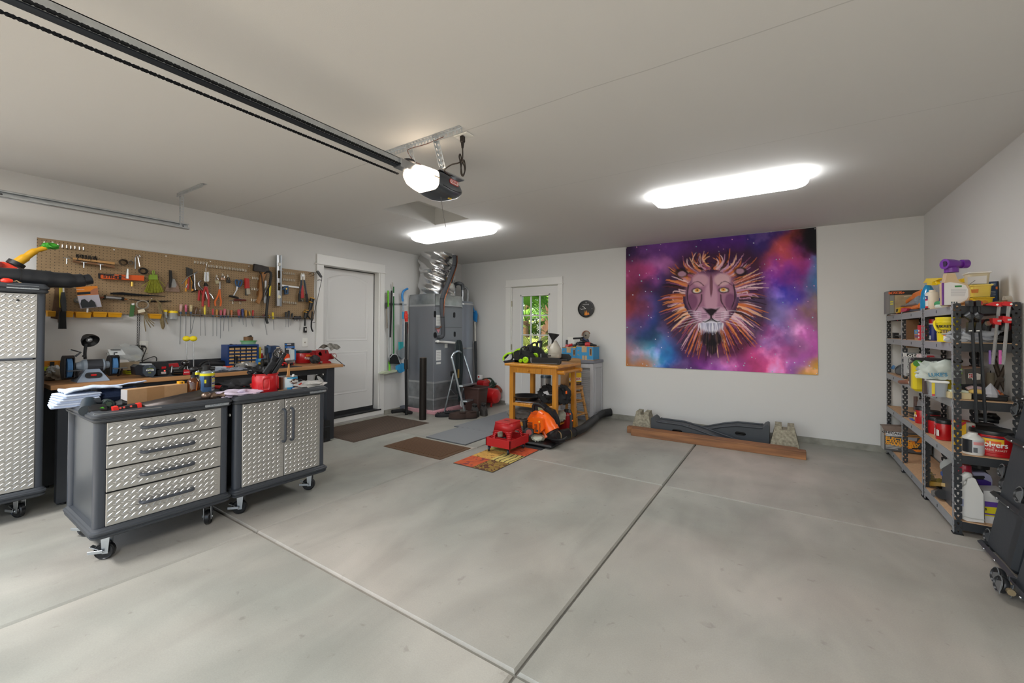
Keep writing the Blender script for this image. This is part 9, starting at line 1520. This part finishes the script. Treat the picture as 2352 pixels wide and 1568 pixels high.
k2=ky('orange_tag','orange printed tag leaning in the black tray','tag',S4,(1030,1440),4.09);k2.plate('tag_card',[(965,1310),(1080,1360),(1090,1445),(1000,1430)],-.004,0,M('#e0582a',.5));TX(k2.t,'CASE',(*k2.l(1035,1388,.001)[:2],.0015),.014,INK,Matrix.Rotation(-.3,3,'Z'));k2.rod('orange_bits',[(1000,1470,-.02),(1140,1430,-.02)],.014,M('#a8602a',.6))
k=ky('iron_cross','rusty X-shaped iron stand leaning at the back of the third shelf','stand',S4,(1080,1090),4.3);RST=M('#4a4038',.7,.4,var=.25,scale=20);k.rod('arm',[(935,660,0),(1070,1060,.0),(1250,1480,0)],.013,RST,n=8);k.rod('arm',[(1255,715,.0),(1090,1070,.01),(960,1350,.0)],.013,RST,n=8);k.rod('ball_end',[(870,660,.0),(940,655,.0),(985,670,.0)],.018,RST,n=8);k.rod('ball_end',[(1225,710,.01),(1240,725,.03)],.022,RST,n=10);k.rod('pivot',[(1085,1115,.0),(1085,1115,.03)],.018,RST,n=10);P(k.t,'foot',B().cyl((k.l(1250,1480)[0],LV[2]-k.o.z,0),(k.l(1250,1480)[0],k.l(1250,1480)[1],0),.01,n=6),RST)
k=ky('tan_cylinder','upright tan candle standing at the back of the third shelf','cylinder',S4,(880,1300),4.45);rest(k,LV[2]);h=k.l(880,935)[1]-k.l(880,1400)[1];r_=(k.l(970,1000)[0]-k.l(790,1000)[0])/2;P(k.t,'cylinder_body',B().lathe([(r_,0),(r_,h-.004),(r_*.96,h),(0,h)],(0,0,0),(0,1,0),20),M('#a49a86',.7));P(k.t,'top_stub',B().cyl((0,h,0),(0,h+.015,0),.003,n=5),INK)  # plain tan cylinder with a thin stub on top
#--- fourth shelf
def can4(lab,Z,x0,x1,yb,yt,lid=True,X=None,Y=None,grip=False,label=False):
 k=(kx('coffee_can',lab,'coffee can',Z,((x0+x1)/2,yb),X=X)if X else ky('coffee_can',lab,'coffee can',Z,((x0+x1)/2,yb),Y));rest(k,LV[3]);cx,r_,h0,h1=coffee(k,x0,x1,yb,yt,lid);H_=h1-h0
 if label:wrap(k.t,'yellow_label',cx,r_,h0+H_*.52,h0+H_*.78,*label[0],M('#e5b520',.4));wrap(k.t,'dark_stripe',cx,r_,h0+H_*.78,h0+H_*.83,*label[0],M('#23264a',.4));oncan(k.t,'Folgers',cx,r_+.001,h0+H_*.53,label[1],label[2],WHT,.9,.0009,zc=-r_)
 if label and label[2]>.04:oncan(k.t,'CLASSIC ROAST',cx,r_,h0+H_*.3,label[1],.017,M('#e6d8c8',.5),1,zc=-r_);wrap(k.t,'orange_hill',cx,r_,h0+H_*.58,h0+H_*.68,label[1]-.3,label[1]+.3,M('#d9541c',.4),.002)
 if grip:
  g=B();a0,w_=grip;g.grid(lambda u,v:(cx+(r_+.003-.012*math.sin(PI*u)*math.sin(PI*v))*math.sin(a0+w_*(2*u-1)),h0+H_*(.2+.58*v),-r_+(r_+.003-.012*math.sin(PI*u)*math.sin(PI*v))*math.cos(a0+w_*(2*u-1))),10,10);P(k.t,'moulded_grip',g,M('#a01018',.4),60)
 return k
can4('red coffee can left of the middle post, farthest of the row',S5,742,960,680,300,X=SX0+.03,label=((-.6,.5),-.25,.035));can4('red coffee can just right of the middle post',S5,905,1180,700,305,X=SX0+.05,label=((-1.2,-.5),-.85,.03));k=can4('red coffee can with barcode label behind the gripped one',S5,1012,1300,820,415,X=SX0+.02);k.plate('barcode_label',[(1100,590),(1180,640),(1180,750),(1098,735)],.0,.003,WHT);can4('red coffee can with moulded grip next to the corner post',S5,1165,1440,950,485,X=SX0+.015,grip=(-.15,.42))
can4('large red coffee can with yellow label at the near shelf end',S6,562,1240,1180,660,Y=4.03,label=((-.75,.12),-.3,.05));can4('red coffee can mostly hidden behind the large labelled one',S6,455,1000,1000,560,Y=4.3)
k=kx('wooden_handles','wooden tool handles lying at the far end of the fourth shelf','tool handles',S5,(360,340),X=SX0+.06)
for i,(pts,r_,c)in enumerate((([(262,325,0),(440,320,-.02)],.02,'#6a5236'),([(355,290,-.06),(560,300,-.08)],.014,'#54422e'),([(340,370,.01),(440,420,.01)],.012,'#9a6a3a'),([(560,330,-.04),(740,350,-.06)],.012,'#26262a'),([(560,385,-.02),(740,400,-.03)],.014,'#6a5a44'))):k.rod('handle',pts,r_,M(c,.6),n=8)
k=kx('yellow_blue_tool','small tool with yellow body and blue handle on the fourth shelf','tool',S5,(650,470),X=SX0+.04);k.rod('blue_handle',[(560,458,0),(680,465,0)],.012,M('#1c52b8',.4));k.plate('yellow_body',[(670,420),(745,405),(745,460),(675,465)],-.03,.0,M('#e0b81e',.4))
k=kx('clear_bag','clear bag of parts behind the farthest coffee can','bag',S5,(790,270),X=SX0+.14);k.plate('bag_film',[(735,270),(760,100),(800,55),(840,110),(845,270)],-.05,0,M('#c3c6cc',.15,alpha=.7));k.plate('brown_patch',[(680,0),(740,0),(740,280),(680,280)],-.03,-.02,M('#6a524a',.6,var=.3,scale=40))
k=kx('white_tub','white plastic tub lid showing above the coffee cans','tub',S5,(1095,245),X=SX0+.17);rest(k,LV[3]);k.can('tub_body',985,1215,560,168,M('#c9ccce',.4),[(.95,0),(1,.9),(.85,1)])
k=ky('baking_box','yellow box with red and blue corner at the shelf corner','box',S6,(250,1050),4.1);k.plate('box_body',[(100,610),(160,510),(340,515),(345,1050),(100,1045)],-.06,0,M('#e0b010',.45));k.plate('red_corner',[(155,620),(160,585),(285,515),(340,515),(340,545),(165,645)],0,.002,M('#c01e28',.45));k.plate('blue_corner',[(160,580),(162,515),(275,512),(165,578)],0,.002,M('#1c2a5a',.45));rest(k,k.o.z)
k=ky('white_fuel_bottle','white bottle with black and white label before the labelled coffee can','bottle',S6,(475,1110),4.02);rest(k,LV[3]);o_,(cx,r_,h0,h1)=k.can('bottle',318,632,1110,652,M('#d8d8d4',.35),[(.97,0),(1,.02),(1,.74),(.97,.77),(.45,.93),(.45,1)],n=28);H_=h1-h0;wrap(k.t,'black_label',cx,r_,h0+H_*.1,h0+H_*.7,-1.4,-.3,M('#23262c',.4));wrap(k.t,'white_label',cx,r_,h0+H_*.1,h0+H_*.7,-.3,1.2,M('#c9ccd0',.4));wrap(k.t,'red_print',cx,r_,h0+H_*.48,h0+H_*.62,-.2,.9,M('#d89090',.5),.002);wrap(k.t,'barcode',cx,r_,h0+H_*.13,h0+H_*.36,-.22,.15,M('#5a5e62',.5),.002)
k=ky('white_carton','white container standing behind the fuel bottle','container',S6,(400,800),4.2);rest(k,LV[3]);P(k.t,'container_body',B().box(0,.09,0,.05,.2,.06,.006),M('#c9c6bc',.4));P(k.t,'red_letters',B().box(.012,.16,.031,.014,.03,.002),RED)
k=ky('jar_red_lid','glass jar with red lid at the back of the fourth shelf','jar',S6,(230,500),4.32);rest(k,LV[3]);P(k.t,'glass',B().cyl((0,0,0),(0,.155,0),.045,n=20),M('#6a5a4a',.15,coat=.4));P(k.t,'lid',B().cyl((0,.155,0),(0,.182,0),.047,n=20),RED)
k=ky('black_tarp','black crumpled plastic over the coffee cans under the fourth gap','plastic',S6,(800,500),4.42);rest(k,LV[3]+.17);lump(k.t,'sheet',(.03,.03,0),(.1,.035,.06),BLK,11,.3)
#--- lowest shelf
k=ky('sharpener_box','grey and orange chain saw sharpener box sticking out at the far low end','box',S5,(450,1090),5.9);DGB=M('#4a4a4c',.55)
k.plate('box_front',[(98,690),(1050,770),(1050,1175),(98,1070)],-.16,0,DGB);k.plate('box_left',[(40,590),(98,690),(98,1070),(40,1020)],-.05,-.001,M('#9a9894',.6));k.plate('box_top',[(40,588),(700,610),(860,720),(860,760),(98,695)],-.1,-.001,M('#7a6a60',.6,var=.2,scale=14))
k.plate('white_title',[(120,700),(450,725),(450,810),(122,785)],0,.002,M('#cfd0d2',.5));TX(k.t,'CHICAGO',(*k.l(285,738,.003)[:2],.003),.032,INK,Matrix.Rotation(-.06,3,'Z'),1.25,bold=.001);TX(k.t,'Electric Power Tools',(*k.l(285,782,.003)[:2],.003),.014,INK,Matrix.Rotation(-.06,3,'Z'))
for i,s_ in enumerate(('ELECTRIC','CHAIN SAW','SHARPENER')):TX(k.t,s_,(*k.l(118,825+52*i,.003)[:2],.003),.04,M('#f0a82a',.5),Matrix.Rotation(-.06,3,'Z'),1.2,bold=.0014,align='LEFT')
for i in range(4):k.plate('print_line',[(125,945+26*i),(430-60*(i==3),972+26*i),(430-60*(i==3),984+26*i),(125,957+26*i)],0,.002,M('#b9b9b6',.5))
for y in(770,800):k.plate('orange_stripe',[(100,y-40),(860,y+22),(860,y+34),(100,y-28)],0,.001,M('#d8902a',.5))
k.plate('orange_tool_print',[(570,930),(620,900),(700,900),(720,940),(660,1000),(690,1050),(570,1050)],.001,.003,M('#e0801a',.5));k.plate('orange_tool_print',[(745,930),(850,800),(850,940)],.001,.003,M('#e0801a',.5));k.plate('orange_tool_print',[(655,1060),(840,1075),(820,1115),(740,1115)],.001,.003,M('#e0801a',.5));k.plate('grey_photo_patch',[(570,820),(760,830),(740,900),(570,890)],.001,.002,M('#9a9ca4',.5));k.plate('black_wheel_print',[(650,1030),(840,1030),(840,1055),(650,1055)],.003,.004,INK)
k=kx('black_jug','dark grey oil jug with pale shoulder on the bottom shelf','jug',S7,(600,840),X=SX0+.05);k.plate('jug_body',[(515,130),(700,10),(700,850),(600,800),(535,740)],-.1,0,M('#45464a',.4));k.plate('pale_shoulder',[(480,90),(490,20),(560,-40),(700,-60),(700,15),(515,130),(500,150)],-.09,.002,M('#aeb4b4',.35));k.plate('blue_label_edge',[(495,190),(518,180),(528,270),(500,250)],-.02,.003,M('#2a4a8a',.5))
k=kx('brass_fittings','yellow clear tray of brass fittings on the bottom shelf','fittings',S7,(380,460),X=SX0+.03);rest(k,LV[4]+.045);k.t.location.z=k.o.z;k.plate('amber_tray',[(175,350),(525,395),(530,470),(260,460)],-.1,0,M('#a8842c',.3,alpha=.9),top=.9);k.rod('brass_pipe',[(300,215,-.04),(335,290,-.04),(350,340,-.03)],.016,M('#b0a068',.3,.8));k.rod('brass_valve',[(310,370,-.03),(480,360,-.03)],.02,M('#8a7a3e',.35,.8));k.rod('wire_ring',[(200,240,-.03),(260,228,-.03),(400,250,-.03)],.003,M('#5a5a52',.4,.6));P(k.t,'dark_support',B().box(.03,(LV[4]-k.o.z)/2,-.06,.1,max(.01,k.o.z-LV[4]),.09,.004),INK)
k=kx('steel_coupling','shiny steel hose coupling lying before the brass tray','coupling',S7,(430,660),X=SX0+.02);k.rod('coupling_body',[(410,605,0),(510,610,-.01)],.033,M('#aeb0b4',.25,.9),n=6);k.rod('coupling_nose',[(360,588,.0),(410,598,0)],[.014,.024],M('#c3c5c8',.2,.9),n=12);k.rod('black_sleeve',[(510,615,-.01),(530,620,-.01)],.036,BLK,n=12)
k=ky('white_jug','large white jug with moulded handle at the near low corner','jug',S7,(1100,1180),4.02);WJ=M('#d3d2ce',.4)
k.plate('jug_body',[(862,1090),(855,600),(900,480),(985,420),(1010,300),(1060,262),(1160,310),(1230,450),(1325,620),(1338,1190),(1000,1150)],-.1,0,WJ,top=.95);k.rod('handle_arch',[(870,420,-.02),(900,320,-.01),(985,260,-.01),(1040,262,-.02)],[.016]*4+[.02]*4+[.022]*4+[.02],WJ,sp=4,n=10);k.plate('neck',[(850,330),(950,300),(990,400),(860,470)],-.08,-.02,WJ);k.rod('base_line',[(862,1010,.002),(1090,1075,.004),(1335,1105,.002)],.003,M('#b9b8b2',.4));k.plate('blue_print',[(890,710),(935,705),(935,850),(890,830)],0,.002,M('#9aa0b8',.5))
k=ky('red_cap_bottle','bottle with big crimson cap and purple neck on the low shelf','bottle',S7,(960,260),4.16);rest(k,LV[4]);h0_=k.l(960,260)[1]+k.o.z-LV[4];r_=(k.l(1090,150)[0]-k.l(835,150)[0])/2;h2_=k.l(960,55)[1]-k.l(960,260)[1];P(k.t,'bottle_body',B().cyl((0,0,0),(0,h0_,0),r_*1.05,n=24),M('#c9b8b0',.4));P(k.t,'purple_neck',B().cyl((0,h0_,0),(0,h0_+h2_*.25,0),r_*.96,n=24),M('#4a2078',.4));P(k.t,'crimson_cap',B().lathe([(r_,h0_+h2_*.25),(r_*.98,h0_+h2_*.9),(r_*.9,h0_+h2_),(0,h0_+h2_)],(0,0,0),(0,1,0),24),M('#a81e38',.3,coat=.3))
k=ky('purple_jug','purple detergent jug with grey shoulder and black cap','jug',S7,(1280,540),4.22);k.plate('grey_shoulder',[(1085,195),(1340,195),(1450,260),(1485,350),(1480,560),(1340,545),(1180,340)],-.12,-.01,M('#a09fb8',.35),top=.96);k.plate('purple_label',[(1180,335),(1330,340),(1455,390),(1455,530),(1300,550)],-.01,.0,M('#3a1f7a',.4));k.plate('handle_hole',[(1110,275),(1330,275),(1340,300),(1310,335),(1160,330)],-.009,.002,M('#101014',.7));k.rod('black_cap',[(1230,110,-.06),(1235,45,-.06)],.05,BLK,n=18);k.plate('black_hose',[(850,5),(1050,20),(1180,80),(1340,60),(1360,180),(1440,260),(1330,195),(1120,190),(1040,60),(850,45)],-.09,-.05,BLK);P(k.t,'lower_body',B().box(.02,(LV[4]-k.o.z)/2,-.07,.17,k.o.z-LV[4]-.002,.12,.02),M('#8a89a8',.35))
k=ky('purple_label_tub','white tub with purple and yellow label behind the creeper','tub',S7,(1400,1170),4.06);k.plate('tub_body',[(1310,550),(1700,560),(1700,1230),(1345,1165)],-.12,0,M('#c9c8c6',.4));k.plate('purple_band',[(1335,750),(1700,790),(1700,880),(1338,850)],0,.002,M('#5a3a90',.45));k.plate('yellow_band',[(1335,850),(1700,880),(1700,1070),(1335,1020)],0,.002,M('#d3c41e',.45));k.plate('purple_band',[(1335,970),(1560,1000),(1560,1025),(1335,995)],.002,.003,M('#5a3a90',.45));k.plate('black_star',[(1340,890),(1360,865),(1375,900),(1360,935)],.002,.003,INK)
#  creepers leaning at the shelf end
CRP=M('#363a3f',.6,bump=.3,bscale=40);CRF=M('#4f5356',.4,.7)
def creeper(lab,xb,y0,y1,z1,lean,bars,whl,pad=True):
 t=T('mechanic_creeper',lab,'creeper',(xb,(y0+y1)/2,0),fr=cols((0,-1,0),(lean,0,math.sqrt(1-lean*lean)),(-math.sqrt(1-lean*lean),0,lean)));w=(y1-y0)/2
 P(t,'board',B().box(0,z1/2+.03,-.03,2*w-.02,z1-.02,.025,.005),CRP)
 if pad:P(t,'headrest_pad',B().box(w*.72,z1*.33,-.005,w*.42,z1*.55,.05,.02),M('#23282e',.5));P(t,'pad_seam',B().tube([(w*.48,z1*.08,-.015),(w*.48,z1*.6,-.015)],.004,6),INK)
 for z in bars:
  b_=P(t,'cross_bar',B().tube(spline([(-w-.012,z,-.05),(-w-.012,z,-.005),(-w+.02,z,.004),(w*.5,z,.004),(w-.02,z,.01),(w+.02,z,.0)],4),.016,4),CRF)
  for x in(-w*.55,w*.1):P(b_,'bolt_head',B().ball((x,z,.021),.007,8,6),CHR2)
 for x in(-w+.01,w-.01):P(t,'side_rail',B().box(x,z1/2,-.045,.024,z1,.03,.003),CRF)
 for x,z,o_ in whl:
  c=bpy.data.objects.new('caster',None);C.objects.link(c);c.parent=t;c.location=(x,z,o_)
  P(c,'wheel',B().lathe([(0,-.012),(.016,-.012),(.02,-.006),(.032,-.006),(.038,-.012),(.042,-.006),(.042,.006),(.038,.012),(.032,.006),(.02,.006),(.016,.012),(0,.012)],(-.05,0,0),(.2,.1,1),22),M('#1a1c1f',.35));P(c,'wheel_rim',B().tube([(-.05+.041*math.cos(2*PI*i/22),.041*math.sin(2*PI*i/22),.012)for i in range(22)],.0028,5,closed=True),M('#8d9092',.3,.6));P(c,'fork',B().add([(-.056,-.01,.018),(-.056,.01,.018),(.0,.035,.02),(.01,-.03,.02)],[(0,1,2,3)]).add([(-.056,-.01,-.018),(-.056,.01,-.018),(.0,.035,-.02),(.01,-.03,-.02)],[(0,1,2,3)]),M('#868b8f',.35,.8),0,.003);P(c,'swivel',B().cyl((.0,.0,-.014),(.02,0,-.014),.016,n=10),M('#b9a888',.35,.8))
 P(t,'white_label',B().box(-w*.05,z1*.78,-.0165,.05,.075,.002),M('#c9ccd0',.5))if pad else None
 return t
W_=(3.83-3.36)/2
creeper('black mechanic creeper leaning upright against the shelf end, label on its board',1.035,3.36,3.83,1.0,.17,(.035,.36,.72,.98),((-W_-.03,.07,-.05),(-W_-.035,.085,-.09),(-W_-.03,.5,-.04),(-W_-.03,.42,-.06),(-W_-.03,.9,-.03)))
creeper('second black creeper at the picture edge in front of the first',.985,2.95,3.3,.95,.2,(.05,.5,.9),((-.1,.06,.05),(-.02,.05,.06),(-.17,.5,.03)),False)
#  lion tapestry, printed by painting strokes into the cloth's colours
CW,CHh=480,380;rngl=np.random.default_rng(5);YY,XX=np.mgrid[0:CHh,0:CW];PXX,PYY=XX*4.127,YY*4.127
def nz2(sc):
 g=rngl.random((int(CHh/sc)+3,int(CW/sc)+3));y,x=YY/sc,XX/sc;i,j=y.astype(int),x.astype(int);fy,fx=y-i,x-j;fy=fy*fy*(3-2*fy);fx=fx*fx*(3-2*fx)
 return(g[i,j]*(1-fx)+g[i,j+1]*fx)*(1-fy)+(g[i+1,j]*(1-fx)+g[i+1,j+1]*fx)*fy
def fbm(s):return sum(nz2(s/2**k)/2**(k+1)for k in range(5))
def lc(h):return np.array(lin(h)[:3])
BG='100 320 1c1838,250 330 6a3a8a,300 480 c878c0,200 600 d04a98,100 560 8a3a5a,250 760 14121f,130 820 301a30,330 700 2a3a8a,110 900 d0502a,200 950 1c5ac0,250 1050 0f1a1f,180 1150 2a9ac0,110 1200 d84a1c,140 1350 e08a1c,280 1270 1cb0d8,430 1300 2068c0,600 1370 3a2a5a,500 1180 7a6ab0,800 1400 8a3a98,1000 220 5a2a88,1400 230 3a2a70,700 260 6a3a88,1800 180 10121c,1750 260 0f0f18,1550 350 d85a3a,1650 450 b03aa0,1500 520 8a3aa8,1600 650 3a2a98,1780 640 9a5ab0,1850 600 3a9ad0,1650 780 2a3ac0,1550 950 9a8ad0,1780 900 8a4aa8,1850 850 b0903a,1550 1100 3a2a80,1650 1080 e09ad0,1750 1200 c858b8,1500 1250 d862a8,1350 1350 d84a88,1700 1350 9a62b8,1850 1430 d8a02a,1200 1400 b04a98'
wx,wy=PXX+(fbm(60)-.5)*420,PYY+(fbm(60)-.5)*420;A_c=np.zeros((CHh,CW,3));A_w=np.zeros((CHh,CW,1))
for q in BG.split(','):
 x,y,c=q.split();d=np.exp(-((wx-float(x))**2+(wy-float(y))**2)/(2*85**2))[...,None]+1e-9;A_c+=d*lc('#'+c);A_w+=d
IM=A_c/A_w;f1=fbm(44)[...,None];IM=IM*(.35+1.35*f1)+np.clip(f1-.58,0,1)*np.array([1.3,.75,1.2])*IM.mean(axis=2,keepdims=True)*4
for _ in range(170):
 x,y=int(rngl.integers(2,CW-3)),int(rngl.integers(2,CHh-3));IM[y:y+2,x:x+2]=lc(['#9ad0d8','#d8d8f0','#e0a0d0'][int(rngl.integers(3))])
def blend(m,c):
 global IM
 IM=IM*(1-m[...,None])+lc(c)*m[...,None]
def fill(pts,c,a=1,soft=6):
 p=np.array(pts,float);ins=np.zeros((CHh,CW),bool);d=np.full((CHh,CW),1e9);n=len(p)
 for i in range(n):
  (x0,y0),(x1,y1)=p[i],p[(i+1)%n];cond=((y0>PYY)!=(y1>PYY));ins^=cond&(PXX<(x1-x0)*(PYY-y0)/((y1-y0)or 1e-9)+x0)
  t=np.clip(((PXX-x0)*(x1-x0)+(PYY-y0)*(y1-y0))/((x1-x0)**2+(y1-y0)**2+1e-9),0,1);d=np.minimum(d,np.hypot(PXX-x0-t*(x1-x0),PYY-y0-t*(y1-y0)))
 blend(np.clip(np.where(ins,d,-d)/soft*.5+.5,0,1)*a,c)
def ell(x,y,rx,ry,c,a=1,soft=.15):blend(np.clip((1-np.hypot((PXX-x)/rx,(PYY-y)/ry))/soft,0,1)*a,c)
def strk(pts,w0,w1,c,a=1):
 global IM
 P_=[Vector((*p,0))for p in pts];q=np.array([tuple(v)[:2]for v in spline(P_,5)]);x0,x1=int(max(0,(q[:,0].min()-20)/4.127)),int(min(CW,(q[:,0].max()+20)/4.127+1));y0,y1=int(max(0,(q[:,1].min()-20)/4.127)),int(min(CHh,(q[:,1].max()+20)/4.127+1))
 if x1<=x0 or y1<=y0:return
 X,Y=PXX[y0:y1,x0:x1],PYY[y0:y1,x0:x1];m=np.zeros(X.shape);n=len(q)-1
 for i in range(n):
  (ax_,ay),(bx_,by)=q[i],q[i+1];t=np.clip(((X-ax_)*(bx_-ax_)+(Y-ay)*(by-ay))/((bx_-ax_)**2+(by-ay)**2+1e-9),0,1);w=(w0+(w1-w0)*(i+t)/n);m=np.maximum(m,np.clip((w-np.hypot(X-ax_-t*(bx_-ax_),Y-ay-t*(by-ay)))/4+.5,0,1))
 s_=IM[y0:y1,x0:x1];IM[y0:y1,x0:x1]=s_*(1-m[...,None]*a)+lc(c)*m[...,None]*a
OUT=[(870,290),(1050,270),(1250,275),(1370,400),(1400,600),(1455,800),(1410,1020),(1300,1200),(1130,1330),(900,1370),(700,1330),(520,1190),(410,1020),(385,830),(400,640),(470,450),(600,330),(740,300)]
fill(OUT,'#3a1c28',.85,60);rl2=random.Random(11)
CLS=['#f0bc98','#e0884e','#b85a2c','#8f4c74','#cc94b4','#ecc6cc','#5a2838','#22101c','#22101c','#d8743a']
for i in range(430):
 th=rl2.uniform(0,2*PI);k_=th/(2*PI)*18;a,b_=OUT[int(k_)%18],OUT[(int(k_)+1)%18];t=k_-int(k_);ex,ey=a[0]+(b_[0]-a[0])*t,a[1]+(b_[1]-a[1])*t;dx,dy=ex-880,ey-740;dl=math.hypot(dx,dy);s0=265/dl*(1.05 if dy>0 else.95);sx_,sy_=880+dx*s0,740+dy*s0*1.05
 l=rl2.uniform(.55,1.03);ex,ey=880+dx*l,740+dy*l;cv=rl2.uniform(20,70)*(1 if dx>0 else-1);strk([(sx_,sy_),(sx_+(ex-sx_)*.4+cv*.9*(dy<100),sy_+(ey-sy_)*.4-cv*.2*(1 if dx>0 else-1)),(ex,ey+(20 if dy<0 else 0))],rl2.uniform(7,15),2,rl2.choice(CLS),.85)
fill([(690,560),(760,510),(880,540),(1000,505),(1080,560),(1110,690),(1090,800),(1040,930),(1000,1040),(880,1080),(760,1040),(720,930),(660,800),(645,690)],'#a87490',.95,30)
for e in((600,520,75,55,'#1c1018'),(1160,510,75,55,'#1c1018'),(605,530,45,30,'#b58aa0'),(1155,505,45,30,'#b58aa0'),(780,590,90,70,'#cfa0b0'),(985,585,90,70,'#d8b0b8'),(880,760,75,190,'#c99ab0'),(880,640,18,120,'#6a3a4a'),(700,790,60,90,'#7a4a6c'),(1060,790,60,90,'#7a4a6c'),(800,910,95,75,'#c8a0bc'),(960,910,95,75,'#d4aec4'),(880,1140,130,90,'#120c16'),(885,1220,60,90,'#120c16'),(880,1020,125,70,'#e4e4f2'),(745,690,62,34,'#2a1620'),(1000,685,62,34,'#2a1620'),(745,690,44,22,'#ece0d0'),(1000,685,44,22,'#ece0d0'),(748,686,26,20,'#e6a024'),(995,681,26,20,'#e6a024'),(748,684,10,9,'#140c08'),(995,679,10,9,'#140c08')):ell(*e[:4],e[4],.9,.3)
fill([(800,850),(840,862),(880,858),(925,862),(960,850),(930,890),(895,925),(865,925),(830,890)],'#20121e',1,8);strk([(880,915),(878,950),(830,985),(800,980)],6,3,'#1a0e16');strk([(880,915),(882,950),(930,985),(960,980)],6,3,'#1a0e16')
fill([(820,985),(880,958),(945,985),(880,975)],'#140a12',1,8)
for s_ in(-1,1):
 strk([(880+s_*90,730),(880+s_*100,800),(880+s_*150,880)],8,4,'#2a1822',.8);strk([(880+s_*215,640),(880+s_*225,760),(880+s_*190,860)],9,4,'#1c1018',.8);strk([(880+s_*70,640),(880+s_*130,600),(880+s_*200,640)],6,3,'#4a2430',.7)
 for i in range(6):strk([(880+s_*95,890+i*16),(880+s_*190,880+i*24),(880+s_*(270+10*i),890+i*30)],2.5,1,'#f0e8f4',.8)
 for i in range(3):strk([(880+s_*40,905+18*i),(880+s_*120,900+20*i)],3,2,'#4a2a44',.7)
for i in range(26):x=765+i*9;strk([(x,1000),(x+rl2.uniform(-8,8),1050),(x+rl2.uniform(-12,12),1075+rl2.uniform(0,35))],5,1,rl2.choice(['#f4f4fc','#c8c8e0','#8a8aa8']),.8)
TPL=[onY(x,y,YB-.006)for x,y in((1438,567),(1874.5,522),(1438,840),(1879,861))];NU,NV=380,290;tb_=B()
def tv(u,v):p=TPL[0].lerp(TPL[1],u).lerp(TPL[2].lerp(TPL[3],u),v);return(p.x,p.y-.004-.004*math.sin(9*u+2*v)*math.sin(5*v),min(p.z,H-.004))
tb_.grid(tv,NU,NV);tap=TM('tapestry','large galaxy coloured lion tapestry pinned to the back wall','tapestry',tb_,M('#808081',.9),smooth=60)
U,V=np.meshgrid(np.linspace(0,1,NU),np.linspace(0,1,NV));s_=U*1125/(1405-U*280);xi=np.clip((75+1805*s_)/4.127,0,CW-1).astype(int);yi=np.clip((275-185*s_+V*(1125+280*s_))/4.127,0,CHh-1).astype(int)
colr=np.ones((NU*NV,4),np.float32);colr[:,:3]=np.clip(IM,0,1)[yi,xi].reshape(-1,3);at=tap.data.color_attributes.new('print','FLOAT_COLOR','POINT');at.data.foreach_set('color',colr.ravel())
tm_=bpy.data.materials.new('printed_cloth');tm_.use_nodes=True;vc=tm_.node_tree.nodes.new('ShaderNodeVertexColor');vc.layer_name='print';pb2=tm_.node_tree.nodes['Principled BSDF'];pb2.inputs['Roughness'].default_value=.85;tm_.node_tree.links.new(vc.outputs[0],pb2.inputs['Base Color']);tap.data.materials.clear();tap.data.materials.append(tm_)
for u,v in((.005,.01),(.22,.01),(.45,.01),(.995,.01),(.995,.99),(.01,.985)):P(tap,'push_pin',B().ball((tv(u,v)[0],YB-.02,tv(u,v)[2]),.006,8,6),WHT)
